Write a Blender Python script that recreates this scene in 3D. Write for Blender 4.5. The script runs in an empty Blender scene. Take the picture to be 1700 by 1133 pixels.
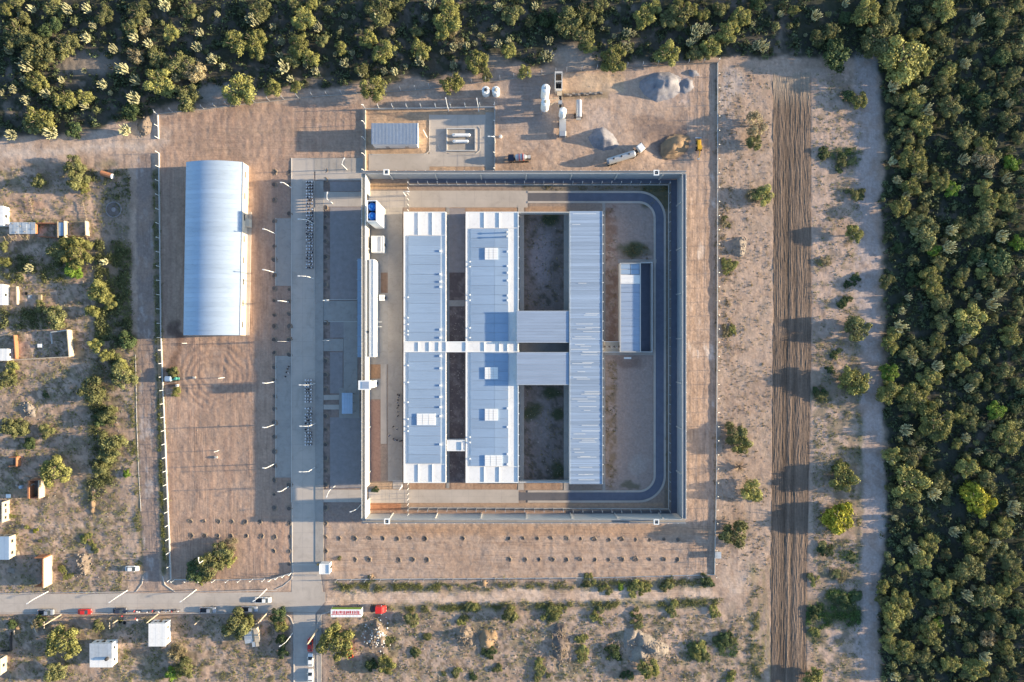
import bpy, bmesh, math, random
import numpy as np
from mathutils import Vector, Matrix, Euler
random.seed(7); rng = np.random.default_rng(7)
R = math.radians
SC = bpy.context.scene
COL = SC.collection
S = 0.2            # metres per photograph pixel on the ground
H = 226.667        # camera height above the ground

# ------------------------------------------------------------------ camera, sky, sun, exposure
cam_d = bpy.data.cameras.new('camera'); cam_d.lens = 24; cam_d.sensor_width = 36
cam_d.clip_start = 1; cam_d.clip_end = 60000
cam = bpy.data.objects.new('camera', cam_d); COL.objects.link(cam)
cam.location = (0, 0, H); cam.rotation_euler = (0, 0, 0); SC.camera = cam

SUN_EL = 11.3
SUN_AZ = -2.2      # degrees: direction TOWARD the sun measured from +X (east) counter-clockwise is -SUN_AZ
world = bpy.data.worlds.new('World'); SC.world = world; world.use_nodes = True
nt = world.node_tree; nt.nodes.clear()
wo = nt.nodes.new('ShaderNodeOutputWorld'); bg = nt.nodes.new('ShaderNodeBackground')
sky = nt.nodes.new('ShaderNodeTexSky'); sky.sky_type = 'NISHITA'; sky.sun_disc = False
sky.sun_elevation = R(SUN_EL); sky.sun_rotation = R(90 + SUN_AZ)
sky.altitude = 300; sky.air_density = 1.0; sky.dust_density = 0.8; sky.ozone_density = 2.2
bg.inputs['Strength'].default_value = 0.125
nt.links.new(sky.outputs[0], bg.inputs[0]); nt.links.new(bg.outputs[0], wo.inputs[0])

sun_d = bpy.data.lights.new('sun', 'SUN'); sun_d.energy = 4.6; sun_d.angle = R(0.6); sun_d.color = (1.0, 0.80, 0.53)
sun = bpy.data.objects.new('sun', sun_d); COL.objects.link(sun)
tow = Vector((math.cos(R(-SUN_AZ)) * math.cos(R(SUN_EL)), math.sin(R(-SUN_AZ)) * math.cos(R(SUN_EL)), math.sin(R(SUN_EL))))
sun.rotation_euler = tow.to_track_quat('Z', 'Y').to_euler(); sun.location = (200, 0, 120)

SC.view_settings.view_transform = 'Standard'; SC.view_settings.look = 'None'
SC.view_settings.exposure = 1.55; SC.view_settings.gamma = 1.0
try: SC.view_settings.use_curve_mapping = False
except Exception: pass
SC.cycles.max_bounces = 5; SC.cycles.diffuse_bounces = 3; SC.cycles.glossy_bounces = 2

# ------------------------------------------------------------------ helpers
def W(px, py, z=0.0):
    k = (H - z) / H
    return ((px - 850) * S * k, (566.5 - py) * S * k)

def tag(o, label=None, cat=None, group=None, kind=None):
    if label: o['label'] = label
    if cat: o['category'] = cat
    if group: o['group'] = group
    if kind: o['kind'] = kind
    return o

ORD = ('first second third fourth fifth sixth seventh eighth ninth tenth eleventh twelfth thirteenth fourteenth fifteenth sixteenth '
       'seventeenth eighteenth nineteenth twentieth twenty-first twenty-second twenty-third twenty-fourth twenty-fifth twenty-sixth '
       'twenty-seventh twenty-eighth twenty-ninth thirtieth thirty-first thirty-second thirty-third thirty-fourth thirty-fifth').split()

def empty(name, loc, label=None, cat=None, group=None, rz=0.0, kind=None):
    o = bpy.data.objects.new(name, None); COL.objects.link(o)
    o.empty_display_size = 0.5
    o.location = loc; o.rotation_euler = (0, 0, rz)
    return tag(o, label, cat, group, kind)

def copy_tree(o, loc, rz=0.0, scale=None, label=None, group=None):
    c = o.copy(); COL.objects.link(c); c.parent = None
    c.location = loc; c.rotation_euler = (0, 0, rz)
    if scale is not None: c.scale = scale
    if label: c['label'] = label
    if group: c['group'] = group
    for ch in list(o.children):
        d = ch.copy(); COL.objects.link(d); d.parent = c
        for g in list(ch.children):
            e = g.copy(); COL.objects.link(e); e.parent = d
    return c

MATS = {}
def mat(name, rgb, rough=0.85, metal=0.0, var=0.12, scale=0.35, bump=0.0, bscale=3.0, rand=0.0, streak=None, spec=0.3, stain=0.0, stint=(.62, .78), sscale=.35):
    if name in MATS: return MATS[name]
    m = bpy.data.materials.new(name); m.use_nodes = True
    t = m.node_tree; L = t.links; N = t.nodes; b = N['Principled BSDF']
    b.inputs['Roughness'].default_value = rough; b.inputs['Metallic'].default_value = metal
    b.inputs['Specular IOR Level'].default_value = spec
    geo = N.new('ShaderNodeNewGeometry')
    mp = N.new('ShaderNodeMapping'); L.new(geo.outputs['Position'], mp.inputs['Vector'])
    if streak: mp.inputs['Scale'].default_value = streak
    n1 = N.new('ShaderNodeTexNoise'); n1.inputs['Scale'].default_value = scale; n1.inputs['Detail'].default_value = 6; n1.inputs['Roughness'].default_value = 0.65
    L.new(mp.outputs[0], n1.inputs['Vector'])
    mr = N.new('ShaderNodeMapRange'); mr.inputs['From Min'].default_value = 0.3; mr.inputs['From Max'].default_value = 0.7
    mr.inputs['To Min'].default_value = 1 - var; mr.inputs['To Max'].default_value = 1 + var
    L.new(n1.outputs[0], mr.inputs['Value'])
    val = mr.outputs[0]
    if rand:
        oi = N.new('ShaderNodeObjectInfo'); m2 = N.new('ShaderNodeMapRange')
        m2.inputs['To Min'].default_value = 1 - rand; m2.inputs['To Max'].default_value = 1 + rand
        L.new(oi.outputs['Random'], m2.inputs['Value'])
        mm = N.new('ShaderNodeMath'); mm.operation = 'MULTIPLY'; L.new(val, mm.inputs[0]); L.new(m2.outputs[0], mm.inputs[1]); val = mm.outputs[0]
    if stain:
        n3 = N.new('ShaderNodeTexNoise'); n3.inputs['Scale'].default_value = sscale; n3.inputs['Detail'].default_value = 9; n3.inputs['Roughness'].default_value = .7; n3.inputs['Distortion'].default_value = .8
        L.new(mp.outputs[0] if streak else geo.outputs['Position'], n3.inputs['Vector']); m3 = N.new('ShaderNodeMapRange'); m3.inputs['From Min'].default_value = .50; m3.inputs['From Max'].default_value = .68; m3.inputs['To Min'].default_value = 1; m3.inputs['To Max'].default_value = 1 - stain
        L.new(n3.outputs[0], m3.inputs['Value']); m4 = N.new('ShaderNodeMath'); m4.operation = 'MULTIPLY'; L.new(val, m4.inputs[0]); L.new(m3.outputs[0], m4.inputs[1]); val = m4.outputs[0]
    vm = N.new('ShaderNodeVectorMath'); vm.operation = 'SCALE'; vm.inputs[0].default_value = rgb[:3]
    L.new(val, vm.inputs['Scale'])
    L.new(vm.outputs[0], b.inputs['Base Color'])
    if bump:
        n2 = N.new('ShaderNodeTexNoise'); n2.inputs['Scale'].default_value = bscale; n2.inputs['Detail'].default_value = 4
        L.new(mp.outputs[0], n2.inputs['Vector'])
        bp = N.new('ShaderNodeBump'); bp.inputs['Strength'].default_value = bump; bp.inputs['Distance'].default_value = 0.1
        L.new(n2.outputs[0], bp.inputs['Height']); L.new(bp.outputs[0], b.inputs['Normal'])
    MATS[name] = m
    return m

def leaf_mat(name, rgb):
    if name in MATS: return MATS[name]
    m = bpy.data.materials.new(name); m.use_nodes = True
    t = m.node_tree; L = t.links; N = t.nodes; b = N['Principled BSDF']; out = N['Material Output']
    b.inputs['Roughness'].default_value = 0.75; b.inputs['Specular IOR Level'].default_value = 0.15
    at = N.new('ShaderNodeAttribute'); at.attribute_name = 'tint'
    oi = N.new('ShaderNodeObjectInfo'); m2 = N.new('ShaderNodeMapRange')
    m2.inputs['To Min'].default_value = 0.78; m2.inputs['To Max'].default_value = 1.25
    L.new(oi.outputs['Random'], m2.inputs['Value'])
    v = N.new('ShaderNodeVectorMath'); v.operation = 'SCALE'; v.inputs[0].default_value = rgb
    mm = N.new('ShaderNodeMath'); mm.operation = 'MULTIPLY'; L.new(at.outputs['Fac'], mm.inputs[0]); L.new(m2.outputs[0], mm.inputs[1])
    L.new(mm.outputs[0], v.inputs['Scale']); L.new(v.outputs[0], b.inputs['Base Color'])
    tr = N.new('ShaderNodeBsdfTranslucent'); L.new(v.outputs[0], tr.inputs['Color'])
    mx = N.new('ShaderNodeMixShader'); mx.inputs[0].default_value = 0.12
    L.new(b.outputs[0], mx.inputs[1]); L.new(tr.outputs[0], mx.inputs[2]); L.new(mx.outputs[0], out.inputs['Surface'])
    MATS[name] = m
    return m

M = dict(
    concrete=mat('concrete', (.46, .405, .355), .9, var=.10, scale=.12, bump=.15, bscale=2, stain=.16, sscale=.22),
    concrete_old=mat('concrete_old', (.37, .33, .29), .9, var=.12, scale=.2, bump=.2, bscale=2, stain=.2, sscale=.4),
    paving=mat('paving', (.34, .315, .29), .9, var=.09, scale=.3, bump=.15, stain=.18, sscale=.5),
    kerb=mat('kerb', (.52, .49, .45), .9, var=.08),
    asphalt=mat('asphalt', (.135, .145, .185), .9, var=.12, scale=.5, bump=.2),
    asphalt_grey=mat('asphalt_grey', (.13, .125, .135), .9, var=.1, scale=.5, bump=.2),
    gravel=mat('gravel_court', (.28, .25, .245), .95, var=.14, scale=.6, bump=.3),
    dark_soil=mat('dark_soil', (.125, .108, .10), .95, var=.35, scale=.25, bump=.6, bscale=1.2),
    wall=mat('wall_paint', (.50, .49, .47), .85, var=.05, scale=.4),
    wall_shade=mat('shaded_wall', (.30, .32, .35), .9, var=.1, scale=.5, stain=.15, sscale=.5),  # blue-grey wall copy with the shade of decks and sun-averted faces in its colour
    wall_cream=mat('wall_cream', (.60, .54, .45), .85, var=.08, scale=.5),
    white=mat('white_paint', (.80, .80, .78), .6, var=.03),
    white_roof=mat('white_membrane', (.76, .75, .73), .7, var=.05, scale=.3, stain=.14, sscale=.6),
    metal_roof=mat('metal_roof', (.30, .40, .53), .5, .1, var=.05, scale=.15, rand=.045, streak=(.4, 3, 1), stain=.10, sscale=.3),
    metal_roof_old=mat('metal_roof_streaked', (.33, .41, .52), .45, .15, var=.14, scale=.5, rand=.14, streak=(.12, 4.5, 1)),
    metal_roof_mid=mat('metal_roof_plain', (.31, .38, .49), .5, .1, var=.07, scale=.3, rand=.05, streak=(.3, 3, 1), stain=.12, sscale=.4),
    barn_roof=mat('barn_roof', (.40, .49, .60), .45, .15, var=.05, scale=.2, rand=.05, streak=(.25, 1.2, 1), stain=.12, sscale=.5),
    tin=mat('tin_sheet', (.50, .53, .55), .45, .35, var=.12, scale=1.2, rand=.12),
    blue_tin=mat('blue_grey_sheet', (.30, .40, .52), .5, .1, var=.06),
    steel=mat('galvanised_steel', (.50, .51, .52), .45, .5, var=.06),
    dark_metal=mat('dark_metal', (.06, .06, .065), .6, .3, var=.1),
    glass=mat('dark_glass', (.03, .04, .05), .1, 0, var=.05, spec=.6),
    tank_blue=mat('tank_blue', (.02, .17, .55), .35, 0, var=.06, spec=.5),
    brick=mat('brick_red', (.38, .17, .09), .9, var=.2, scale=2.5, bump=.3),
    adobe=mat('plaster_sand', (.50, .42, .32), .9, var=.1, scale=1.2),
    wood=mat('weathered_wood', (.30, .24, .17), .9, var=.25, scale=2),
    tyre=mat('tyre_rubber', (.02, .02, .02), .85, var=.1),
    rim=mat('wheel_rim', (.4, .4, .4), .4, .5, var=.05),
    red=mat('red_paint', (.62, .03, .025), .35, var=.04, spec=.5),
    green=mat('green_paint', (.08, .32, .26), .4, var=.06),
    lime=mat('lime_print', (.28, .42, .05), .5, var=.25, scale=1.5),
    yellow=mat('yellow_paint', (.62, .36, .04), .45, var=.06),
    silver=mat('silver_paint', (.42, .44, .47), .3, .4, var=.03),
    dark_paint=mat('dark_blue_paint', (.05, .06, .09), .3, .2, var=.03),
    lamp_red=mat('lamp_red', (.4, .01, .01), .3), lamp_clear=mat('lamp_clear', (.7, .7, .66), .2, spec=.6),
    gravel_pile=mat('crushed_stone', (.265, .255, .27), .95, var=.2, scale=.8, bump=.8, bscale=5),
    earth=mat('loose_earth', (.25, .195, .15), .95, var=.2, scale=.6, bump=.6, bscale=3),
    earth_dark=mat('dark_earth', (.16, .13, .115), .95, var=.25, scale=.5, bump=.6, bscale=3),
    sand_pile=mat('orange_sand', (.30, .205, .125), .95, var=.2, scale=.6, bump=.5),
    rock=mat('broken_rubble', (.30, .255, .215), .95, var=.22, scale=1.6, bump=.5, rand=.15),
    bark=mat('bark', (.15, .12, .09), .95, var=.2, scale=3),
    deadwood=mat('dead_branches', (.32, .24, .16), .95, var=.25, scale=3),
    navy=mat('navy_cloth', (.02, .025, .05), .9), skin=mat('skin', (.36, .22, .15), .6),
    cloth_white=mat('white_cloth', (.75, .76, .80), .9), cloth_dark=mat('dark_cloth', (.05, .05, .06), .9), cloth_red=mat('red_cloth', (.45, .05, .06), .9),
    wire=mat('fence_wire', (.22, .22, .22), .6, .4),
)
LEAF = dict(o=leaf_mat('leaf_olive', (.185, .190, .080)), y=leaf_mat('leaf_yellow_green', (.25, .25, .085)),
            d=leaf_mat('leaf_dark_green', (.075, .105, .045)), b=leaf_mat('leaf_dry_brown', (.27, .23, .135)),
            g=leaf_mat('leaf_bright_green', (.17, .26, .045)), w=leaf_mat('leaf_golden', (.34, .33, .045)),
            c=leaf_mat('cactus_skin', (.42, .41, .25)), u=leaf_mat('leaf_understorey', (.080, .100, .050)))

class MB:
    """collects faces, links them as one mesh object"""
    def __init__(s): s.v = []; s.f = []; s.m = []; s.mats = []
    def _mi(s, m):
        if m not in s.mats: s.mats.append(m)
        return s.mats.index(m)
    def add(s, vs, fs, m=None):
        k = len(s.v); s.v += [tuple(v) for v in vs]; mi = s._mi(m)
        for f in fs: s.f.append(tuple(i + k for i in f)); s.m.append(mi)
        return s
    def box(s, x0, x1, y0, y1, z0, z1, m=None, rz=0, c=None):
        vs = [(x, y, z) for z in (z0, z1) for x, y in ((x0, y0), (x1, y0), (x1, y1), (x0, y1))]
        if rz:
            cx, cy = c if c else ((x0 + x1) / 2, (y0 + y1) / 2); a, b = math.cos(rz), math.sin(rz)
            vs = [(cx + (x - cx) * a - (y - cy) * b, cy + (x - cx) * b + (y - cy) * a, z) for x, y, z in vs]
        return s.add(vs, [(3, 2, 1, 0), (4, 5, 6, 7), (0, 1, 5, 4), (1, 2, 6, 5), (2, 3, 7, 6), (3, 0, 4, 7)], m)
    def prism(s, pts, z0, z1, m=None):
        n = len(pts)
        a = sum(pts[i][0] * pts[(i + 1) % n][1] - pts[(i + 1) % n][0] * pts[i][1] for i in range(n))
        if a < 0: pts = pts[::-1]
        vs = [(x, y, z0) for x, y in pts] + [(x, y, z1) for x, y in pts]
        return s.add(vs, [tuple(range(n))[::-1], tuple(range(n, 2 * n))] + [(i, (i + 1) % n, n + (i + 1) % n, n + i) for i in range(n)], m)
    def tube(s, p0, p1, r0, r1=None, n=8, m=None, caps=True):
        r1 = r0 if r1 is None else r1
        p0 = Vector(p0); p1 = Vector(p1); d = (p1 - p0)
        if d.length < 1e-6: return s
        q = d.to_track_quat('Z', 'Y'); vs = []
        for p, r in ((p0, r0), (p1, r1)):
            for i in range(n):
                a = 2 * math.pi * i / n; vs.append(p + q @ Vector((math.cos(a) * r, math.sin(a) * r, 0)))
        fs = [(i, (i + 1) % n, n + (i + 1) % n, n + i) for i in range(n)]
        if caps: fs += [tuple(range(n))[::-1], tuple(range(n, 2 * n))]
        return s.add(vs, fs, m)
    def path(s, pts, rs, n=6, m=None):
        for i in range(len(pts) - 1): s.tube(pts[i], pts[i + 1], rs[i], rs[i + 1], n, m)
        return s
    def lathe(s, c, prof, n=16, m=None):
        vs = []; fs = []
        for r, z in prof:
            for i in range(n):
                a = 2 * math.pi * i / n; vs.append((c[0] + r * math.cos(a), c[1] + r * math.sin(a), c[2] + z))
        for j in range(len(prof) - 1):
            for i in range(n): fs.append((j * n + i, j * n + (i + 1) % n, (j + 1) * n + (i + 1) % n, (j + 1) * n + i))
        fs.append(tuple(range((len(prof) - 1) * n, len(prof) * n)))
        return s.add(vs, fs, m)
    def loft(s, st, m=None, ch=.25):
        """st: (x, half width, z0, z1) sections along x, chamfered at the top edges"""
        vs = []; fs = []; n = 8
        for x, hw, z0, z1 in st:
            h = z1 - z0; c = min(ch, h * .45, hw * .45)
            vs += [(x, -hw * .94, z0), (x, hw * .94, z0), (x, hw, z0 + c), (x, hw, z1 - c), (x, hw - c, z1), (x, -hw + c, z1), (x, -hw, z1 - c), (x, -hw, z0 + c)]
        for j in range(len(st) - 1):
            for i in range(n): fs.append((j * n + i, j * n + (i + 1) % n, (j + 1) * n + (i + 1) % n, (j + 1) * n + i))
        fs += [tuple(range(n)), tuple(range((len(st) - 1) * n, len(st) * n))[::-1]]
        fs = [f[::-1] for f in fs]
        return s.add(vs, fs, m)
    def build(s, name, m=None, parent=None, label=None, smooth=False, kind=None):
        me = bpy.data.meshes.new(name)
        ox, oy, oz = parent.location if (parent is not None and parent.get('_abs')) else (0, 0, 0)
        if parent is not None and not parent.get('_abs'):
            pp = parent.parent
        me.from_pydata([(x - ox, y - oy, z - oz) for x, y, z in s.v], [], s.f)
        if s.mats == [None] or not s.mats: me.materials.append(m)
        else:
            for q in s.mats: me.materials.append(q if q is not None else m)
            me.polygons.foreach_set('material_index', s.m)
        if smooth: me.polygons.foreach_set('use_smooth', [True] * len(s.f))
        me.update()
        o = bpy.data.objects.new(name, me); COL.objects.link(o)
        if parent is not None: o.parent = parent
        if label: o['label'] = label
        if kind: o['kind'] = kind
        return o

def A(name, loc, label, cat, group=None):
    """empty at a place in the scene whose children are given in scene coordinates"""
    o = empty(name, loc, label, cat, group); o['_abs'] = 1
    return o
def sub(mb, name, m, parent, root, label=None, kind=None):
    """sub-part: parent is a part mesh (already at the root's origin), coordinates in scene space"""
    ox, oy, oz = root.location
    mb.v = [(x - ox, y - oy, z - oz) for x, y, z in mb.v]
    o = mb.build(name, m, None, label, kind=kind); o.parent = parent
    return o

def struct(name, mb, m):
    o = mb.build(name, m); o['kind'] = 'structure'; return o
# ------------------------------------------------------------------ numpy noise
def vnoise(X, Y, sx, sy, seed):
    """smooth value noise with cell size sx, sy"""
    g = np.random.default_rng(seed); n = 256
    T = g.random((n, n))
    u = X / sx; v = Y / sy
    i = np.floor(u).astype(int); j = np.floor(v).astype(int); fu = u - i; fv = v - j
    fu = fu * fu * (3 - 2 * fu); fv = fv * fv * (3 - 2 * fv)
    i %= n; j %= n; i1 = (i + 1) % n; j1 = (j + 1) % n
    return (T[i, j] * (1 - fu) + T[i1, j] * fu) * (1 - fv) + (T[i, j1] * (1 - fu) + T[i1, j1] * fu) * fv
def fbm(X, Y, s, seed, o=4, ax=1.0, ay=1.0):
    r = 0; a = 1; t = 0
    for k in range(o):
        r = r + a * vnoise(X, Y, s * ax / 2 ** k, s * ay / 2 ** k, seed + k); t += a; a *= .55
    return r / t
def sst(e0, e1, x):
    t = np.clip((x - e0) / (e1 - e0), 0, 1); return t * t * (3 - 2 * t)

xs = np.concatenate([[-140000, -30000, -6000, -1500, -600, -300], np.arange(-130, 1835, 2.4), [2000, 2400, 3500, 8000, 30000, 140000]])
ys = np.concatenate([[-140000, -30000, -6000, -1500, -600, -300], np.arange(-120, 1260, 2.4), [1400, 1800, 3000, 8000, 30000, 140000]])
GX, GY = np.meshgrid(xs, ys, indexing='ij')
JX = GX + (fbm(GX, GY, 26, 11) - .5) * 26; JY = GY + (fbm(GX, GY, 26, 21) - .5) * 26   # wobbly coordinates
KX = GX + (fbm(GX, GY, 9, 31) - .5) * 7; KY = GY + (fbm(GX, GY, 9, 41) - .5) * 7
def rect(x0, y0, x1, y1, soft=4, wob=1):
    X, Y = (GX, GY) if wob == 0 else (KX, KY) if wob == 1 else (JX, JY)
    return sst(-soft, soft, X - x0) * sst(-soft, soft, x1 - X) * sst(-soft, soft, Y - y0) * sst(-soft, soft, y1 - Y)
def band(pts, w, soft=4, wob=1):
    X, Y = (GX, GY) if wob == 0 else (KX, KY) if wob == 1 else (JX, JY)
    D = np.full(X.shape, 1e9)
    for (ax, ay), (bx, by) in zip(pts[:-1], pts[1:]):
        dx, dy = bx - ax, by - ay; t = np.clip(((X - ax) * dx + (Y - ay) * dy) / (dx * dx + dy * dy), 0, 1)
        D = np.minimum(D, np.hypot(X - ax - t * dx, Y - ay - t * dy))
    return sst(w / 2 + soft, w / 2 - soft, D)
def blob(cx, cy, rx, ry, soft=.35, wob=2):
    X, Y = (GX, GY) if wob == 0 else (KX, KY) if wob == 1 else (JX, JY)
    return sst(1 + soft, 1 - soft, np.hypot((X - cx) / rx, (Y - cy) / ry))
def poly(pts, soft=4, wob=1):
    X, Y = (GX, GY) if wob == 0 else (KX, KY) if wob == 1 else (JX, JY)
    D = np.full(X.shape, 1e9); inside = np.zeros(X.shape, bool); n = len(pts)
    for i in range(n):
        ax, ay = pts[i]; bx, by = pts[(i + 1) % n]; dx, dy = bx - ax, by - ay
        t = np.clip(((X - ax) * dx + (Y - ay) * dy) / (dx * dx + dy * dy), 0, 1)
        D = np.minimum(D, np.hypot(X - ax - t * dx, Y - ay - t * dy))
        if ay != by:
            c = ((ay > Y) != (by > Y)) & (X < (bx - ax) * (Y - ay) / (by - ay) + ax); inside ^= c
    return sst(-soft, soft, np.where(inside, D, -D))

CLR = np.zeros(GX.shape + (3,)); CLR[:] = (.40, .325, .262)
Z = np.zeros(GX.shape)
def paint(m, c, a=1.0):
    m = np.clip(m * a, 0, 1)[..., None]; CLR[:] = CLR * (1 - m) + np.array(c) * m
big = fbm(GX, GY, 120, 51); mid = fbm(GX, GY, 22, 61); fine = fbm(GX, GY, 7, 71); vst = fbm(GX, GY, 5, 81, ax=.8, ay=14); hst = fbm(GX, GY, 5, 91, ax=14, ay=.8)
paint(sst(.45, .7, big), (.43, .34, .265), .6); paint(sst(.5, .3, mid), (.36, .285, .225), .55)
paint(sst(.55, .8, fine), (.30, .23, .18), .5)
# scrub area lower left / bottom: patchy weeds and litter
scrub = np.clip(rect(-140, 270, 212, 985, 8, 2) + rect(-140, 1022, 482, 1300, 6) + rect(545, 1022, 1275, 1300, 8), 0, 1)
paint(scrub * sst(.52, .62, fbm(GX, GY, 16, 101)), (.17, .165, .10), .65)
paint(scrub * sst(.54, .60, fbm(GX, GY, 6, 105)), (.14, .12, .085), .75); paint(scrub * sst(.5, .75, fbm(GX, GY, 45, 107)), (.30, .235, .185), .6)
# woodland floor, colour darkened to stand for the canopy's shade
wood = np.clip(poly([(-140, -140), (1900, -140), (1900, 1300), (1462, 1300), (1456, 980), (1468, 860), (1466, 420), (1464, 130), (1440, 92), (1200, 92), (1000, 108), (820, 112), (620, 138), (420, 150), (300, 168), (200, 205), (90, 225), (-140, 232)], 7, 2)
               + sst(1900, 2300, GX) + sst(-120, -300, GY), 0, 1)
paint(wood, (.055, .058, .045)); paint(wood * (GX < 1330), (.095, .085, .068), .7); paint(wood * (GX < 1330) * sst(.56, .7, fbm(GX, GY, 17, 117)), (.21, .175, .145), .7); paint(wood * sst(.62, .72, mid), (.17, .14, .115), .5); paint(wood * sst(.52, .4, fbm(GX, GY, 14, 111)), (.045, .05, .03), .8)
paint(blob(950, 95, 40, 22), (.34, .28, .23)); paint(blob(140, 108, 60, 20), (.28, .23, .19), .8); paint(blob(355, 150, 40, 14), (.36, .32, .28), .8); paint(blob(810, 105, 40, 16), (.33, .27, .22), .8)
# dirt lot west (inside the outer fence) with wheel marks
lot = poly([(268, 196), (425, 172), (600, 172), (600, 258), (484, 262), (484, 960), (284, 962), (268, 560)], 3)
paint(lot, (.375, .28, .215)); paint(lot * sst(.45, .7, vst), (.30, .215, .165), .75); paint(lot * sst(.55, .8, fbm(GX, GY, 30, 121)), (.42, .33, .26), .5)
RR = np.hypot(JX - 357, (JY - 625) * 1.05)
swirl = lot * sst(70, 55, RR) * sst(8, 14, RR); paint(swirl * (.5 + .5 * np.sin(RR * .55 + mid * 7)), (.25, .18, .14), .6)
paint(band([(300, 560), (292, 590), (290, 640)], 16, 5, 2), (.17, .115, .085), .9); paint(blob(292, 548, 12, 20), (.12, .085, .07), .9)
paint(band([(330, 620), (328, 740), (342, 780)], 3, 2), (.2, .15, .12), .7)
topband = poly([(268, 200), (430, 176), (600, 160), (820, 140), (900, 136), (900, 280), (268, 270)], 6)
paint(topband * sst(.5, .75, hst), (.31, .24, .18), .5)
for yy in (211, 222, 231): paint(band([(280, yy + 8), (480, yy - 6), (600, yy - 12)], 3, 2, 1), (.30, .23, .17), .5)
# north works yard, brighter dirt; the silos' shadow is painted in darker
paint(rect(825, 118, 1182, 276, 5), (.42, .335, .265), .8); paint(rect(830, 118, 905, 215, 8, 2), (.27, .24, .22), .7)
paint(rect(930, 122, 1035, 152, 4), (.50, .40, .28), .9); paint(blob(1110, 225, 48, 30, .4), (.15, .125, .115), .85); paint(blob(1075, 200, 26, 10), (.13, .115, .11), .7)
paint(blob(980, 200, 40, 22), (.43, .37, .32), .7); paint(blob(1130, 150, 36, 26), (.42, .37, .34), .7)
for k in range(7): paint(band([(1000 + k * 12, 176 + k * 3), (1060 + k * 10, 205), (1170, 190 + k * 5)], 2.2, 1.6, 1), (.33, .25, .19), .5)
paint(rect(930, 152, 1010, 164, 3), (.22, .19, .13), .8)
# strip between wall and right fence
st = rect(1142, 110, 1188, 946, 2, 1); paint(st, (.42, .33, .26)); paint(st * sst(.45, .75, vst), (.34, .25, .18), .7)
paint(st * sst(.62, .72, fbm(GX, GY, 14, 131, ax=1, ay=3)) * rect(1140, 280, 1190, 760, 10), (.60, .55, .49), .75)
# right of the fence
rt = rect(1192, 100, 1290, 1300, 4, 1); paint(rt * sst(.5, .66, fbm(GX, GY, 10, 141)), (.30, .25, .195), .6)
paint(blob(1215, 140, 25, 25), (.37, .35, .33), .7); paint(blob(1205, 180, 10, 40), (.46, .42, .38), .7)
# ploughed strip
pl = poly([(1283, 128), (1346, 126), (1347, 600), (1341, 900), (1336, 1300), (1278, 1300), (1281, 800), (1284, 500)], 2.5, 0)
furr = .5 + .5 * np.sin((GX + (GY - 600) * .008) * 1.05 + 2.2 * vst)
paint(pl, (.225, .168, .125)); paint(pl * sst(.4, .8, vst), (.155, .115, .088), .85); paint(pl * sst(.55, .75, vnoise(GX, GY, 6, 900, 151)), (.36, .285, .22), .6)
paint(rect(1283, 128, 1347, 186, 3, 1), (.29, .225, .18), .5)
# right clearing and sandy track
paint(rect(1349, 115, 1410, 1300, 6), (.41, .335, .285), .7); trk = band([(1438, 100), (1440, 560), (1444, 700), (1450, 860), (1440, 960), (1432, 1300)], 40, 6, 1)
paint(trk, (.37, .33, .31)); paint(rect(1349, 560, 1432, 1300, 8) * sst(.44, .58, fbm(GX, GY, 13, 161)), (.17, .16, .115), .75); paint(rect(1349, 115, 1432, 560, 8) * sst(.54, .64, fbm(GX, GY, 12, 165)), (.22, .19, .15), .7); paint(band([(1422, 560), (1428, 800), (1424, 960)], 9, 4, 2), (.13, .14, .08), .6)
for cx, cy, rx, ry in ((1400, 260, 30, 14), (1395, 1010, 32, 26), (1352, 1020, 18, 22), (1388, 955, 26, 10), (1362, 655, 18, 12), (1345, 1055, 22, 8), (1402, 745, 16, 5)):
    paint(blob(cx, cy, rx, ry), (.06, .085, .035), .85)
# tracks left
rd = band([(240, 268), (242, 600), (247, 850), (252, 968)], 28, 1.6); paint(rd, (.25, .21, .185)); paint(rd * sst(.6, .7, fbm(GX, GY, 12, 171, ax=.7, ay=2)), (.45, .43, .41), .5)
paint(band([(-140, 262), (60, 246), (190, 232), (268, 226)], 34, 5), (.43, .36, .30)); paint(band([(-140, 268), (60, 252), (190, 238), (260, 240)], 10, 4, 2), (.50, .46, .41), .5)
paint(band([(259, 285), (264, 560), (268, 760), (274, 950)], 11, 3), (.10, .105, .06), .85); paint(band([(224, 560), (228, 780), (236, 950)], 7, 3), (.15, .14, .08), .7)
paint(rect(160, 400, 218, 565, 8, 2), (.10, .10, .065), .75); paint(rect(160, 290, 216, 400, 8, 2), (.20, .18, .15), .6); paint(band([(205, 560), (165, 660), (178, 760), (160, 840)], 34, 8, 2), (.14, .125, .08), .65); paint(rect(8, 310, 155, 362, 5), (.42, .325, .25), .9); paint(blob(45, 340, 30, 10), (.36, .24, .17), .7)
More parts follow.
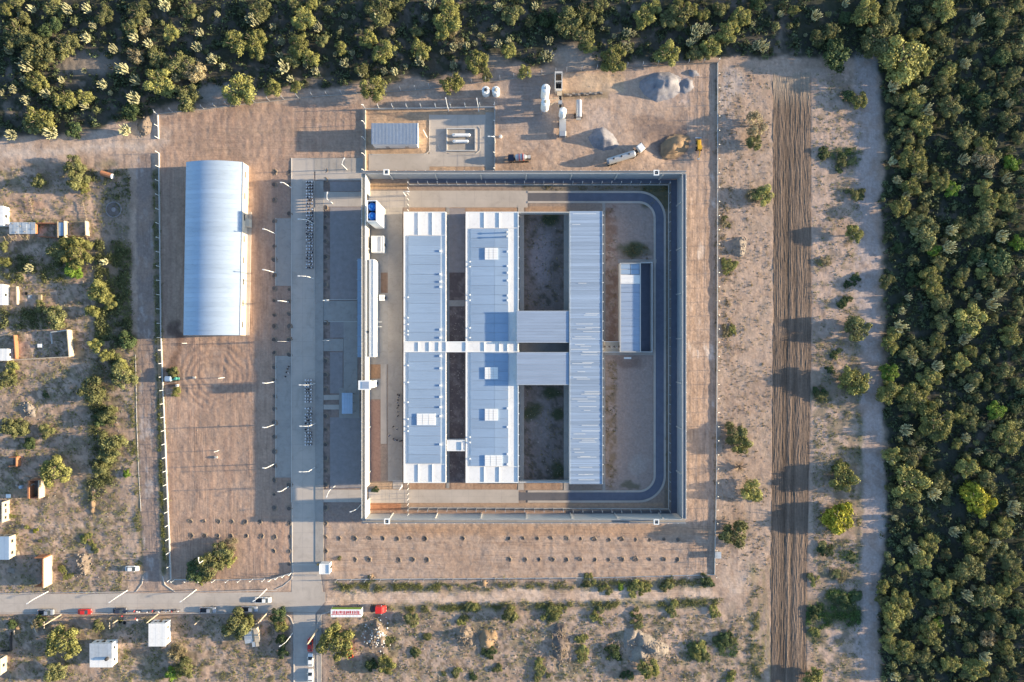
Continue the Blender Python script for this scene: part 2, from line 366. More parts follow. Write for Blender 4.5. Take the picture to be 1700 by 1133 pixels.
# bottom: band in front of the south wall, dirt road
sb = rect(540, 874, 1184, 950, 2); paint(sb, (.40, .32, .255)); paint(sb * sst(.5, .75, hst), (.34, .25, .185), .6); paint(rect(610, 874, 1180, 890, 4, 1), (.38, .26, .17), .6)
dr = band([(540, 995), (700, 992), (1000, 990), (1180, 986), (1240, 970), (1262, 930)], 26, 3); paint(dr, (.52, .435, .355)); paint(dr * sst(.5, .8, hst), (.38, .30, .235), .6)
paint(band([(1200, 985), (1255, 1010), (1280, 1040)], 14, 5), (.40, .32, .26), .7); paint(rect(1192, 905, 1245, 975, 8, 2), (.42, .35, .29), .6)
paint(band([(560, 976), (700, 977), (900, 975), (1180, 968)], 12, 4, 2), (.17, .165, .09), .6); paint(band([(640, 1012), (900, 1008), (1180, 1000)], 12, 4, 2), (.16, .16, .085), .6)
paint(rect(1240, 940, 1280, 1250, 6, 2) * sst(.4, .6, fbm(GX, GY, 8, 175, ax=.6, ay=5)), (.20, .19, .10), .7)
paint(rect(484, 836, 540, 1300, 1, 0), (.3, .27, .24)); 
# verge south of road
paint(rect(-140, 1016, 480, 1026, 2), (.30, .24, .19), .8)
# inside the compound
cmp_ = rect(606, 292, 1132, 866, 1, 0)
paint(cmp_, (.28, .235, .195))
paint(rect(1004, 338, 1086, 815, 1, 0), (.31, .265, .235)); paint(rect(1004, 600, 1024, 812, 3) * sst(.3, .6, fine), (.20, .155, .10), .8)
paint(rect(1004, 340, 1024, 570, 3) * sst(.35, .6, fine), (.20, .14, .11), .8); paint(blob(1052, 418, 26, 14), (.06, .08, .035), .9); paint(blob(1010, 375, 12, 30), (.20, .15, .12), .6)
paint(blob(1060, 770, 18, 18), (.35, .33, .30), .6); paint(blob(1045, 602, 22, 10), (.18, .14, .12), .7); paint(blob(1052, 808, 16, 7), (.12, .12, .08), .8)
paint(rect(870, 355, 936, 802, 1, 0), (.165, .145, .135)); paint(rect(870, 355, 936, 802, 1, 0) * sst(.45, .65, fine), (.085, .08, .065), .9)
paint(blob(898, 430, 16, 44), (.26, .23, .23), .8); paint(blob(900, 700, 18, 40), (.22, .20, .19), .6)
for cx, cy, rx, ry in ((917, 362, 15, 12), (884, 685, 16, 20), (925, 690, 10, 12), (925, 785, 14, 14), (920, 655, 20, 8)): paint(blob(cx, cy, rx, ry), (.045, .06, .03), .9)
paint(rect(1103, 308, 1112, 845, 1, 0), (.19, .17, .14), .8); paint(rect(866, 305, 1112, 318, 1, 0), (.16, .15, .12), .8); paint(rect(1066, 305, 1112, 345, 5), (.08, .09, .05), .8)
paint(rect(612, 848, 1113, 858, 1, 0), (.30, .225, .18)); paint(rect(612, 836, 1100, 842, 1, 0), (.35, .26, .18), .8)
paint(rect(612, 665, 632, 800, 1, 0), (.30, .205, .165)); paint(rect(612, 606, 632, 630, 1, 0), (.33, .22, .14)); paint(rect(632, 452, 643, 486, 1, 0), (.22, .16, .12))
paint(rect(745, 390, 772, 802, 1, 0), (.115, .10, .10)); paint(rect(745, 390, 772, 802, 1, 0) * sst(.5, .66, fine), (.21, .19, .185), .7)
paint(rect(612, 800, 668, 815, 1, 0), (.38, .29, .20)); paint(rect(612, 303, 678, 313, 1, 0), (.37, .275, .18))
paint(rect(680, 803, 930, 814, 1, 0), (.36, .265, .19)); paint(rect(680, 803, 930, 814, 1, 0) * sst(.4, .8, vst), (.25, .17, .12), .6); paint(rect(680, 342, 940, 352, 1, 0), (.36, .26, .18))
paint(rect(612, 836, 666, 848, 1, 0), (.36, .17, .09), .8)
# north yard and planting strips west of the prison wall
paint(rect(608, 182, 820, 282, 1, 0), (.42, .32, .22)); paint(rect(536, 286, 602, 870, 1, 0), (.26, .215, .19)); paint(rect(452, 265, 486, 870, 2, 1), (.29, .225, .185), .8)
paint(rect(532, 300, 548, 860, 2, 1) * sst(.4, .6, fine), (.13, .11, .10), .8)
blot = fbm(GX, GY, 34, 701); paint((1 - wood) * (1 - cmp_) * sst(.52, .72, blot), (.31, .235, .18), .5); paint((1 - wood) * (1 - cmp_) * sst(.60, .66, fbm(GX, GY, 9, 711)), (.25, .19, .145), .35)
for k_, (P_, w_) in enumerate((([(270, 225), (420, 205), (600, 190), (820, 170)], 2.2), ([(272, 236), (430, 222), (470, 215)], 2.2), ([(320, 575), (330, 700), (318, 860)], 2), ([(400, 575), (395, 720), (380, 860), (300, 905)], 2), ([(300, 905), (420, 880), (470, 930)], 2), ([(620, 885), (760, 905), (900, 900), (1100, 915), (1165, 930)], 2), ([(560, 940), (800, 948), (1000, 944), (1175, 940)], 2.4), ([(1200, 120), (1215, 400), (1205, 700), (1215, 950)], 2.4), ([(1206, 120), (1222, 400), (1212, 700), (1222, 950)], 2.4), ([(1150, 290), (1152, 600), (1148, 930)], 2), ([(1172, 290), (1170, 600), (1174, 930)], 2), ([(850, 262), (900, 240), (960, 262), (1090, 200), (1170, 215)], 2), ([(60, 600), (140, 640), (215, 660)], 3), ([(0, 900), (90, 870), (215, 880)], 3), ([(120, 1022), (150, 1060), (140, 1133)], 3), ([(700, 1133), (820, 1050), (1000, 1030), (1240, 990)], 2.6), ([(560, 1040), (720, 1085), (900, 1090)], 2.4))):
    paint(band(P_, w_, 1.4, 2), (.24, .18, .14) if k_ < 12 else (.42, .35, .29), .55)
CLR[:] = CLR * (1 - (1 - wood[..., None]) * (1 - np.array([1.13, 1.03, 1.0])))
CLR *= (1 + (fbm(GX, GY, 5, 181)[..., None] - .5) * .22 + (rng.random(GX.shape)[..., None] - .5) * .08)

far = np.clip(np.maximum.reduce([-130 - GX, GX - 1833, -120 - GY, GY - 1258]), 0, 1)[..., None]; CLR[:] = CLR * (1 - far) + np.array((.075, .078, .052)) * far
# relief in metres
rough = 1 - cmp_
Z += rough * ((fbm(GX, GY, 24, 201) - .5) * .25 + (fbm(GX, GY, 6, 211, 3) - .5) * .16)
Z += (1 - rough) * (fbm(GX, GY, 5, 221, 2) - .5) * .05
Z += lot * (vst - .5) * .10 + st * (vst - .5) * .10 + sb * (hst - .5) * .10 + topband * (hst - .5) * .06 + dr * (hst - .5) * .06
Z += scrub * (fbm(GX, GY, 12, 241) - .5) * .35 + wood * (fbm(GX, GY, 14, 251) - .5) * .5
Z += swirl * .06 * np.sin(RR * .55 + mid * 7)
Z[:] = np.where(far[..., 0] > 0, 0, Z)
FLAT = []   # pixel rectangles / bands under paving where the ground is pushed down
def sink(m): 
    global Z
    Z = Z * (1 - m) - .14 * m
SLABS = []
def slab(name, m, pts, top=.03, bottom=-.45, sunk=True, label=None):
    if len(pts) == 4 and not isinstance(pts[0], (tuple, list)):
        x0, y0, x1, y1 = pts; pts = [(x0, y0), (x1, y0), (x1, y1), (x0, y1)]
    P = [W(x, y) for x, y in pts]
    mb = MB(); mb.prism(P, bottom, top); SLABS.append((name, mb, m))
    if sunk: sink(poly(pts, 1.6, 0))

# ---- paving (every sheet is a thick slab; neighbours differ by a few mm)
slab('boulevard', M['concrete'], (484, 262, 521, 984), .030)
slab('sidewalk', M['paving'], (523.6, 300, 537, 938), .16)
slab('pavement', M['concrete_old'], (521, 262, 603, 284.5), .034)
slab('pavement', M['concrete'], (523.6, 284.5, 603, 299), .038)
slab('road', M['concrete'], [(521, 300), (523.6, 300), (523.6, 938), (530, 940), (536, 984), (521, 984)], .026)
slab('parking_bay', M['paving'], (458.5, 362, 483.5, 474), .042); slab('parking_bay', M['paving'], (458.5, 592, 483.5, 794), .042)
slab('road', M['concrete'], (537.2, 318, 600, 342.5), .036); slab('road', M['concrete'], (537.2, 814, 600, 835), .036)
slab('path', M['paving'], (537.2, 499, 593, 533), .05); slab('gravel_court', M['gravel'], (548, 343.5, 599, 498), .02)
slab('gravel_court', M['gravel'], (548, 534, 593, 560), .02); slab('gravel_court', M['gravel'], (548, 586, 569, 654), .02); slab('gravel_court', M['gravel'], (548, 694, 599, 812), .02)
slab('gravel_court', M['gravel'], (548, 301, 599, 317), .02)
slab('path', M['paving'], (570.5, 534, 593.5, 656), .055); slab('path', M['paving'], (537.2, 562, 570, 584), .05)
slab('path', M['concrete'], (537.2, 657, 562.8, 665), .05); slab('path', M['concrete'], (537.2, 673, 562.8, 681), .05)
slab('canopy_floor', M['paving'], (563, 645, 597, 695), .06)
# inside the walls
slab('inner_road', M['concrete'], (612, 316, 876, 344), .034); slab('inner_road', M['concrete'], (612, 814, 861, 836), .034)
slab('inner_lane', M['concrete_old'], (644, 344, 668, 800), .040); slab('inner_lane', M['paving'], (612, 344, 644, 452), .044)
slab('inner_lane', M['paving'], (612, 486, 644, 606), .044); slab('inner_lane', M['paving'], (612, 452, 632, 486), .044); slab('inner_path', M['concrete'], (632, 606, 642, 738), .07)
slab('inner_path', M['paving'], (612, 630, 632, 664), .05); slab('inner_path', M['concrete'], (652, 798, 668, 813), .05)
slab('alley', M['paving'], (741, 344, 746, 812), .05); slab('alley', M['gravel'], (746, 345, 772, 452), .03); slab('alley', M['paving'], (746, 498, 772, 508), .05)
slab('courtyard_walk', M['paving'], (862, 344, 870, 815), .05); slab('courtyard_walk', M['paving'], (936, 353, 946, 800), .05)
slab('courtyard_walk', M['paving'], (1000, 336, 1005, 815), .05); slab('courtyard_walk', M['paving'], (1026, 430, 1090, 436), .05); slab('courtyard_walk', M['paving'], (1005, 586, 1086, 591), .05)
slab('exercise_yard', M['asphalt'], (1064, 437, 1082, 585), .035)
slab('courtyard_walk', M['concrete'], (860, 802, 869, 814.5), .06); slab('courtyard_walk', M['concrete'], (936, 801, 944, 816), .06); slab('courtyard_walk', M['concrete'], (860, 340, 870, 352), .06)
# ring road: asphalt with concrete margins
def arc(cx, cy, r, a0, a1, n=14): return [(cx + r * math.cos(R(a0 + (a1 - a0) * i / n)), cy - r * math.sin(R(a0 + (a1 - a0) * i / n))) for i in range(n + 1)]
def ring(r_out, r_in, lft):
    o = [(lft, 362 - r_out)] + arc(1060, 362, r_out, 90, 0) + arc(1060, 790, r_out, 0, -90) + [(lft, 790 + r_out)]
    i = [(lft, 790 + r_in)] + arc(1060, 790, r_in, -90, 0) + arc(1060, 362, r_in, 0, 90) + [(lft, 362 - r_in)]
    return o, i
def ring_slab(name, m, ro, ri, lft, top):
    o, i = ring(ro, ri, lft); n = len(o); i = i[::-1]
    mb = MB(); v = [W(*p) for p in o] + [W(*p) for p in i]
    vs = [(x, y, -.45) for x, y in v] + [(x, y, top) for x, y in v]; N2 = 2 * n; fs = []
    for k in range(n - 1):
        fs.append((N2 + k, N2 + n + k, N2 + n + k + 1, N2 + k + 1)); fs.append((k, k + 1, N2 + k + 1, N2 + k)); fs.append((n + k + 1, n + k, N2 + n + k, N2 + n + k + 1))
    mb.add(vs, fs); SLABS.append((name, mb, m))
    sink(band([(lft, 362 - (ro + ri) / 2)] + arc(1060, 362, (ro + ri) / 2, 90, 0) + arc(1060, 790, (ro + ri) / 2, 0, -90) + [(lft, 790 + (ro + ri) / 2)], ro - ri, 1.5, 0))
ring_slab('ring_road', M['asphalt'], 42, 28.5, 880, .035)
ring_slab('ring_kerb', M['concrete'], 45.5, 42, 876, .13); ring_slab('ring_kerb', M['concrete'], 28.5, 25, 876, .13)
slab('ring_road', M['asphalt_grey'], (876, 320, 943, 333.5), .042, sunk=False); slab('ring_road', M['asphalt_grey'], (861, 818.5, 943, 832), .042, sunk=False)  # sunlit tone put in the colour, up to the east wall's shadow edge
slab('patrol_road', M['asphalt'], (1114.5, 298, 1132, 858), .030); slab('patrol_road', M['asphalt'], (680, 294, 1114.5, 304), .030); slab('patrol_road', M['asphalt_grey'], (940, 849, 1114.5, 861), .030)  # south slab stands in for shade, laid only where the east wall's shadow falls
# north yard paving
slab('yard_floor', M['concrete'], (713, 190, 806, 276), .034); slab('yard_floor', M['concrete'], (612, 255, 713, 282), .038); slab('yard_floor', M['concrete_old'], (806, 186, 821, 282), .030)  # darker right strip paints in the shadow of the yard's right wall
# public roads
slab('public_road', M['concrete'], [(-135, 989), (486, 984), (540, 984), (540, 1000), (525, 1018), (480, 1017), (-135, 1019)], .022)
slab('public_road', M['concrete'], [(487, 1017.6), (524, 1018.4), (524, 1300), (488, 1300)], .024)
slab('sidewalk', M['paving'], (526.5, 1020, 534, 1300), .14)
brk = sst(.42, .62, fbm(GX, GY, 30, 601)) * .75 + .25
RUTV = np.clip(brk * (lot * (1 - topband) * .9 + st + pl + rd * .6 + trk * .35 + rt * .25), 0, 1); RUTH = np.clip(brk * (topband * .8 + sb + dr + rect(830, 118, 1182, 276, 5) * .3), 0, 1)
sink(poly([(1285, 130), (1345, 128), (1346, 600), (1340, 900), (1335, 1290), (1279, 1290), (1282, 800), (1285, 500)], 2, 0))
RUTV *= 1 - far[..., 0]; RUTH *= 1 - far[..., 0]
# excavate
paint(np.zeros(GX.shape), (0, 0, 0))
for cx, cy in ((1115, 245),): Z -= .9 * blob(cx, cy, 34, 24, .5, 1)

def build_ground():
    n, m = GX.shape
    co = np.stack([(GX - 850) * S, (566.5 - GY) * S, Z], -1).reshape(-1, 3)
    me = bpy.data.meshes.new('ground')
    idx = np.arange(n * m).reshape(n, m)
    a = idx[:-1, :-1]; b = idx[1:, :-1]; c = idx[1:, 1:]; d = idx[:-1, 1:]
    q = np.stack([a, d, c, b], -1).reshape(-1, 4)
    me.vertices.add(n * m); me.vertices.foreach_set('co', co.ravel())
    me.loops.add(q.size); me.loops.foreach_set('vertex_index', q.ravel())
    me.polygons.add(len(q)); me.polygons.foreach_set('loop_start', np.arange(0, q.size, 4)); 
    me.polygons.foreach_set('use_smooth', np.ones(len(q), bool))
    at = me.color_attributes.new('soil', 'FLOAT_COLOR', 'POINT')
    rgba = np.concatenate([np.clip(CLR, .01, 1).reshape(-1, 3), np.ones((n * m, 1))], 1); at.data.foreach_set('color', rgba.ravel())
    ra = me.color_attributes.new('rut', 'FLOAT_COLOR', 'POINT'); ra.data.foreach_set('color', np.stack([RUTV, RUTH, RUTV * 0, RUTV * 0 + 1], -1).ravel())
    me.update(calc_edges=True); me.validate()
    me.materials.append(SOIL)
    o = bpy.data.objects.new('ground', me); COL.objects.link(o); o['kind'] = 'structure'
def soil_material():
    g = bpy.data.materials.new('soil'); g.use_nodes = True; t = g.node_tree; L = t.links; N = t.nodes; bs = N['Principled BSDF']
    bs.inputs['Roughness'].default_value = .95; bs.inputs['Specular IOR Level'].default_value = .15
    an = N.new('ShaderNodeAttribute'); an.attribute_name = 'soil'
    geo = N.new('ShaderNodeNewGeometry'); n1 = N.new('ShaderNodeTexNoise'); n1.inputs['Scale'].default_value = 1.3; n1.inputs['Detail'].default_value = 8; n1.inputs['Roughness'].default_value = .7
    L.new(geo.outputs['Position'], n1.inputs['Vector'])
    mr = N.new('ShaderNodeMapRange'); mr.inputs['From Min'].default_value = .3; mr.inputs['From Max'].default_value = .7; mr.inputs['To Min'].default_value = .80; mr.inputs['To Max'].default_value = 1.18
    L.new(n1.outputs[0], mr.inputs['Value']); v = N.new('ShaderNodeVectorMath'); v.operation = 'SCALE'
    L.new(an.outputs['Color'], v.inputs[0]); L.new(mr.outputs[0], v.inputs['Scale']); L.new(v.outputs[0], bs.inputs['Base Color'])
    ru = N.new('ShaderNodeAttribute'); ru.attribute_name = 'rut'; sp = N.new('ShaderNodeSeparateColor'); L.new(ru.outputs['Color'], sp.inputs[0])
    hgt = n1.outputs[0]; col = v.outputs[0]
    for ch, sc in ((0, (2.6, .10, 1)), (1, (.10, 2.6, 1))):
        mp = N.new('ShaderNodeMapping'); mp.inputs['Scale'].default_value = sc; L.new(geo.outputs['Position'], mp.inputs[0])
        q = N.new('ShaderNodeTexNoise'); q.inputs['Scale'].default_value = 1.0; q.inputs['Detail'].default_value = 5; q.inputs['Roughness'].default_value = .6; q.inputs['Distortion'].default_value = .6; L.new(mp.outputs[0], q.inputs['Vector'])
        m1 = N.new('ShaderNodeMapRange'); m1.inputs['From Min'].default_value = .30; m1.inputs['From Max'].default_value = .55; m1.inputs['To Min'].default_value = .74; m1.inputs['To Max'].default_value = 1.06; L.new(q.outputs[0], m1.inputs['Value'])
        mx = N.new('ShaderNodeMix'); mx.data_type = 'FLOAT'; mx.inputs[2].default_value = 1.0; L.new(sp.outputs[ch], mx.inputs[0]); L.new(m1.outputs[0], mx.inputs[3])
        s2 = N.new('ShaderNodeVectorMath'); s2.operation = 'SCALE'; L.new(col, s2.inputs[0]); L.new(mx.outputs[0], s2.inputs['Scale']); col = s2.outputs[0]
        ma = N.new('ShaderNodeMath'); ma.operation = 'MULTIPLY_ADD'; L.new(q.outputs[0], ma.inputs[0]); L.new(sp.outputs[ch], ma.inputs[1]); L.new(hgt, ma.inputs[2]); hgt = ma.outputs[0]
    L.new(col, bs.inputs['Base Color'])
    bp = N.new('ShaderNodeBump'); bp.inputs['Strength'].default_value = .75; bp.inputs['Distance'].default_value = .14
    L.new(hgt, bp.inputs['Height']); L.new(bp.outputs[0], bs.inputs['Normal'])
    return g
SOIL = soil_material()
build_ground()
for nm, mb, m in SLABS: struct(nm, mb, m)
def plough():
    ux = np.arange(0, 1.0001, 1 / 150); vy = np.arange(120, 1300, 6.0); U, Y = np.meshgrid(ux, vy, indexing='ij')
    L0 = np.interp(Y, [120, 500, 800, 1300], [1283.5, 1284, 1281, 1277.5]); L1 = np.interp(Y, [120, 600, 900, 1300], [1346, 1347, 1341, 1336]); X = L0 + (L1 - L0) * U
    X = X + (fbm(X, Y, 60, 501) - .5) * .9 * ((U > 0) & (U < 1)); q = .55 * fbm(U * 62, Y, 3.2, 511, 2, ax=1, ay=160) + .45 * fbm(U * 62, Y, 1.3, 517, 2, ax=1, ay=90); w = vnoise(U * 62, Y, 7, 900, 521); f2 = fbm(U * 62, Y, 1.8, 531, 2, ax=1, ay=6)
    Zp = .02 + (q - .5) * .17 + (f2 - .5) * .14 + (w - .5) * .10; edge = (U < .002) | (U > .998); Zp = np.where(edge, -.2, Zp); L0 = L0 + (fbm(X * 0, Y, 14, 551) - .5) * 2; X = X + (fbm(X * 0 + U * 0, Y, 11, 561) - .5) * 3.2 * ((U < .02) | (U > .98))
    C = np.array((.170, .125, .096)) * (.72 + .55 * q + .5 * (w - .5) + .35 * (f2 - .5) + .5 * (fbm(X, Y, 26, 541) - .5))[..., None]; top = sst(190, 130, Y)[..., None]; C = C * (1 - top) + np.array((.33, .26, .20)) * top
    V = np.stack([(X - 850) * S, (566.5 - Y) * S, Zp], -1).reshape(-1, 3); a, b = X.shape; idx = np.arange(a * b).reshape(a, b); F = np.stack([idx[:-1, :-1], idx[:-1, 1:], idx[1:, 1:], idx[1:, :-1]], -1).reshape(-1, 4)
    me = bpy.data.meshes.new('ploughed_strip'); me.from_pydata(V.tolist(), [], F.tolist()); me.materials.append(SOIL)
    for nm, arr in (('soil', np.concatenate([C.reshape(-1, 3), np.ones((a * b, 1))], 1)), ('rut', np.tile([.7, 0, 0, 1.0], (a * b, 1)))):
        at = me.color_attributes.new(nm, 'FLOAT_COLOR', 'POINT'); at.data.foreach_set('color', arr.ravel())
    o = bpy.data.objects.new('ploughed_strip', me); COL.objects.link(o); o['kind'] = 'structure'
plough()
def ground_z(px, py):
    i = int(np.clip(np.searchsorted(xs, px), 0, len(xs) - 1)); j = int(np.clip(np.searchsorted(ys, py), 0, len(ys) - 1)); return float(Z[i, j])
# sealed joints between the cast concrete panels
jm = MB()
def joints(x0, y0, x1, y1, nx, ny, z):
    ax, ay = W(x0, y1); bx, by = W(x1, y0)
    for i in range(1, nx): x = ax + (bx - ax) * i / nx; jm.box(x - .02, x + .02, ay, by, z - .02, z + .005)
    for j in range(1, ny): y = ay + (by - ay) * j / ny; jm.box(ax, bx, y - .02, y + .02, z - .02, z + .0065)
joints(484.5, 300, 520.5, 983, 2, 28, .030); joints(612.5, 316.5, 875, 343.5, 9, 2, .034); joints(612.5, 814.5, 860, 835.5, 9, 2, .034); joints(714, 190.5, 805, 275, 4, 4, .034); joints(-130, 990, 484, 1016.5, 24, 2, .022)
joints(459, 363, 483, 473, 1, 6, .042); joints(459, 593, 483, 793, 1, 9, .042); joints(489, 1019, 523.5, 1290, 2, 11, .024); joints(537.5, 318.5, 599.5, 342, 3, 1, .036); joints(537.5, 814.5, 599.5, 834.5, 3, 1, .036); joints(521.5, 263, 602.5, 284, 4, 1, .034); joints(644.5, 345, 667.5, 799, 1, 20, .040); joints(571, 586, 593, 655, 1, 4, .055)
struct('joint_seal', jm, M['gravel'])
# kerb lines
def kerb(pts, w=.22, h=.17, nm='kerb'):
    mb = MB()
    for (ax, ay), (bx, by) in zip(pts[:-1], pts[1:]):
        a = Vector(W(ax, ay)); b = Vector(W(bx, by)); d = (b - a).normalized(); n = Vector((-d.y, d.x)) * w / 2
        mb.prism([tuple(a + n), tuple(a - n), tuple(b - n), tuple(b + n)], -.3, h)
    struct(nm, mb, M['kerb'])
kerb([(484, 262)] + [(484, y) for y in (300, 500, 700, 835)]); kerb([(485, 836), (485.2, 938), (487, 950), (484, 962), (470, 974), (458, 979)])
kerb([(458, 362), (458, 474)]); kerb([(458, 592), (458, 794)]); kerb([(456, 1017), (470, 1018), (482, 1026), (488, 1040), (488, 1200)])
kerb([(528, 1200), (525.5, 1050), (527, 1035), (534, 1021), (548, 1016), (570, 1015)]); kerb([(225, 590), (227, 700), (230, 780), (234, 850)], .16, .10, 'low_kerb'); kerb([(238, 958), (236, 970), (226, 983)]); kerb([(270, 958), (274, 972), (290, 983)])
kerb([(-130, 988), (226, 983.6)], .18, .1); kerb([(290, 984), (460, 981)], .18, .1); kerb([(-130, 1020.5), (456, 1018.5)], .18, .1)
kerb([(713, 190), (713, 250), (709, 254), (704, 255.5), (618, 256)]); kerb([(742, 252), (733, 251), (729, 246), (728, 240)]); kerb([(745, 254.5), (790, 254.5), (796, 250), (797, 246), (797, 214), (794, 210)])
kerb([(521.8, 300), (521.8, 316)], .2, .18); kerb([(521.8, 344), (521.8, 498)], .2, .18)
for y in (497, 533.6): kerb([(538, y), (593, y)], .2, .12)
# ------------------------------------------------------------------ prison perimeter wall
ZT = 7.5
def wbox(mb, x0, y0, x1, y1, z0, z1, zi=None, m=None):
    """box whose corners are picture pixels seen at height zi (default its top)"""
    zi = z1 if zi is None else zi
    ax, ay = W(x0, y1, zi); bx, by = W(x1, y0, zi)
    return mb.box(ax, bx, ay, by, z0, z1, m)

def guard_wall(name, label, side, gates=()):
    wx0, wx1, wy0, wy1 = 600, 1139.5, 283, 870          # outer outline in picture pixels at the wall top
    d = 6.5
    o = A(name, (*W({'W': 603, 'E': 1136}.get(side, 850), {'N': 285, 'S': 867}.get(side, 566), ZT), 0), label, 'wall')
    vert = side in 'WE'
    if side == 'W': outer, inner, lo, hi = 600, 606.5, wy0 + 5, wy1 - 6.8
    if side == 'E': outer, inner, lo, hi = 1139.5, 1133.2, wy0 + 5, wy1 - 6.8
    if side == 'N': outer, inner, lo, hi = 283, 287.5, wx0, wx1
    if side == 'S': outer, inner, lo, hi = 870, 863.6, wx0, wx1
    sg = 1 if inner > outer else -1
    def bx(mb, a, b, l, h, z0, z1):
        a, b = min(a, b), max(a, b)
        if vert: wbox(mb, a, l, b, h, z0, z1, ZT)
        else: wbox(mb, l, a, h, b, z0, z1, ZT)
    cuts = [lo] + [v for g in gates for v in g] + [hi]
    for i in range(0, len(cuts), 2):
        mb = MB(); bx(mb, inner - sg * 1.6, inner, cuts[i], cuts[i + 1], -.4, 6.6); mb.build('wall_panel', M['wall' if side in 'WS' else 'wall_shade'], o)
    for g in gates:
        mb = MB(); bx(mb, inner - sg * 1.6, inner, g[0], g[1], 5.1, 6.6); mb.build('lintel', M['wall'], o)
        fr = MB(); 
        for q in (g[0] + .4, g[1] - 1.0): bx(fr, inner - sg * 1.2, inner - sg * .6, q, q + .6, 0, 5.1)
        bx(fr, inner - sg * 1.2, inner - sg * .6, g[0] + 1, g[1] - 1, 4.9, 5.08); fr.build('gate_frame', M['steel'], o)
    mb = MB(); bx(mb, outer + sg * .9, inner - sg * .7, lo + (.9 if not vert else 0), hi - (.9 if not vert else 0), 6.6, 6.78); mb.build('walkway', M['adobe'] if side == 'W' else M['wall_shade'] if side in 'EN' else M['paving'], o)
    mb = MB(); bx(mb, outer, outer + sg * .9, lo, hi, 6.3, ZT); mb.build('outer_parapet', M['wall' if side in 'WE' else 'wall_shade'], o)
    mb = MB(); bx(mb, inner - sg * .7, inner + sg * .05, lo + (7 if not vert else 0), hi - (7 if not vert else 0), 6.602, ZT - .15); mb.build('inner_parapet', M['white' if side == 'W' else 'wall'], o)
    # brackets and pilasters
    n = int((hi - lo) / 16.2); first = None
    for i in range(n):
        t = lo + 8 + i * 16.2; mb = MB(); bx(mb, outer - sg * 1.8, outer - sg * .02, t, t + .9, 6.35, 6.75)
        mb.build('bracket', M['white'], o)
    for t in np.arange(lo + 45, hi - 30, 76):
        if any(g[0] - 3 < t < g[1] + 3 for g in gates): continue
        mb = MB(); bx(mb, inner + sg * .06, inner + sg * 1.8, t, t + 1.7, -.3, 6.55); mb.build('pilaster', M['wall'], o)
    rl = MB()
    for t in np.arange(lo + 8, hi - 8, 8): 
        bx(rl, inner - sg * .4, inner - sg * .2, t, t + .3, ZT - .15, ZT + .75)
    bx(rl, inner - sg * .4, inner - sg * .2, lo + 8, hi - 8, ZT + .75, ZT + .8)
    rl.build('railing', M['steel'], o, kind='stuff')
    return o
guard_wall('perimeter_wall', 'tall pale west wall of the compound with walkway, two gateways and guard tower', 'W', [(317, 344), (812.5, 836.5)])
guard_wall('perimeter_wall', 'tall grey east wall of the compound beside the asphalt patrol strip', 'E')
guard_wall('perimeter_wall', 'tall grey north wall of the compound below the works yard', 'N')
guard_wall('perimeter_wall', 'tall grey south wall of the compound above the row of planting pits', 'S')

for (px, py, bx_, by_, lb) in ((641, 285, 648, 293, 'near its left end'), (1090, 286, 1085, 293, 'near its right end'), (642, 867, 650, 858, 'near its left end'), (1090, 868, 1085, 860, 'near its right end')):
    z = 9.4; x, y = W(px, py, z); o = A('floodlight_post', (x, y, 0), 'white square floodlight basket on the %s perimeter wall %s' % ('north' if py < 500 else 'south', lb), 'floodlight mast', 'floodlight posts on the perimeter wall')
    mb = MB(); w = .85
    for a, b, c, d in ((-w, w, -w, -w + .3), (-w, w, w - .3, w), (-w, -w + .3, -w + .3, w - .3), (w - .3, w, -w + .3, w - .3)): mb.box(x + a, x + b, y + c, y + d, 8.6, z)
    mb.build('basket', M['white'], o)
    mb = MB(); mb.box(x - .55, x + .55, y - .55, y + .55, 8.62, 8.7); mb.build('basket_floor', M['dark_metal'], o)
    mb = MB(); mb.box(x - .3, x + .3, y - .12, y + .12, 8.72, 9.2); mb.build('floodlight', M['steel'], o)
    mb = MB(); mb.tube((x, y, 6.8), (x, y, 8.6), .18, n=8); mb.build('pole', M['white'], o)

def tower():
    o = A('guard_tower', (*W(609, 640, 6), 0), 'white square guard tower with grey roof straddling the west wall', 'guard tower')
    x0, y1 = W(595, 633.5, 10.6); x1, y0 = W(613, 648, 10.6)
    mb = MB(); mb.box(x0, x1, y0, y1, 7.9, 9.0); mb.build('cabin_wall', M['white'], o)
    mb = MB(); mb.box(x0 + .15, x1 - .15, y0 + .15, y1 - .15, 9.0, 9.9); mb.build('window', M['glass'], o)
    for a, b in ((x0, y0), (x1 - .25, y0), (x0, y1 - .25), (x1 - .25, y1 - .25)):
        mb = MB(); mb.box(a, a + .25, b, b + .25, 9.0, 9.9); mb.build('corner_post', M['white'], o)
    mb = MB(); mb.box(x0 - .1, x1 + .1, y0 - .1, y1 + .1, 9.9, 10.35); r = mb.build('roof', M['white'], o)
    mb = MB(); mb.box(x0 + 1.0, x1 - .1, y0 + .25, y1 - .25, 10.35, 10.45); sub(mb, 'roof_sheet', M['metal_roof_mid'], r, o)
    mb = MB(); mb.box(x0 + 1.3, x1 + .55, y0 + .35, y1 - .35, -.3, 7.9); mb.build('shaft', M['white'], o)
    mb = MB(); mb.box(x1 + .551, x1 + .58, (y0 + y1) / 2 - .45, (y0 + y1) / 2 + .45, 0, 2.1); mb.build('door', M['dark_metal'], o)
tower()

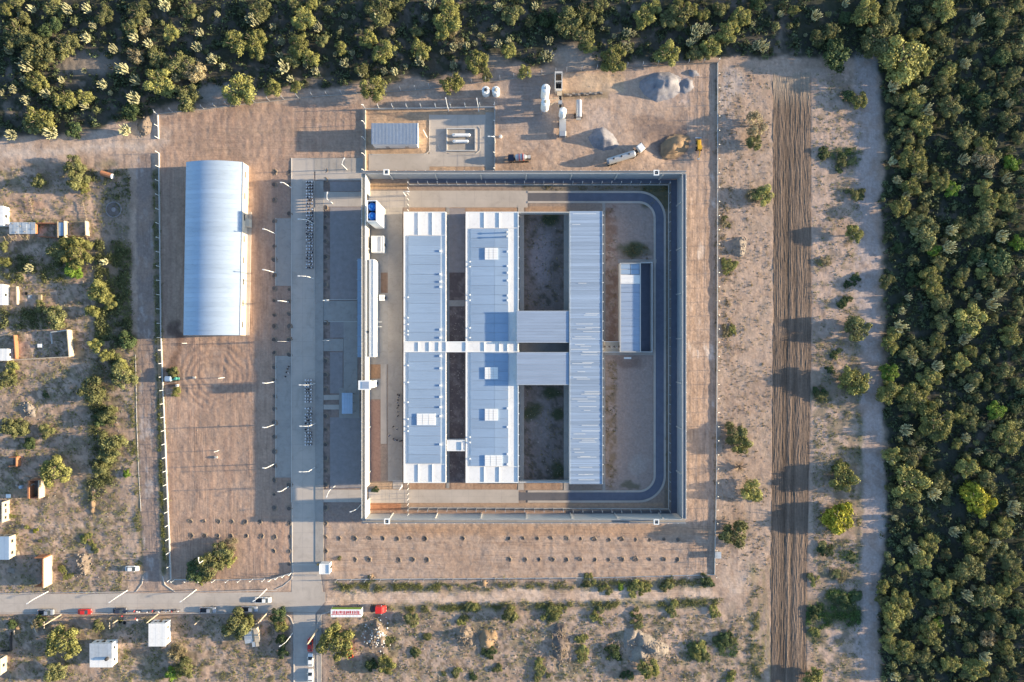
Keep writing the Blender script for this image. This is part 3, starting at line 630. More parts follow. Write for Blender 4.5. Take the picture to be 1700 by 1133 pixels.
def tank_tower():
    z = 14.6; x0, y1 = W(608.8, 332, z); x1, y0 = W(625, 367, z)
    o = A('water_tower', ((x0 + x1) / 2, (y0 + y1) / 2, 0), 'white concrete water tower holding two blue tanks against the west wall', 'water tower')
    mb = MB(); mb.box(x0, x1, y0, y1, -.3, 12.2); mb.build('shaft', M['white'], o)
    mb = MB(); mb.box(x0 + .2, x1 - .2, y0 + .2, y1 - .2, 12.2, 12.35); mb.build('deck', M['dark_metal'], o)
    w = .2
    for a, b, c, d in ((x0, x1, y0, y0 + w), (x0, x1, y1 - w, y1), (x0, x0 + w, y0 + w, y1 - w), (x1 - w, x1, y0 + w, y1 - w)):
        mb = MB(); mb.box(a, b, c, d, 12.2, z); mb.build('parapet', M['white'], o)
    for k, (f, lb) in enumerate(((.28, 'upper'), (.73, 'lower'))):
        cx, cy = (x0 + x1) / 2, y1 + (y0 - y1) * f
        t = A('water_tank', (cx, cy, 12.35), 'blue round plastic water tank, %s of the pair on the tower' % lb, 'water tank', 'blue tanks on the water tower')
        mb = MB(); mb.lathe((cx, cy, 12.35), [(1.25, 0), (1.3, .15), (1.3, .7), (1.25, .75), (1.3, .8), (1.3, 1.35), (1.15, 1.6), (.75, 1.85), (.45, 1.9)], 22); mb.build('shell', M['tank_blue'], t, smooth=False)
        mb = MB(); mb.lathe((cx, cy, 14.25), [(.42, 0), (.42, .12), (.3, .16)], 14); mb.build('lid', M['tank_blue'], t)
        for q in range(8):
            a = q * math.pi / 4; mb = MB(); mb.box(cx + .55 , cx + 1.15, cy - .05, cy + .05, 13.9, 14.12, rz=a, c=(cx, cy)); mb.build('rib', M['tank_blue'], t)
tank_tower()

# ------------------------------------------------------------------ the cell blocks
def windows(o, x, ya, yb, zc, n, out=1, w=1.2, h=.8, mm='glass'):
    for i in range(n):
        y = ya + (yb - ya) * (i + .5) / n; mb = MB(); mb.box(min(x, x + out * .03), max(x, x + out * .03), y - w / 2, y + w / 2, zc - h / 2, zc + h / 2); mb.build('window', M[mm], o)

def block(label, X0, X1, strip_x, gutter_x, beams, ny, sy, hatches, seam=None):
    ZR, ZB = 3.62, 3.3
    o = A('cell_block', (*W((X0 + X1) / 2, 577, ZB), 0), label, 'building')
    mb = MB(); wbox(mb, X0, 351, X1, 803, -.3, ZB - .002, 3.6); mb.build('wall', M['wall'], o)
    mb = MB(); wbox(mb, X0 + 1, 352, X1 - 1, 802, ZB - .001, ZB + .04, ZB); mb.build('terrace', M['white_roof'], o)
    for nm, a in (('parapet', (X0, 351, X0 + 1.3, 803)), ('parapet', (X1 - 1.4, 351, X1, 803)), ('parapet', (X0 + 1.3, 351, X1 - 1.4, 352.4)), ('parapet', (X0 + 1.3, 801.5, X1 - 1.4, 803))):
        mb = MB(); wbox(mb, *a, ZB, 3.6); mb.build(nm, M['white'], o)
    for b in beams:
        for (u, v) in ((352.5, ny), (sy, 801.4)):
            mb = MB(); wbox(mb, b - .2, u, b + .8, v, ZB + .03, ZB + .30); mb.build('roof_beam', M['white_roof'], o)
    for yy in (ny, sy):
        mb = MB(); wbox(mb, X0 + 1.4, yy - .5, X1 - 1.5, yy + .5, ZB + .03, ZB + .25); mb.build('roof_beam', M['white_roof'], o)
    cols = [(gutter_x, strip_x)] if seam is None else [(gutter_x, seam), (seam, strip_x)]
    spans = [(ny + 1, 567.6), (586, sy - 1)]
    for ci, (cx0, cx1) in enumerate(cols):
        for (u, v) in spans:
            n = max(1, round((v - u) / 15.5))
            for i in range(n):
                a = u + (v - u) * i / n; b = u + (v - u) * (i + 1) / n
                x0, y1 = W(cx0, a, ZR); x1, y0 = W(cx1, b, ZR); dz = (rng.random() - .5) * .02
                zl, zr = (ZR - .0, ZR + .10) if ci == 0 else (ZR + .10, ZR + .02)
                if seam is None: zl, zr = ZR + .06, ZR - .02
                mb = MB(); g = .03
                vs = [(x0 + .02, y0 + g, ZB + .05), (x1 - .02, y0 + g, ZB + .05), (x1 - .02, y1 - g, ZB + .05), (x0 + .02, y1 - g, ZB + .05),
                      (x0 + .02, y0 + g, zl + dz), (x1 - .02, y0 + g, zr + dz), (x1 - .02, y1 - g, zr + dz), (x0 + .02, y1 - g, zl + dz)]
                mb.add(vs, [(3, 2, 1, 0), (4, 5, 6, 7), (0, 1, 5, 4), (1, 2, 6, 5), (2, 3, 7, 6), (3, 0, 4, 7)]); mb.build('roof_sheet', M['metal_roof'], o)
                if i % 2 == 0 or True:
                    pass
        # ribs of the sheets: real low seams, joined
    rb = MB(); xa = W(gutter_x, 0, ZR)[0]; xb = W(strip_x, 0, ZR)[0]
    for (u, v) in spans:
        ya = W(0, u, ZR)[1]; yb = W(0, v, ZR)[1]; y = yb + .4
        while y < ya - .3: rb.box(xa + .05, xb - .05, y - .02, y + .02, ZR - .05, ZR + .075); y += .78
    rb.build('roof_seam', M['metal_roof_mid'], o, kind='stuff')
    for (a, b, c, d) in hatches:
        mb = MB(); wbox(mb, a, b, c, d, ZR, ZR + .42); h = mb.build('roof_light', M['white'], o)
        mb = MB()
        for q in range(1, 5): wbox(mb, a + .8, b + (d - b) * q / 5 - .12, c - .8, b + (d - b) * q / 5 + .12, ZR + .4, ZR + .46)
        for q in range(1, 3): wbox(mb, a + (c - a) * q / 3 - .12, b + .8, a + (c - a) * q / 3 + .12, d - .8, ZR + .4, ZR + .455)
        sub(mb, 'glazing_bar', M['kerb'], h, o, kind='stuff')
    ex = W(X1, 0, 3.6)[0]; wx = W(X0, 0, 3.6)[0]; yt = W(0, 360, 3)[1]; yb = W(0, 795, 3)[1]
    windows(o, ex, yb, yt, 2.2, 26); windows(o, wx, yb, yt, 2.2, 26, -1)
    # wall brackets that show as ticks along the parapet
    for i in range(26):
        yy = 357 + i * 17.4; mb = MB(); wbox(mb, X1, yy, X1 + 1.2, yy + 1.0, 3.2, 3.58); mb.build('bracket', M['white'], o)
    return o
b1 = block('long west cell block with one white roof light and white end terraces', 670, 740.5, 732, 678, (694, 717.5), 390, 772, [(692, 688, 722.5, 707)])
b2 = block('long middle cell block with four white roof lights and a ridge line', 773, 861, 844, 781, (803.5, 828.5), 378, 776, [(805, 411, 826.5, 430.5), (805, 611, 826.5, 630.5), (805, 680, 826.5, 699.5), (805, 757, 834, 775)], seam=821)
for o, xs_, ysl in ((b1, 731.5, (416, 454.5, 467, 475.5, 546.5, 560, 592, 612.5, 641, 660, 677, 692, 739)), (b2, 843.5, (417, 441, 452, 465, 490, 498, 679, 710, 755, 772))):
    for y in ysl:
        mb = MB(); wbox(mb, xs_ - 2.2, y - 1.6, xs_ + 1, y + 1.8, 3.45, 3.95); mb.build('vent_box', M['white'], o)
for o, xs_, ysl in ((b1, 677, (493, 527, 538, 549, 555, 608, 636, 669, 697, 709, 717)), (b2, 780, (434, 442, 489, 498, 544, 560, 727, 736, 763))):
    for y in ysl:
        mb = MB(); x, yy = W(xs_, y, 3.8); mb.tube((x, yy, 3.3), (x, yy, 4.0), .3, .2, 8); mb.build('roof_vent', M['white'], o)
for y in (384.5, 391.5):
    x, yy = W(841, y, 5.2); mb = MB(); mb.tube((x, yy, 3.5), (x, yy, 5.3), .22, n=10); v = mb.build('flue', M['steel'], b2)
    mb = MB(); mb.lathe((x, yy, 5.35), [(.38, 0), (.34, .12), (.05, .25)], 10); sub(mb, 'cowl', M['steel'], v, b2)

# spine corridor roof running across the blocks
sp = A('corridor', (*W(800, 577, 3.9), 0), 'narrow white roofed corridor crossing both long cell blocks', 'building')
mb = MB(); wbox(mb, 670.3, 568.5, 861.5, 585.3, -.2, 3.80); mb.build('roof_deck', M['white_roof'], sp)
for y in (568, 584.6): mb = MB(); wbox(mb, 670, y, 862, y + 1.3, 3.3, 4.12); mb.build('parapet', M['white'], sp)
for x in (694, 712, 728, 740, 773, 803.5, 828.5, 842, 859): mb = MB(); wbox(mb, x, 569.3, x + 1, 584.6, 3.8, 4.06); mb.build('roof_beam', M['white_roof'], sp)
br = A('link_bridge', (*W(757, 741, 3.5), 0), 'short white flat roof linking the two long cell blocks near their south ends', 'building')
mb = MB(); wbox(mb, 741.5, 732, 772, 750, -.2, 3.35); mb.build('roof_deck', M['white_roof'], br)
for y in (732, 749): mb = MB(); wbox(mb, 741.5, y, 772, y + 1.1, 3.35, 3.6); mb.build('parapet', M['white'], br)
mb = MB(); wbox(mb, 766, 735, 767, 748.9, 3.35, 3.7); mb.build('roof_beam', M['white_roof'], br)

def big_block():
    ZR = 5.8; o = A('cell_block', (*W(973, 577, ZR), 0), 'tall east cell block with a streaky corrugated metal roof', 'building')
    mb = MB(); wbox(mb, 946.3, 350.3, 999.3, 804.6, -.3, ZR - .2, ZR); mb.build('wall', M['wall'], o)
    y = 350.0; r = random.Random(3)
    while y < 804:
        h = r.choice([3.2, 4.5, 5.2, 6.5, 5.2]); y2 = min(805, y + h); x0, ya = W(945.5, y, ZR); x1, yb = W(1000, y2, ZR)
        mb = MB(); t = r.uniform(-.05, .05) * (1 if y > 560 else .5); e = r.uniform(0, .02)
        mb.add([(x0, yb + .015, ZR - .18), (x1, yb + .015, ZR - .18), (x1, ya - .015, ZR - .18), (x0, ya - .015, ZR - .18),
                (x0, yb + .015, ZR + e), (x1, yb + .015, ZR + .02 + e - t * .4), (x1, ya - .015, ZR + .02 + t + e), (x0, ya - .015, ZR + e + t * .6)],
               [(3, 2, 1, 0), (4, 5, 6, 7), (0, 1, 5, 4), (1, 2, 6, 5), (2, 3, 7, 6), (3, 0, 4, 7)])
        mb.build('roof_sheet', M['metal_roof_old'], o); y = y2
    mb = MB()
    for k in range(46):
        yy = r.uniform(352, 800) if k < 16 else r.uniform(520, 800); xa = r.uniform(947, 975); xb = xa + r.uniform(10, 998 - xa)
        wbox(mb, xa, yy, xb, yy + .55, ZR + .05, ZR + .16)
    mb.build('lap_flashing', M['white'], o, kind='stuff')
    for x in (945.2, 999.6): mb = MB(); wbox(mb, x, 350, x + 1, 805, ZR - .3, ZR + .18); mb.build('edge_flashing', M['tin'], o)
    for i in range(28):
        yy = 356 + i * 16; mb = MB(); wbox(mb, 1000.7, yy, 1002, yy + 1.1, 4.9, 5.4); mb.build('bracket', M['white'], o)
    xw = W(946.3, 0, ZR)[0]; xe = W(999.3, 0, ZR)[0]; windows(o, xw, W(0, 795, 3)[1], W(0, 360, 3)[1], 3.8, 26, -1); windows(o, xe, W(0, 795, 3)[1], W(0, 360, 3)[1], 3.8, 26, 1)
    return o
big_block()
for (y0, y1, lb) in ((516, 569.8, 'upper'), (586.2, 640, 'lower')):
    ZR = 5.76; o = A('link_building', (*W(902, y0 + 26, ZR), 0), 'square grey metal roofed hall joining the middle and east blocks, %s of the two' % lb, 'building', 'link halls')
    mb = MB(); wbox(mb, 861, y0 + .6, 944, y1 - .6, -.3, ZR - .2, ZR); mb.build('wall', M['wall'], o)
    mb = MB(); wbox(mb, 858.4, y0 + .6, 862, y1 - .6, 3.4, ZR - .2, ZR); mb.build('upper_wall', M['wall'], o)
    n = 11
    for i in range(n):
        a = y0 + (y1 - y0) * i / n; b = y0 + (y1 - y0) * (i + 1) / n; mb = MB(); wbox(mb, 858, a + .12, 944.6, b - .12, ZR - .18, ZR + rng.random() * .015); mb.build('roof_sheet', M['metal_roof_mid'], o)
    for q in (y0 - .5, y1 - .5): mb = MB(); wbox(mb, 858, q, 944.6, q + .9, ZR - .2, ZR + .1); mb.build('edge_flashing', M['tin'], o)
struct('courtyard_floor', wbox(MB(), 862, 571, 944, 585.5, -.3, .12), M['paving'])

def annex():
    ZR = 4.25; o = A('annex', (*W(1046, 510, ZR), 0), 'narrow annex with blue grey metal roof and a glazed north end', 'building')
    mb = MB(); wbox(mb, 1029.5, 436.5, 1063, 585, -.3, ZR - .3, ZR); mb.build('wall', M['wall'], o)
    for i in range(8):
        a = 471 + 113.5 * i / 8; b = 471 + 113.5 * (i + 1) / 8; mb = MB(); wbox(mb, 1030.5, a + .15, 1062.4, b - .15, ZR - .25, ZR); mb.build('roof_sheet', M['metal_roof_mid'], o)
    mb = MB(); wbox(mb, 1030.5, 456, 1062.4, 470.6, ZR - .25, ZR + .05); mb.build('roof_deck', M['white_roof'], o)
    for i in range(2):
        for j in range(2): mb = MB(); wbox(mb, 1031 + 16 * i, 438 + 9 * j, 1046 + 16 * i, 446 + 9 * j, ZR - .4, ZR - .1); mb.build('roof_pane', M['blue_tin'], o)
    for a in ((1029, 436, 1030.3, 586), (1062.6, 436, 1063.9, 586), (1030.3, 436, 1062.6, 437.2), (1030.3, 584.8, 1062.6, 586)): mb = MB(); wbox(mb, *a, ZR - .3, ZR + .22); mb.build('parapet', M['wall'], o)
annex()
def low_wall(label, x0, y0, x1, y1, h, m='wall', name='courtyard_wall'):
    o = wbox(MB(), x0, y0, x1, y1, -.3, h).build(name, M[m]); return tag(o, label, 'wall')
low_wall('thin high wall closing the north side of the upper courtyard', 862, 351, 945, 352.6, 3.2)
low_wall('thin high wall closing the south side of the lower courtyard', 862, 801, 945, 802.8, 3.2)
low_wall('thin wall on the right side of the annex exercise strip', 1082, 434.5, 1083.3, 586, 3.0)
low_wall('short wall across the top of the annex exercise strip', 1064.2, 434.5, 1082, 435.8, 3.0)
low_wall('short wall across the bottom of the annex exercise strip', 1064.2, 584.8, 1082, 586, 3.0)
cw = A('covered_walk', (*W(1014, 577, 3), 0), 'short walkway slab joining the east block to the annex', 'walkway')
mb = MB(); wbox(mb, 1001.5, 568.5, 1029, 586, 2.6, 2.85); mb.build('slab', M['adobe'], cw)
for q in (568, 585.2): mb = MB(); wbox(mb, 1001.5, q, 1029, q + .8, -.2, 3.2); mb.build('side_wall', M['white'], cw)
ck = A('long_bench', (*W(1040, 595.6, .8), 0), 'long white bench on the dirt below the annex', 'bench')
mb = MB(); wbox(mb, 1036, 594, 1048, 597.2, .45, .6); mb.build('seat', M['white'], ck)
for q in (1037, 1046): mb = MB(); wbox(mb, q, 594.6, q + .8, 596.6, 0, .45); mb.build('leg', M['wall'], ck)

# gatehouse on the inner side of the west wall, canopy on its outer side, small buildings nearby
gh = A('gatehouse', (*W(614, 512, 7), 0), 'long narrow cream gatehouse built against the inside of the west wall', 'building')
mb = MB(); wbox(mb, 607.2, 430, 621, 594, -.3, 6.9); mb.build('wall', M['white'], gh)
for a in ((607.4, 430.2, 608.6, 593.8), (613.2, 430.2, 614.4, 593.8), (619.6, 430.2, 620.8, 593.8)): mb = MB(); wbox(mb, *a, 6.9, 7.3); mb.build('parapet', M['white'], gh)
for y in (430, 450, 474, 494, 558, 593): mb = MB(); wbox(mb, 614.5, y, 619.5, y + .9, 6.9, 7.28); mb.build('roof_beam', M['white'], gh)
mb = MB(); wbox(mb, 608.8, 431, 613, 593, 6.9, 6.96); mb.build('roof_sheet', M['adobe'], gh)
for i in range(21):
    y = 434 + i * 3.1; mb = MB(); wbox(mb, 621, y, 622.6, y + 1.4, .3, 6.6); mb.build('fin', M['white'], gh)
wbox(MB(), 610, 549, 612, 552, 6.96, 7.4).build('roof_vent', M['dark_metal'], gh)
cn = A('canopy', (*W(597, 512, 3), 0), 'narrow blue grey canopy along the outside of the west wall', 'canopy')
for i in range(9):
    a = 429 + i * 18.4; mb = MB(); wbox(mb, 593.4, a, 600.4, a + 18, 3.2, 3.35); mb.build('roof_sheet', M['blue_tin'], cn)
for i in range(6): x, y = W(594.5, 433 + i * 31, 1.6); MB().box(x - .1, x + .1, y - .1, y + .1, 0, 3.2).build('post', M['steel'], cn)
c2 = A('canopy', (*W(575.5, 670.5, 3), 0), 'free standing light blue canopy on the paved square outside the west wall', 'canopy')
for i in range(4):
    mb = MB(); wbox(mb, 567.5 + i * 4.45, 653.5, 567.5 + (i + 1) * 4.45 - .15, 688, 3.1, 3.25); mb.build('roof_sheet', M['barn_roof'], c2)
for px in (568.5, 584.5):
    for py in (655, 670, 686): x, y = W(px, py, 3.1); MB().box(x - .12, x + .12, y - .12, y + .12, 0, 3.1).build('post', M['steel'], c2)
def flat_box(label, x0, y0, x1, y1, z, cat='building', name='service_building', shade=True):
    o = A(name, (*W((x0 + x1) / 2, (y0 + y1) / 2, z), 0), label, cat)
    mb = MB(); wbox(mb, x0 + .3, y0 + .3, x1 - .3, y1 - .3, -.3, z - .3, z); mb.build('wall', M['white'], o)
    w = 1.2
    for a in ((x0, y0, x0 + w, y1), (x1 - w, y0, x1, y1), (x0 + w, y0, x1 - w, y0 + w), (x0 + w, y1 - w, x1 - w, y1)): mb = MB(); wbox(mb, *a, z - .35, z); mb.build('parapet', M['white'], o)
    mb = MB(); wbox(mb, x0 + w, y0 + w, x1 - w, y1 - w, z - .3, z - .24); mb.build('roof', M['white_roof'], o)
    x, y = W(x1 - .3, (y0 + y1) / 2, z); MB().box(x, x + .03, y - .45, y + .45, 0, 2.1).build('door', M['dark_metal'], o)
    return o
fb = flat_box('small white flat roofed building below the blue tank tower', 616.5, 391, 637, 418.5, 3.3)
mb = MB(); wbox(mb, 632, 392.5, 634.8, 417, 3.0, 3.3); mb.build('roof_beam', M['white'], fb)
flat_box('tiny white kiosk beside the gatehouse inside the west wall', 629.5, 489, 638, 498.5, 2.6)
flat_box('gate hut with square white roof beside the south entrance gate', 530, 937.5, 547, 954.5, 2.9, name='gate_hut')

# ------------------------------------------------------------------ big barn-roofed hall
def hall():
    zt = 7.6; ze = 5.4
    o = A('hall', (*W(356, 412, 6), 0), 'huge blue white arched metal hall on the dirt lot', 'building')
    # eave corners seen in the picture at height ze
    P = [W(309, 268.5, ze), W(402.5, 268.5, ze), W(397.5, 556, ze), W(304.5, 556, ze)]
    TL, TR, BR, BL = [Vector(p) for p in P]
    n = 37; NS = 12
    for i in range(n):
        t0, t1 = i / n + .0004, (i + 1) / n - .0004; mb = MB(); vs = []; fs = []
        for t, lift in ((t0, .0), (t1, .0)):
            L_ = TL.lerp(BL, t); R_ = TR.lerp(BR, t)
            for k in range(NS + 1):
                u = k / NS; p = L_.lerp(R_, u); a = (u - .5) * 2; z = ze + (zt - ze) * (1 - a * a)
                vs.append((p.x, p.y, z))
        for k in range(NS): fs.append((k + NS + 1, k + NS + 2, k + 1, k))
        mb.add(vs, fs); s = mb.build('roof_sheet', M['barn_roof'], o, smooth=True)
    rb = MB()
    for i in range(n + 1):
        t = min(max(i / n, .0006), .9994); L_ = TL.lerp(BL, t); R_ = TR.lerp(BR, t); pr = None
        for k in range(NS + 1):
            u = k / NS; p = L_.lerp(R_, u); a = (u - .5) * 2; z = ze + (zt - ze) * (1 - a * a) + .02
            if pr: rb.tube(pr, (p.x, p.y, z), .045, n=4)
            pr = (p.x, p.y, z)
    rb.build('roof_seam', M['barn_roof'], o, kind='stuff')
    for a, b, nm in ((TL, BL, 0), (BR, TR, 0)):
        mb = MB(); d = Vector((b - a)); mb.add([(a.x, a.y, -.3), (b.x, b.y, -.3), (b.x, b.y, ze), (a.x, a.y, ze)], [(0, 1, 2, 3)]); mb.build('wall', M['wall_cream'], o)
    for a, b in ((BL, BR), (TR, TL)):
        mb = MB(); vs = [(a.x, a.y, -.3), (b.x, b.y, -.3)]
        for k in range(NS, -1, -1):
            u = k / NS; p = a.lerp(b, u); q = (u - .5) * 2; z = ze + (zt - ze) * (1 - q * q); vs.append((p.x, p.y, z - .02))
        mb.add(vs, [tuple(range(len(vs)))]); mb.build('gable_wall', M['tin'], o)
    mb = MB(); mb.prism([tuple(TR + Vector((-.02, 0))), tuple(TR + Vector((.28, 0))), tuple(BR + Vector((.28, 0))), tuple(BR + Vector((-.02, 0)))], ze - .12, ze + .08); mb.build('gutter', M['tin'], o)
    for i in range(8):
        t = (i + .5) / 8; p = TR.lerp(BR, t); mb = MB(); mb.box(p.x, p.x + .06, p.y - 1, p.y + 1, 2.6, 3.4); mb.build('window', M['glass'], o)
    p = TR.lerp(BR, .34); mb = MB(); mb.box(p.x, p.x + 1.3, p.y - 1.3, p.y + 1.3, -.2, 2.4); mb.build('porch', M['wall_cream'], o)
    mb = MB(); mb.prism([tuple(TR.lerp(BR, .27) + Vector((0, 0))), tuple(TR.lerp(BR, .27) + Vector((1.2, 0))), tuple(BR + Vector((1.2, 0))), tuple(BR)], -.2, .22); mb.build('apron', M['concrete'], o)
hall()

# ------------------------------------------------------------------ north yard: plant building, gas tanks
def plant():
    z = 5.2; o = A('plant_building', (*W(654, 221, z), 0), 'plant building with ribbed blue grey roof in the walled north yard', 'building')
    mb = MB(); wbox(mb, 617.5, 205, 691.5, 238.3, -.3, z - .2, z); mb.build('wall', M['white'], o)
    n = 9
    for i in range(n):
        a = 616.5 + 76 * i / n; b = 616.5 + 76 * (i + 1) / n; mb = MB(); wbox(mb, a + .05, 204, b - .05, 239, z - .18, z); s = mb.build('roof_sheet', M['metal_roof'], o)
    mb = MB()
    for i in range(33): wbox(mb, 617.4 + i * 2.33, 204, 618.3 + i * 2.33, 239, z - .02, z + .10)
    mb.build('roof_rib', M['tin'], o, kind='stuff')
    mb = MB(); wbox(mb, 693, 203.6, 694.4, 239.4, z - .2, z + .15); mb.build('fascia', M['white'], o)
    y = W(0, 238.3, z)[1]
    for px in (640, 673): x = W(px, 0, z)[0]; MB().box(x - .6, x + .6, y - .04, y, 0, 2.3).build('door', M['steel'], o)
plant()
pen = A('tank_pen', (*W(765, 230, .8), 0), 'low walled pen around two long white gas tanks in the north yard', 'wall')
for a in ((741, 212, 742.6, 250), (788, 213, 789.6, 250), (742.6, 212, 788, 213.6), (742.6, 248.4, 788, 250)): mb = MB(); wbox(mb, *a, -.2, .75); mb.build('wall_panel', M['wall'], pen)
mb = MB(); wbox(mb, 742.6, 213.6, 788, 248.4, -.2, .12, .1); mb.build('floor', M['concrete_old'], pen)
for y, a, b, lb in ((223, 750, 781, 'upper, longer'), (233.7, 751, 778, 'lower, shorter')):
    x0, yy = W(a, y, 1.6); x1, _ = W(b, y, 1.6); o = A('gas_tank', ((x0 + x1) / 2, yy, .12), 'white horizontal gas tank, the %s one in the pen' % lb, 'gas tank', 'gas tanks')
    mb = MB(); st = [(0, .12), (.15, .4), (.45, .55), (x1 - x0 - .45, .55), (x1 - x0 - .15, .4), (x1 - x0, .12)]
    mb.path([(x0 + q, yy, 1.15) for q, r in st], [r for q, r in st], 14); mb.build('shell', M['white'], o, smooth=False)
    for q in (1.2, x1 - x0 - 1.2): MB().box(x0 + q - .15, x0 + q + .15, yy - .45, yy + .45, 0.12, .75).build('saddle', M['wall'], o)
    mb = MB(); mb.tube((x0 + 1, yy, 1.65), (x0 + 1, yy, 1.95), .16); mb.build('valve', M['steel'], o)
# east face low dark details: pipe frames
for k, px in enumerate((699,)):
    o = A('service_pipe', (*W(707, 222, .5), 0), 'thin white pipe leaning across the dirt beside the plant building', 'pipe')
    a = W(702.5, 215, .4); b = W(709.5, 228, .4); MB().tube((*a, .3), (*b, .3), .12).build('pipe_run', M['white'], o)

# ------------------------------------------------------------------ fences
def post_mesh(h, arm, m, w=.07):
    mb = MB(); mb.box(-w, w, -w, w, -.2, h)
    if arm: mb.add([(-w, -w, h), (w, -w, h), (w, w, h), (-w, w, h), (arm - w, -w, h + .45), (arm + w * .3, -w, h + .45), (arm + w * .3, w, h + .45), (arm - w, w, h + .45)], [(0, 1, 5, 4), (1, 2, 6, 5), (2, 3, 7, 6), (3, 0, 4, 7), (4, 5, 6, 7)])
    me = bpy.data.meshes.new('post'); me.from_pydata(mb.v, [], mb.f); me.materials.append(m); return me
PM = {}
def fence(label, pts, h=2.9, plinth=.55, sp=23.3, arm=.45, side=1, pm='white', name='fence', base='wall', wires=True):
    o = A(name, (*W(*pts[0]), 0), label, 'fence')
    key = (h, arm, pm)
    if key not in PM: PM[key] = post_mesh(h, arm, M[pm])
    bw = MB(); wi = MB()
    for (a, b) in zip(pts[:-1], pts[1:]):
        A_, B_ = Vector(W(*a)), Vector(W(*b)); d = (B_ - A_); L_ = d.length; d.normalize(); n = Vector((-d.y, d.x)) * .13
        if plinth: bw.prism([tuple(A_ + n), tuple(A_ - n), tuple(B_ - n), tuple(B_ + n)], -.3, plinth)
        c = max(1, round(L_ / (sp * S))); ang = math.atan2(d.y, d.x) + side * math.pi / 2
        for i in range(c + 1):
            p = A_ + d * L_ * i / c; q = bpy.data.objects.new('post', PM[key]); COL.objects.link(q); q.parent = o
            q.location = (p.x - o.location.x, p.y - o.location.y, 0); q.rotation_euler = (0, 0, ang)
        if wires:
            for z in np.arange(plinth + .3, h + .01, .5): wi.prism([tuple(A_ + n * .12), tuple(A_ - n * .12), tuple(B_ - n * .12), tuple(B_ + n * .12)], z, z + .025)
    if plinth: bw.build('base_wall', M[base], o)
    if wires and wi.v: wi.build('wire', M['wire'], o, kind='stuff')
    return o
fence('pale outer fence down the left edge of the dirt lot', [(264.5, 254), (268, 560), (276, 760), (284.5, 962)], side=1)
fence('short white fence above the left lot entrance', [(262.5, 190), (264, 230)], side=1)
fence('outer fence along the top of the dirt lot below the woodland', [(263, 189), (340, 181), (400, 173)], side=1, pm='steel', base='concrete_old')
fence('thin outer fence rising from the lot to the works yard', [(400, 173), (520, 160), (690, 149), (830, 133), (922, 121)], side=1, plinth=.25, pm='steel', base='concrete_old')
fence('outer fence along the top of the works yard behind the stone piles', [(940, 120), (1040, 112), (1191, 104)], side=1, plinth=.5, base='rock', pm='steel')
fence('long outer fence on the right of the compound', [(1191, 104), (1190.5, 500), (1189, 800), (1186, 955)], side=-1, plinth=.5, pm='steel')
fence('outer fence along the bottom above the dirt road', [(1186, 955), (1000, 960), (800, 961.5), (560, 963)], side=-1, plinth=.25, pm='steel')
fence('short outer fence between the lot and the entrance road', [(291, 963), (380, 963.5), (440, 962)], side=1, plinth=.4)
fence('slanting fence panel left of the entrance gate', [(451, 962), (484, 952)], side=1, sp=12, plinth=.7)
fence('bar fence on the left of the north yard', [(607, 286), (607, 181)], h=4.2, plinth=.65, sp=24, side=1, base='wall_cream')
fence('fence on top of the north yard wall', [(607, 181), (700, 180), (821.5, 178)], h=3.6, plinth=.9, sp=24, side=1)
fence('low walled fence on the right of the north yard', [(821.5, 178), (821.5, 282)], h=2.6, plinth=.7, sp=24, side=-1)
fence('inner mesh fence along the north patrol strip', [(680, 306.5), (1108.5, 306.5)], h=3.2, plinth=.35, sp=16, side=1, pm='steel')
fence('inner mesh fence along the east patrol strip', [(1110, 306.5), (1110, 846)], h=3.2, plinth=.35, sp=16, side=-1, pm='steel')
fence('inner mesh fence of framed panels along the south patrol strip', [(1109, 846), (680, 844)], h=3.2, plinth=.35, sp=16, side=1, pm='steel')
fence('white mesh fence across the north inner road', [(678.5, 296), (678.5, 350)], h=3.0, plinth=0, sp=9, arm=0, pm='white')
fence('white mesh fence across the south inner road', [(678.5, 803), (678.5, 862)], h=3.0, plinth=0, sp=9, arm=0, pm='white')
fence('post and wire fence beside the lower left road', [(0, 1024), (130, 1026), (240, 1025)], h=1.4, plinth=0, sp=26, arm=0, pm='wood', wires=True)
g = A('sliding_gate', (*W(503, 955, 1), 0), 'low metal sliding gate across the south entrance road', 'gate')
a = W(486, 955); b = W(528, 955)
for z in (.25, .9, 1.5): MB().box(a[0], b[0], a[1] - .03, a[1] + .03, z, z + .06).build('rail', M['steel'], g)
for i in range(22): x = a[0] + (b[0] - a[0]) * i / 21; MB().box(x - .02, x + .02, a[1] - .025, a[1] + .025, .1, 1.6).build('bar', M['steel'], g)
g = A('gate_bar', (*W(503, 937, 1), 0), 'thin barrier pole above the sliding gate at the gate hut', 'barrier')
a = W(486, 937.3); b = W(529, 937.3); MB().tube((a[0], a[1], 1), (b[0], b[1], 1), .07).build('pole', M['wall'], g); MB().box(b[0] - .25, b[0] + .1, b[1] - .2, b[1] + .2, 0, 1.1).build('housing', M['yellow'], g)
g = A('service_box', (*W(1191, 923, 1), 0), 'small grey metal kiosk on the right outer fence near its lower end', 'kiosk')
mb = MB(); wbox(mb, 1188, 918, 1197, 928, 0, 1.6); mb.build('cabinet', M['steel'], g)
mb = MB(); wbox(mb, 1187.6, 917.6, 1197.4, 928.4, 1.6, 1.72); mb.build('lid', M['tin'], g)
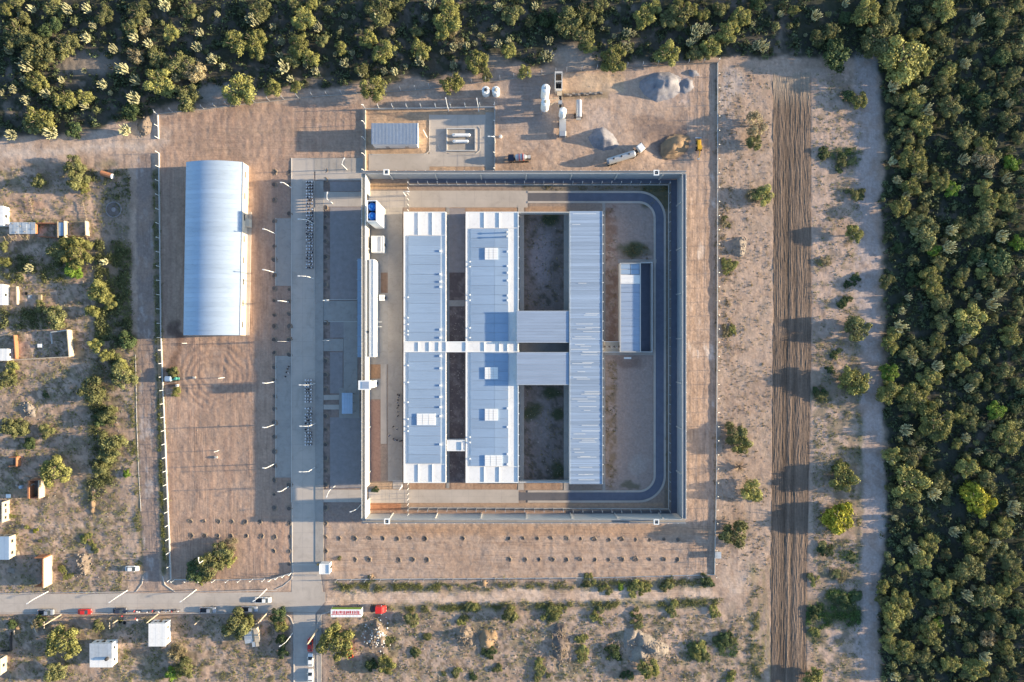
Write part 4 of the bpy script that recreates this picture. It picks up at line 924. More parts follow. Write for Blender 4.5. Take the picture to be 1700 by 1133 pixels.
# ------------------------------------------------------------------ vegetation
def np_mesh(name, V, F, tint, m, smooth=False):
    """V (n,3), F (k,4) quads or (k,3); tint per vertex"""
    me = bpy.data.meshes.new(name); n = len(V); w = F.shape[1]
    me.vertices.add(n); me.vertices.foreach_set('co', np.ascontiguousarray(V, dtype=np.float32).ravel())
    me.loops.add(F.size); me.loops.foreach_set('vertex_index', np.ascontiguousarray(F, dtype=np.int32).ravel())
    me.polygons.add(len(F)); me.polygons.foreach_set('loop_start', np.arange(0, F.size, w, dtype=np.int32))
    at = me.attributes.new('tint', 'FLOAT', 'POINT'); at.data.foreach_set('value', np.ascontiguousarray(tint, dtype=np.float32))
    me.update(calc_edges=True); me.materials.append(m); return me

def leaf_quads(P, Nrm, size, r, tint):
    """one bent leaf-clump quad per point P facing roughly Nrm"""
    n = len(P)
    d = Nrm + r.normal(0, .40, (n, 3)); d /= np.linalg.norm(d, axis=1, keepdims=True) + 1e-9
    t = np.cross(d, r.normal(0, 1, (n, 3))); t /= np.linalg.norm(t, axis=1, keepdims=True) + 1e-9
    b = np.cross(d, t); s = size * r.uniform(.55, 1.35, (n, 1)); e = r.uniform(.45, 1.0, (n, 1))
    V = np.stack([P - t * s - b * s * e * .4, P - b * s * e + d * s * .2, P + t * s + b * s * e * .3, P + b * s * e - d * s * .1], 1).reshape(-1, 3)
    F = np.arange(4 * n).reshape(n, 4)
    return V, F, np.repeat(tint, 4)

def crown_mesh(name, seed, m, n=1500, leaf=.085, open_=.0, flat=1.0, lobes=11):
    r = np.random.default_rng(seed)
    C = [(0, 0, .05, .55)]
    for k in range(lobes):
        a = r.uniform(0, 2 * math.pi); q = r.uniform(.35, .86); C.append((q * math.cos(a), q * math.sin(a), r.uniform(-.25, .40) * (1 - q * .3), r.uniform(.15, .36)))
    C = np.array(C); w = C[:, 3] ** 1.7; w[0] *= .55; w /= w.sum(); k = r.choice(len(C), n, p=w); d = r.normal(0, 1, (n, 3)); d /= np.linalg.norm(d, axis=1, keepdims=True)
    low = d[:, 2] < -.35; d[low, 2] *= -1
    rad = r.uniform(.62, 1.06, (n, 1)) ** .6
    P = C[k, :3] + d * C[k, 3:4] * rad * np.array([1, 1, .85 * flat])
    st = r.random(n) < .16; P[st] += d[st] * .14 * r.random((st.sum(), 1))       # stray twigs
    lob = r.uniform(.75, 1.22, len(C))
    tint = lob[k] * r.uniform(.7, 1.3, n)
    V, F, T = leaf_quads(P, d, leaf, r, tint)
    return np_mesh(name, V, F, T, m)

def trunk_mesh(seed, h=1.0):
    r = random.Random(seed); mb = MB(); f = .48 * h
    mb.path([(0, 0, -.12), (.02, .01, f * .5), (.03, 0, f)], [.085, .07, .055], 7)
    for k in range(5):
        a = k * 1.256 + r.uniform(-.4, .4); q = r.uniform(.4, .62)
        mb.path([(.03, 0, f * r.uniform(.6, 1)), (q * .5 * math.cos(a), q * .5 * math.sin(a), h * .66), (q * math.cos(a), q * math.sin(a), h * .88)], [.04, .028, .012], 5)
    me = bpy.data.meshes.new('trunk'); me.from_pydata(mb.v, [], mb.f); me.materials.append(M['bark']); return me

CROWN = {}
def crowns(kind):
    """three crown meshes for each leaf colour, unit radius"""
    if kind not in CROWN:
        i = 'oydbgw'.index(kind)
        n, leaf = dict(o=(4200, .052), y=(4600, .052), d=(3000, .06), b=(2200, .048), g=(3800, .058), w=(4200, .06))[kind]
        CROWN[kind] = [crown_mesh('crown', 100 + i * 10 + k, LEAF[kind], n, leaf, lobes=13 + k * 4) for k in range(3)]
    return CROWN[kind]
TRUNKS = [trunk_mesh(k, 1.0) for k in range(3)]

TONE = dict(o='olive', y='yellow-green', d='dark green', b='dry brownish', g='bright green', w='golden')
SIZE = lambda r: 'small' if r < 9 else 'middle-sized' if r < 15 else 'large' if r < 22 else 'very large'
NTREE = 0
def make_tree(px, py, rp, tone, hk, name, label, cat, group=None, zs=1.0):
    """rp: crown radius in picture pixels; hk: height as a multiple of the crown radius"""
    global NTREE; NTREE += 1
    rr = rp * S * 1.14; h = max(rp * S * hk, .5); r = random.Random(NTREE * 13 + 5)
    x, y = W(px, py, h * .7); z0 = ground_z(px, py)
    o = empty(name, (x, y, z0 - .02), label, cat, group, r.uniform(0, 6.28))
    c = bpy.data.objects.new('crown', crowns(tone)[r.randrange(3)]); COL.objects.link(c); c.parent = o
    s = r.uniform(.92, 1.12); vz = rr * r.uniform(.88, 1.1) * zs
    c.scale = (rr * s * r.uniform(.92, 1.1), rr * s * r.uniform(.92, 1.1), vz); c.location = (0, 0, max(h - vz * .95, vz * .45)); c.rotation_euler = (0, 0, r.uniform(0, 6.28))
    if rp > 6:
        t = bpy.data.objects.new('trunk', TRUNKS[r.randrange(3)]); COL.objects.link(t); t.parent = o; t.scale = (rr, rr, h * .9)
    return o

TL = dict(A1=(0, 0, 3.907), A2=(420, 0, 3.907), A3=(840, 0, 3.907), A4=(1260, 0, 3.8636), B1=(0, 280, 3.907), B3=(840, 280, 3.907), B4=(1260, 280, 3.8636),
          C1=(0, 560, 3.907), C3=(840, 560, 3.907), C4=(1260, 560, 3.8636), D1=(0, 843, 3.907), D2=(420, 843, 3.907), D3=(840, 843, 3.907), D4=(1260, 843, 3.8636))
def parse(tile, txt):
    x0, y0, s = TL[tile]; out = []
    for w in txt.split():
        t = w[-1] if w[-1].isalpha() else ''; a, b, r = (w[:-1] if t else w).split(','); out.append((x0 + int(a) / s, y0 + int(b) / s, int(r) / s, t))
    return out
WOOD = []
WOOD += parse('A1', '95,205,85o 135,110,45o 30,50,40y 100,10,45o 340,30,50o 665,85,50o 410,285,70o 255,340,85o 860,350,60b 1010,360,55o 830,160,50o 930,185,40b 1100,205,40y 895,60,60o 1215,60,50o 1515,270,75y 1640,250,70y 1660,330,40y 1130,400,70o 1240,450,80b 1030,520,75y 1540,570,85y 1190,620,75o 225,525,50y 400,630,65y 235,750,90y 200,790,60o 480,830,50d 540,620,40y 640,720,30y 300,200,45d 350,150,45d 840,720,55d 500,150,30o 1660,40,50o 1180,420,60o')
WOOD += parse('A2', '50,50,60o 20,250,40y 25,340,30y 320,110,60y 300,280,65y 240,380,45o 370,375,55y 265,25,40o 370,10,40y 440,250,45o 565,310,40y 740,245,50y 850,325,70y 830,60,75o 775,40,50o 710,440,45o 775,560,75y 1280,520,70y 1260,110,65y 1270,40,55y 1230,180,45y 1085,300,60y 1450,385,65y 1480,430,50o 1400,480,30y 1520,490,35o 890,190,35b 930,10,40o 1660,320,35y 1660,90,40o 120,570,45y 280,560,35y 1330,270,35b 500,80,30d 1060,190,35o 1280,200,40b')
WOOD += parse('A3', '50,80,55o 20,330,40y 150,130,35o 390,130,80o 500,80,70o 440,190,60o 510,230,60o 540,290,40y 250,130,45d 700,370,70y 905,80,50y 890,140,40y 970,30,40y 620,15,50o 1050,340,65y 1150,80,75o 1060,110,50o 1200,60,40y 1280,80,35y 1230,340,45o 1340,280,60y 1300,340,35o 1450,190,60y 1540,90,50y 1400,40,50o 1420,240,40o 1490,120,35y 1640,20,40d 1550,360,20o 120,465,35y 800,300,35o 330,110,40d 1120,20,40y')
WOOD += parse('A4', '700,80,65y 720,20,40y 230,65,30y 95,180,25y 380,240,50o 480,190,45o 830,150,65o 780,240,90o 730,290,60o 960,350,125y 1060,410,60y 900,420,60y 1010,210,45y 1100,130,50y 1200,50,70y 840,35,40y 1190,255,60o 1230,290,40o 1590,90,65o 1680,30,40o 1220,440,50y 1195,530,60o 1010,640,65y 900,640,45y 1240,670,75o 860,730,40o 930,760,35y 1070,790,60y 1165,780,30y 970,870,50y 1340,870,65o 1450,935,50y 1450,1010,65b 1010,1010,75y 1480,470,35y 1560,600,35y 1620,765,60o 1650,450,45o 1620,510,40y 1640,1040,55g 1680,870,40o 1600,320,50o 1680,320,40o 1340,210,30y 1450,740,40o 1380,300,35o 1100,590,30y 820,880,25y 1180,1000,40d 1660,620,40d 560,110,40d 500,350,90d 1560,370,60d 1200,180,40d 1350,560,50d 1500,100,50d 1430,640,50d')
WOOD += parse('B4', '995,100,55y 910,235,60y 1060,260,35o 1030,330,60o 1080,420,80o 1170,75,55y 1250,130,40g 1450,120,50y 1490,200,60y 1470,320,70o 1520,340,40o 1600,210,50y 1310,350,45o 1375,390,50o 1130,510,50g 1175,600,50o 1120,700,70y 1150,790,50y 830,720,45y 1330,670,45y 1290,720,35y 1545,590,80d 1440,660,35y 1490,730,40y 1610,740,45y 1680,470,45g 1680,860,40y 1350,860,30y 1380,970,85y 1330,1010,50y 1200,980,60o 1190,870,60o 1170,1080,40y 870,1060,40y 1640,1060,65y 970,580,30d 935,340,30o 1650,310,40o 1500,970,40o 1470,510,30d 900,500,35d 1620,990,35d 1050,20,45o 1100,10,30y 1260,440,35d 1000,700,40d 900,900,35d 1400,560,50d 1560,440,40d')
WOOD += parse('C4', '850,60,55y 1160,30,45y 1060,75,40o 980,110,50y 1130,100,40o 1370,100,40y 1300,160,45y 850,240,55g 1110,270,55y 850,360,65y 940,370,40y 1020,390,70y 970,450,50y 1150,550,95y 1120,600,50y 1210,550,40o 1390,280,45y 1350,270,30y 1590,220,50o 1670,300,45o 1340,460,45o 1540,475,50g 1385,390,25g 1310,510,40y 1630,650,80y 1275,690,35y 1360,850,70y 980,940,95y 1470,940,65o 1400,1050,85w 1450,1090,70w 1160,930,60o 1190,965,30y 860,770,45y 990,770,60o 1030,640,35y 900,830,35y 1380,560,50o 1480,580,40b 1640,20,50o 1690,120,30y 1130,420,25y 1430,150,30y 1220,190,40d 1480,800,50d 1090,790,40d 1470,320,40d 1560,330,35o 850,980,35o 1650,450,40d')
WOOD += parse('D4', '1590,140,60y 1690,170,30y 1410,230,70y 1480,300,50y 960,220,40y 1110,240,55y 1060,350,55y 1210,300,35y 1370,410,85o 1310,440,50o 930,400,40y 800,520,50y 800,600,40o 930,610,60y 880,700,70y 850,770,50y 1180,530,65y 1130,560,40y 1210,650,60o 1240,460,40o 1270,510,30y 1150,750,40g 1110,820,60y 1090,840,40o 860,880,55y 950,930,60y 1000,970,50o 840,1000,30y 1480,600,75o 1540,730,50y 1480,850,60b 1360,900,50o 1600,340,50o 1660,460,60y 1580,540,45y 1620,800,45y 1640,390,60o 1590,900,45y 1610,970,40o 1240,1010,55y 1400,1050,60y 1330,1070,40y 1680,700,50d 1070,960,45o 1290,790,35o 1030,130,35d 1560,1090,50o 1320,170,20b 870,450,30o 1640,560,30y 1470,700,35d 1080,1040,30o')
# position phrases for the woodland labels
def marks(px, py):
    if py < 240 and px < 1400:
        L = [(90, 'above the top left track'), (230, 'above the left lot corner'), (360, 'above the blue white hall'), (480, 'above the empty lot corner'), (600, 'left above the plant building'), (720, 'above the plant building'),
             (840, 'above the gas tank pen'), (940, 'above the tall silos'), (1040, 'above the mixing plant yard'), (1150, 'above the biggest stone pile'), (1270, 'above the right fence corner'), (1400, 'above the ploughed strip')]
        return next(t for a, t in L if px <= a or a == 1400), (0 if py < 35 else 1 if py < 75 else 2 if py < 115 else 3)
    L = [(60, 'level with the picture top'), (130, 'level with the stone piles'), (200, 'level with the silos'), (270, 'level with the tanker truck'), (340, 'level with the water tower'), (410, 'level with the top skylight'), (470, 'level with the annex top'), (530, 'level with the upper link hall'),
         (590, 'level with the white corridor'), (650, 'level with the guard tower'), (710, 'level with the third skylight'), (770, 'level with the short link bridge'), (830, 'level with the south inner road'), (890, 'level with the south wall'), (950, 'level with the gate hut'), (1010, 'level with the parked cars'), (1075, 'level with the white roofed huts'), (1e9, 'level with the bottom road')]
    return next(t for a, t in L if py <= a), 5 + (0 if px < 1510 else 1 if px < 1560 else 2 if px < 1620 else 3)
DEP = ['by the picture edge', 'mid wood', 'near the wood edge', 'at the wood edge', '', 'at the sandy track', 'inside the wood', 'deep in the wood', 'by the right edge']
used = {}
def wood_label(px, py, rp, what):
    a, k = marks(px, py); s = '%s %s %s %s' % (SIZE(rp), what, DEP[k], a)
    used.setdefault(s, []).append(1); n = len(used[s])
    return s if n == 1 else '%s, %s such from the left' % (s, ORD[n - 1]) , s, n
def label_all(items, what_of):
    """items: (px,py,rp,tone): unique labels; equal phrases get an ordinal from the left or top"""
    ph = {}; res = [None] * len(items)
    for i, (px, py, rp, t) in enumerate(items):
        a, k = marks(px, py); ph.setdefault('%s %s %s, %s' % (SIZE(rp), what_of(t), DEP[k], a), []).append(i)
    for s, ids in ph.items():
        ids.sort(key=lambda i: items[i][0])
        for n, i in enumerate(ids): res[i] = s if len(ids) == 1 else '%s %s' % (('leftmost' if n == 0 else 'rightmost' if n == len(ids) - 1 else ORD[n] + ' from left'), s)
    return res
WOOD.sort(key=lambda q: -q[2])
KEEP, REST = WOOD[:285], WOOD[285:]
LAB = label_all(KEEP, lambda t: TONE[t] + ' thorn tree')
for (px, py, rp, t), lb in zip(KEEP, LAB):
    hk = {'y': 1.75, 'o': 1.6, 'g': 1.6, 'w': 1.5, 'd': 1.1, 'b': 1.4}[t] * (1.1 if rp < 12 else 1 if rp < 20 else .85)
    if px > 1465 and rp < 13 and t == 'y' and (int(px) % 3): t = 'o'  # many smaller right-hand crowns turned olive, dimmer light put in the leaf colour
    make_tree(px, py, rp * (.98 if px > 1465 else 1.04), t, hk, 'thorn_tree', lb, 'tree', 'trees of the woodland')

# candelabra cacti
def cactus_mesh(seed):
    r = random.Random(seed); mb = MB(); tint = []
    for k in range(38):
        a = r.uniform(0, 6.28); q = math.sqrt(r.random()); px, py = .30 * q * math.cos(a), .30 * q * math.sin(a)
        ox, oy = .62 * q * math.cos(a) + r.uniform(-.1, .1), .62 * q * math.sin(a) + r.uniform(-.1, .1); h = r.uniform(1.0, 1.5) - .45 * q
        mb.path([(px * .3, py * .3, .15), (px + ox * .35, py + oy * .35, .45), (ox * .85 + px * .2, oy * .85 + py * .2, .75), (ox + px * .3, oy + py * .3, h)], [.05, .05, .055, .040], 5)
    me = bpy.data.meshes.new('stem'); me.from_pydata(mb.v, [], mb.f); me.materials.append(LEAF['c'])
    at = me.attributes.new('tint', 'FLOAT', 'POINT'); at.data.foreach_set('value', [random.Random(int(i / 36)).uniform(.7, 1.3) for i in range(len(mb.v))])
    return me
CACT = [cactus_mesh(k) for k in range(4)]
base_mb = MB(); base_mb.path([(0, 0, -.2), (0, 0, .3)], [.12, .09], 8); cb = bpy.data.meshes.new('trunk'); cb.from_pydata(base_mb.v, [], base_mb.f); cb.materials.append(M['bark'])
CAC = []
CAC += parse('A1', '200,50,40 430,50,50 555,50,45 600,160,35 550,240,45 55,320,40 155,410,70 130,100,35 730,310,45 860,240,45 955,280,45 960,140,35 1060,30,55 1295,120,30 1410,90,28 1630,120,60 1290,210,40 1375,375,50 1440,425,30 790,440,60 870,520,50 545,455,25 660,545,45 715,600,25 855,630,65 1140,500,40 285,600,45 160,645,45 80,575,40 540,680,45 390,515,30 380,670,40 65,870,50 320,855,60 800,840,55 1275,300,45 150,510,30 0,590,35')
CAC += parse('A2', '15,130,50 125,170,35 185,265,35 420,175,45 595,100,30 650,110,20 570,180,25 765,180,25 690,200,25 800,110,60 170,350,35 190,430,60 240,505,35 405,455,40 345,420,30 590,405,45 640,340,30 530,350,25 705,470,40 915,460,40 850,460,35 1085,390,50 990,430,25 1300,300,40 1225,335,25 1300,420,35 1385,290,35 1440,280,25 1590,285,40 1565,175,30 1470,225,25 1150,20,50 1115,110,35 1590,40,40 1660,260,30 920,340,25')
CAC += parse('A3', '185,35,40 15,270,35 280,260,40 265,360,60 790,205,45 830,215,30 780,300,45 1240,190,60 1300,180,50 1200,270,45 1640,290,55 1240,240,40 625,180,20 700,230,25 1600,150,25')
CAC += parse('A4', '370,90,50 300,220,20 40,290,55 140,85,30 870,550,55 1050,570,45 1080,700,60 1410,130,60 1330,400,50 560,20,35 860,1030,40 1320,1020,50 1610,660,40')
CAC += parse('B4', '890,70,40 1020,30,45 950,170,40 1010,400,45 1240,390,55 1230,500,60 1570,430,60 1300,120,30 1190,460,30 960,820,35 915,1010,60 920,910,35 1600,60,50 1480,30,40 1410,820,35 1510,870,60 1430,610,40 1330,1085,50 1540,800,50')
CAC += parse('C4', '990,150,45 1150,190,50 950,600,55 980,680,30 1330,650,45 1350,330,40 1320,20,50 1130,1010,60 1080,960,30 850,800,40 1030,730,40 1240,240,30 1410,740,35 1640,1080,50')
CAC += parse('D4', '1000,270,50 1260,160,50 1520,230,45 1340,570,55 1260,720,40 1460,970,55 1640,30,60 1380,520,30 870,70,30 1080,720,30 870,1090,40')
CAC += parse('B1', '185,640,38 670,600,38')
CAC.sort(key=lambda q: -q[2])
CL = label_all([(a, b, c, '') for a, b, c, _ in CAC], lambda t: 'many-armed cactus')
for i, ((px, py, rp, _), lb) in enumerate(zip(CAC, CL)):
    if 250 < py and px < 400: lb = 'pale many-armed cactus among the scrub left of the lot, %s one' % ('left' if px < 100 else 'right')
    rr = rp * S; h = rr * 1.15; x, y = W(px, py, h); r = random.Random(i)
    o = empty('cactus', (x, y, ground_z(px, py)), lb, 'cactus', 'cacti of the woodland', r.uniform(0, 6.28)); s = rr * 1.05
    for nm, me in (('stem', CACT[i % 4]), ('trunk', cb)):
        c = bpy.data.objects.new(nm, me); COL.objects.link(c); c.parent = o; c.scale = (s, s, s * (1.25 if nm == 'stem' else 1))

# understorey: bushes nobody could count, one object
def bush_field(name, pts, m, per, leaf, hs=.6, seed=5, label=None, cat='undergrowth'):
    """pts: array (x, y, z, radius)"""
    r = np.random.default_rng(seed); P = np.array(pts); n = len(P)
    k = np.repeat(np.arange(n), per); N_ = len(k); d = r.normal(0, 1, (N_, 3)); d[:, 2] = np.abs(d[:, 2]); d /= np.linalg.norm(d, axis=1, keepdims=True)
    q = d * P[k, 3:4] * r.uniform(.35, 1.05, (N_, 1)) * np.array([1, 1, hs]); C = P[k, :3] + q; C[:, 2] += P[k, 3] * .1
    bt = r.uniform(.6, 1.5, n); tint = bt[k] * r.uniform(.7, 1.3, N_)
    V, F, T = leaf_quads(C, d, leaf, r, tint)
    sz = np.repeat(np.clip(P[k, 3], .7, 1.5), 4)[:, None]; ctr = np.repeat(C, 4, 0); V = ctr + (V - ctr) * sz
    me = np_mesh(name, V, F, T, m); o = bpy.data.objects.new(name, me); COL.objects.link(o); o['kind'] = 'stuff'; o['label'] = label; o['category'] = cat
    return o
def mask_at(mk, px, py):
    i = np.clip(np.searchsorted(xs, px), 0, len(xs) - 1); j = np.clip(np.searchsorted(ys, py), 0, len(ys) - 1); return mk[i, j], Z[i, j]
r_ = np.random.default_rng(77)
px = r_.uniform(-60, 1800, 42000); py = r_.uniform(-60, 1190, 42000); mk, zz = mask_at(wood, px, py)
clear = np.zeros(len(px))
for cx, cy, rx, ry in ((950, 95, 34, 20), (140, 108, 45, 15), (355, 152, 34, 12), (810, 105, 34, 14), (1395, 105, 60, 14)): clear = np.maximum(clear, (np.hypot((px - cx) / rx, (py - cy) / ry) < 1))
dens = fbm(px, py, 22, 301)
ok = (mk > .75) & (clear < .5) & (r_.random(len(px)) < np.clip((dens - .25) * 3.2, .35, 1) * np.where(px > 1460, 1, .75)); px, py, zz = px[ok], py[ok], zz[ok]
rad = r_.uniform(.5, 1.25, len(px)) + r_.random(len(px)) ** 3 * .9
pts = np.stack([(px - 850) * S, (566.5 - py) * S, zz, rad], 1)
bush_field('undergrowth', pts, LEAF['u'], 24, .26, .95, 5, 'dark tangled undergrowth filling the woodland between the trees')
# smaller woodland trees past the three hundred, joined
px2 = np.array([q[0] for q in REST] + list(np.concatenate([r_.uniform(-110, 1800, 500), r_.uniform(1462, 1720, 900)]))); py2 = np.array([q[1] for q in REST] + list(r_.uniform(-110, 1240, 1400))); mk, zz2 = mask_at(wood, px2, py2)
off = (px2 > 1704) | (px2 < -4) | (py2 < -4) | (py2 > 1137); keep = mk > .8; keep &= off | (np.arange(len(px2)) < len(REST)) | (r_.random(len(px2)) < .45)
rr2 = np.where(np.arange(len(px2)) < len(REST), 1.6, np.where(off, r_.uniform(2.0, 3.2, len(px2)), r_.uniform(.8, 1.7, len(px2))))
pts = np.stack([(px2 - 850) * S, (566.5 - py2) * S, zz2 + rr2 * .5, rr2], 1)[keep]
bush_field('small_trees', pts, leaf_mat('leaf_small_trees', (.125, .135, .060)), 230, .17, 1.1, 6, 'small olive trees crowded between the bigger woodland trees', 'small trees')

# ---- single trees and bushes outside the wood
def T1(px, py, rp, tone, label, hk=1.3, name='tree', cat='tree', zs=1.0): return make_tree(px, py, rp, tone, hk, name, label, cat, None, zs)
def CLUMP(px, py, rp, t, label):
    r = random.Random(int(px * 7 + py)); rr = rp * S; o = empty('bush', (*W(px, py), ground_z(px, py)), label, 'bush'); n = 5 if rp > 7 else 2
    for k in range(n):
        a = r.uniform(0, 6.28); q = 0 if k == 0 else rr * r.uniform(.45, .95); s = rr * (r.uniform(.5, .75) if k == 0 else r.uniform(.28, .55)); vz = s * r.uniform(.42, .7)
        c = bpy.data.objects.new('foliage', crowns(t if r.random() < .7 else ('o' if t != 'o' else 'y'))[r.randrange(3)]); COL.objects.link(c); c.parent = o; c.scale = (s * r.uniform(.8, 1.4), s, vz); c.location = (q * math.cos(a), q * math.sin(a), vz * .45); c.rotation_euler = (0, 0, r.uniform(0, 6.28))
    return o
T1(1428, 164, 13, 'y', 'lone yellow-green tree in the clearing near the top right track', 1.5); T1(1408, 158, 10, 'd', 'dark low tree touching the lone top clearing tree', 1.2)
T1(1420, 388, 13, 'y', 'small rounded yellow tree beside the sandy track level with the tank tower', 2.0)
T1(1424, 547, 21, 'o', 'wide olive tree beside the sandy track level with the white corridor', 1.3); T1(1421, 631, 22, 'y', 'big round feathery tree beside the sandy track level with the guard tower', 1.35)
T1(1401, 795, 18, 'y', 'yellow-green tree left of the sandy track level with the roof ends', 1.4); T1(1395, 862, 22, 'w', 'brightest golden tree right of the ploughed strip', 1.5); T1(1404, 852, 16, 'w', 'golden tree growing into the brightest golden tree', 1.5)
T1(1350, 1126, 16, 'y', 'tree at the bottom edge right of the ploughed strip', 1.3); T1(1266, 323, 14, 'y', 'pale tree touching the left side of the ploughed strip near its top', 1.3); T1(1250, 323, 11, 'b', 'thin dry tree left of the pale tree by the ploughed strip', 1.2)
T1(1254, 205, 17, 'b', 'sparse pale tree left of the ploughed strip near its upper end', 1.0); T1(1252, 238, 13, 'o', 'sparse tree just under the sparse pale tree', 1.0)
T1(1220, 722, 17, 'o', 'feathery tree right of the outer fence level with the link bridge', 1.2); T1(1230, 738, 14, 'y', 'yellower tree merged below the feathery fence tree', 1.2)
T1(1250, 817, 16, 'y', 'round pale tree between fence and ploughed strip level with the south road', 1.2); T1(1226, 891, 22, 'o', 'big round tree right of the outer fence near the lower right corner', 1.5)
for (a, b, c, t, lb) in ((1205, 550, 12, 'b', 'dry reddish bush beside the right fence level with the annex'), (1215, 545, 9, 'o', 'grey green bush beside the dry reddish bush'), (1210, 440, 15, 'o', 'wide weedy bush beside the right fence level with the annex top'), (1202, 372, 12, 'b', 'ochre bush against the right fence level with the block tops'),
                         (1365, 252, 14, 'd', 'low dark bush in the clearing level with the works trucks'), (1397, 268, 18, 'd', 'wide dark bush in the clearing with a yellow top'), (1418, 322, 14, 'd', 'dark bush left of the sandy track level with the water tower'), (1400, 500, 13, 'd', 'rounded dark bush in the clearing level with the link halls'),
                         (1417, 461, 10, 'd', 'small dark bush at the sandy track edge'), (1404, 473, 8, 'd', 'smallest dark bush beside the sandy track'), (1368, 432, 13, 'b', 'thin dry bush right of the ploughed strip'), (1384, 586, 11, 'd', 'dark bush in the clearing left of the big feathery tree'), (1378, 614, 9, 'd', 'dark bush close to the ploughed strip below the corridor level'),
                         (1363, 657, 14, 'd', 'sprawling dark bush against the ploughed strip'), (1394, 777, 15, 'd', 'dark bush above the yellow-green clearing tree'), (1369, 915, 15, 'd', 'dark bush below the brightest golden tree'), (1412, 927, 10, 'd', 'little dark bush beside the sandy track near the bottom'),
                         (1389, 952, 15, 'b', 'brown green spreading bush near the lower clearing'), (1349, 962, 10, 'y', 'yellowish bush on the edge of the ploughed strip, lower part'), (1400, 1000, 26, 'd', 'widest dark green thicket in the lower clearing'), (1352, 1012, 14, 'd', 'dark thicket edging the ploughed strip in the lower clearing'), (1356, 1050, 12, 'y', 'yellow topped bush at the lower end of the dark thicket'), (1258, 830, 8, 'o', 'small bush under the round pale tree')):
    CLUMP(a, b, c, t, lb)
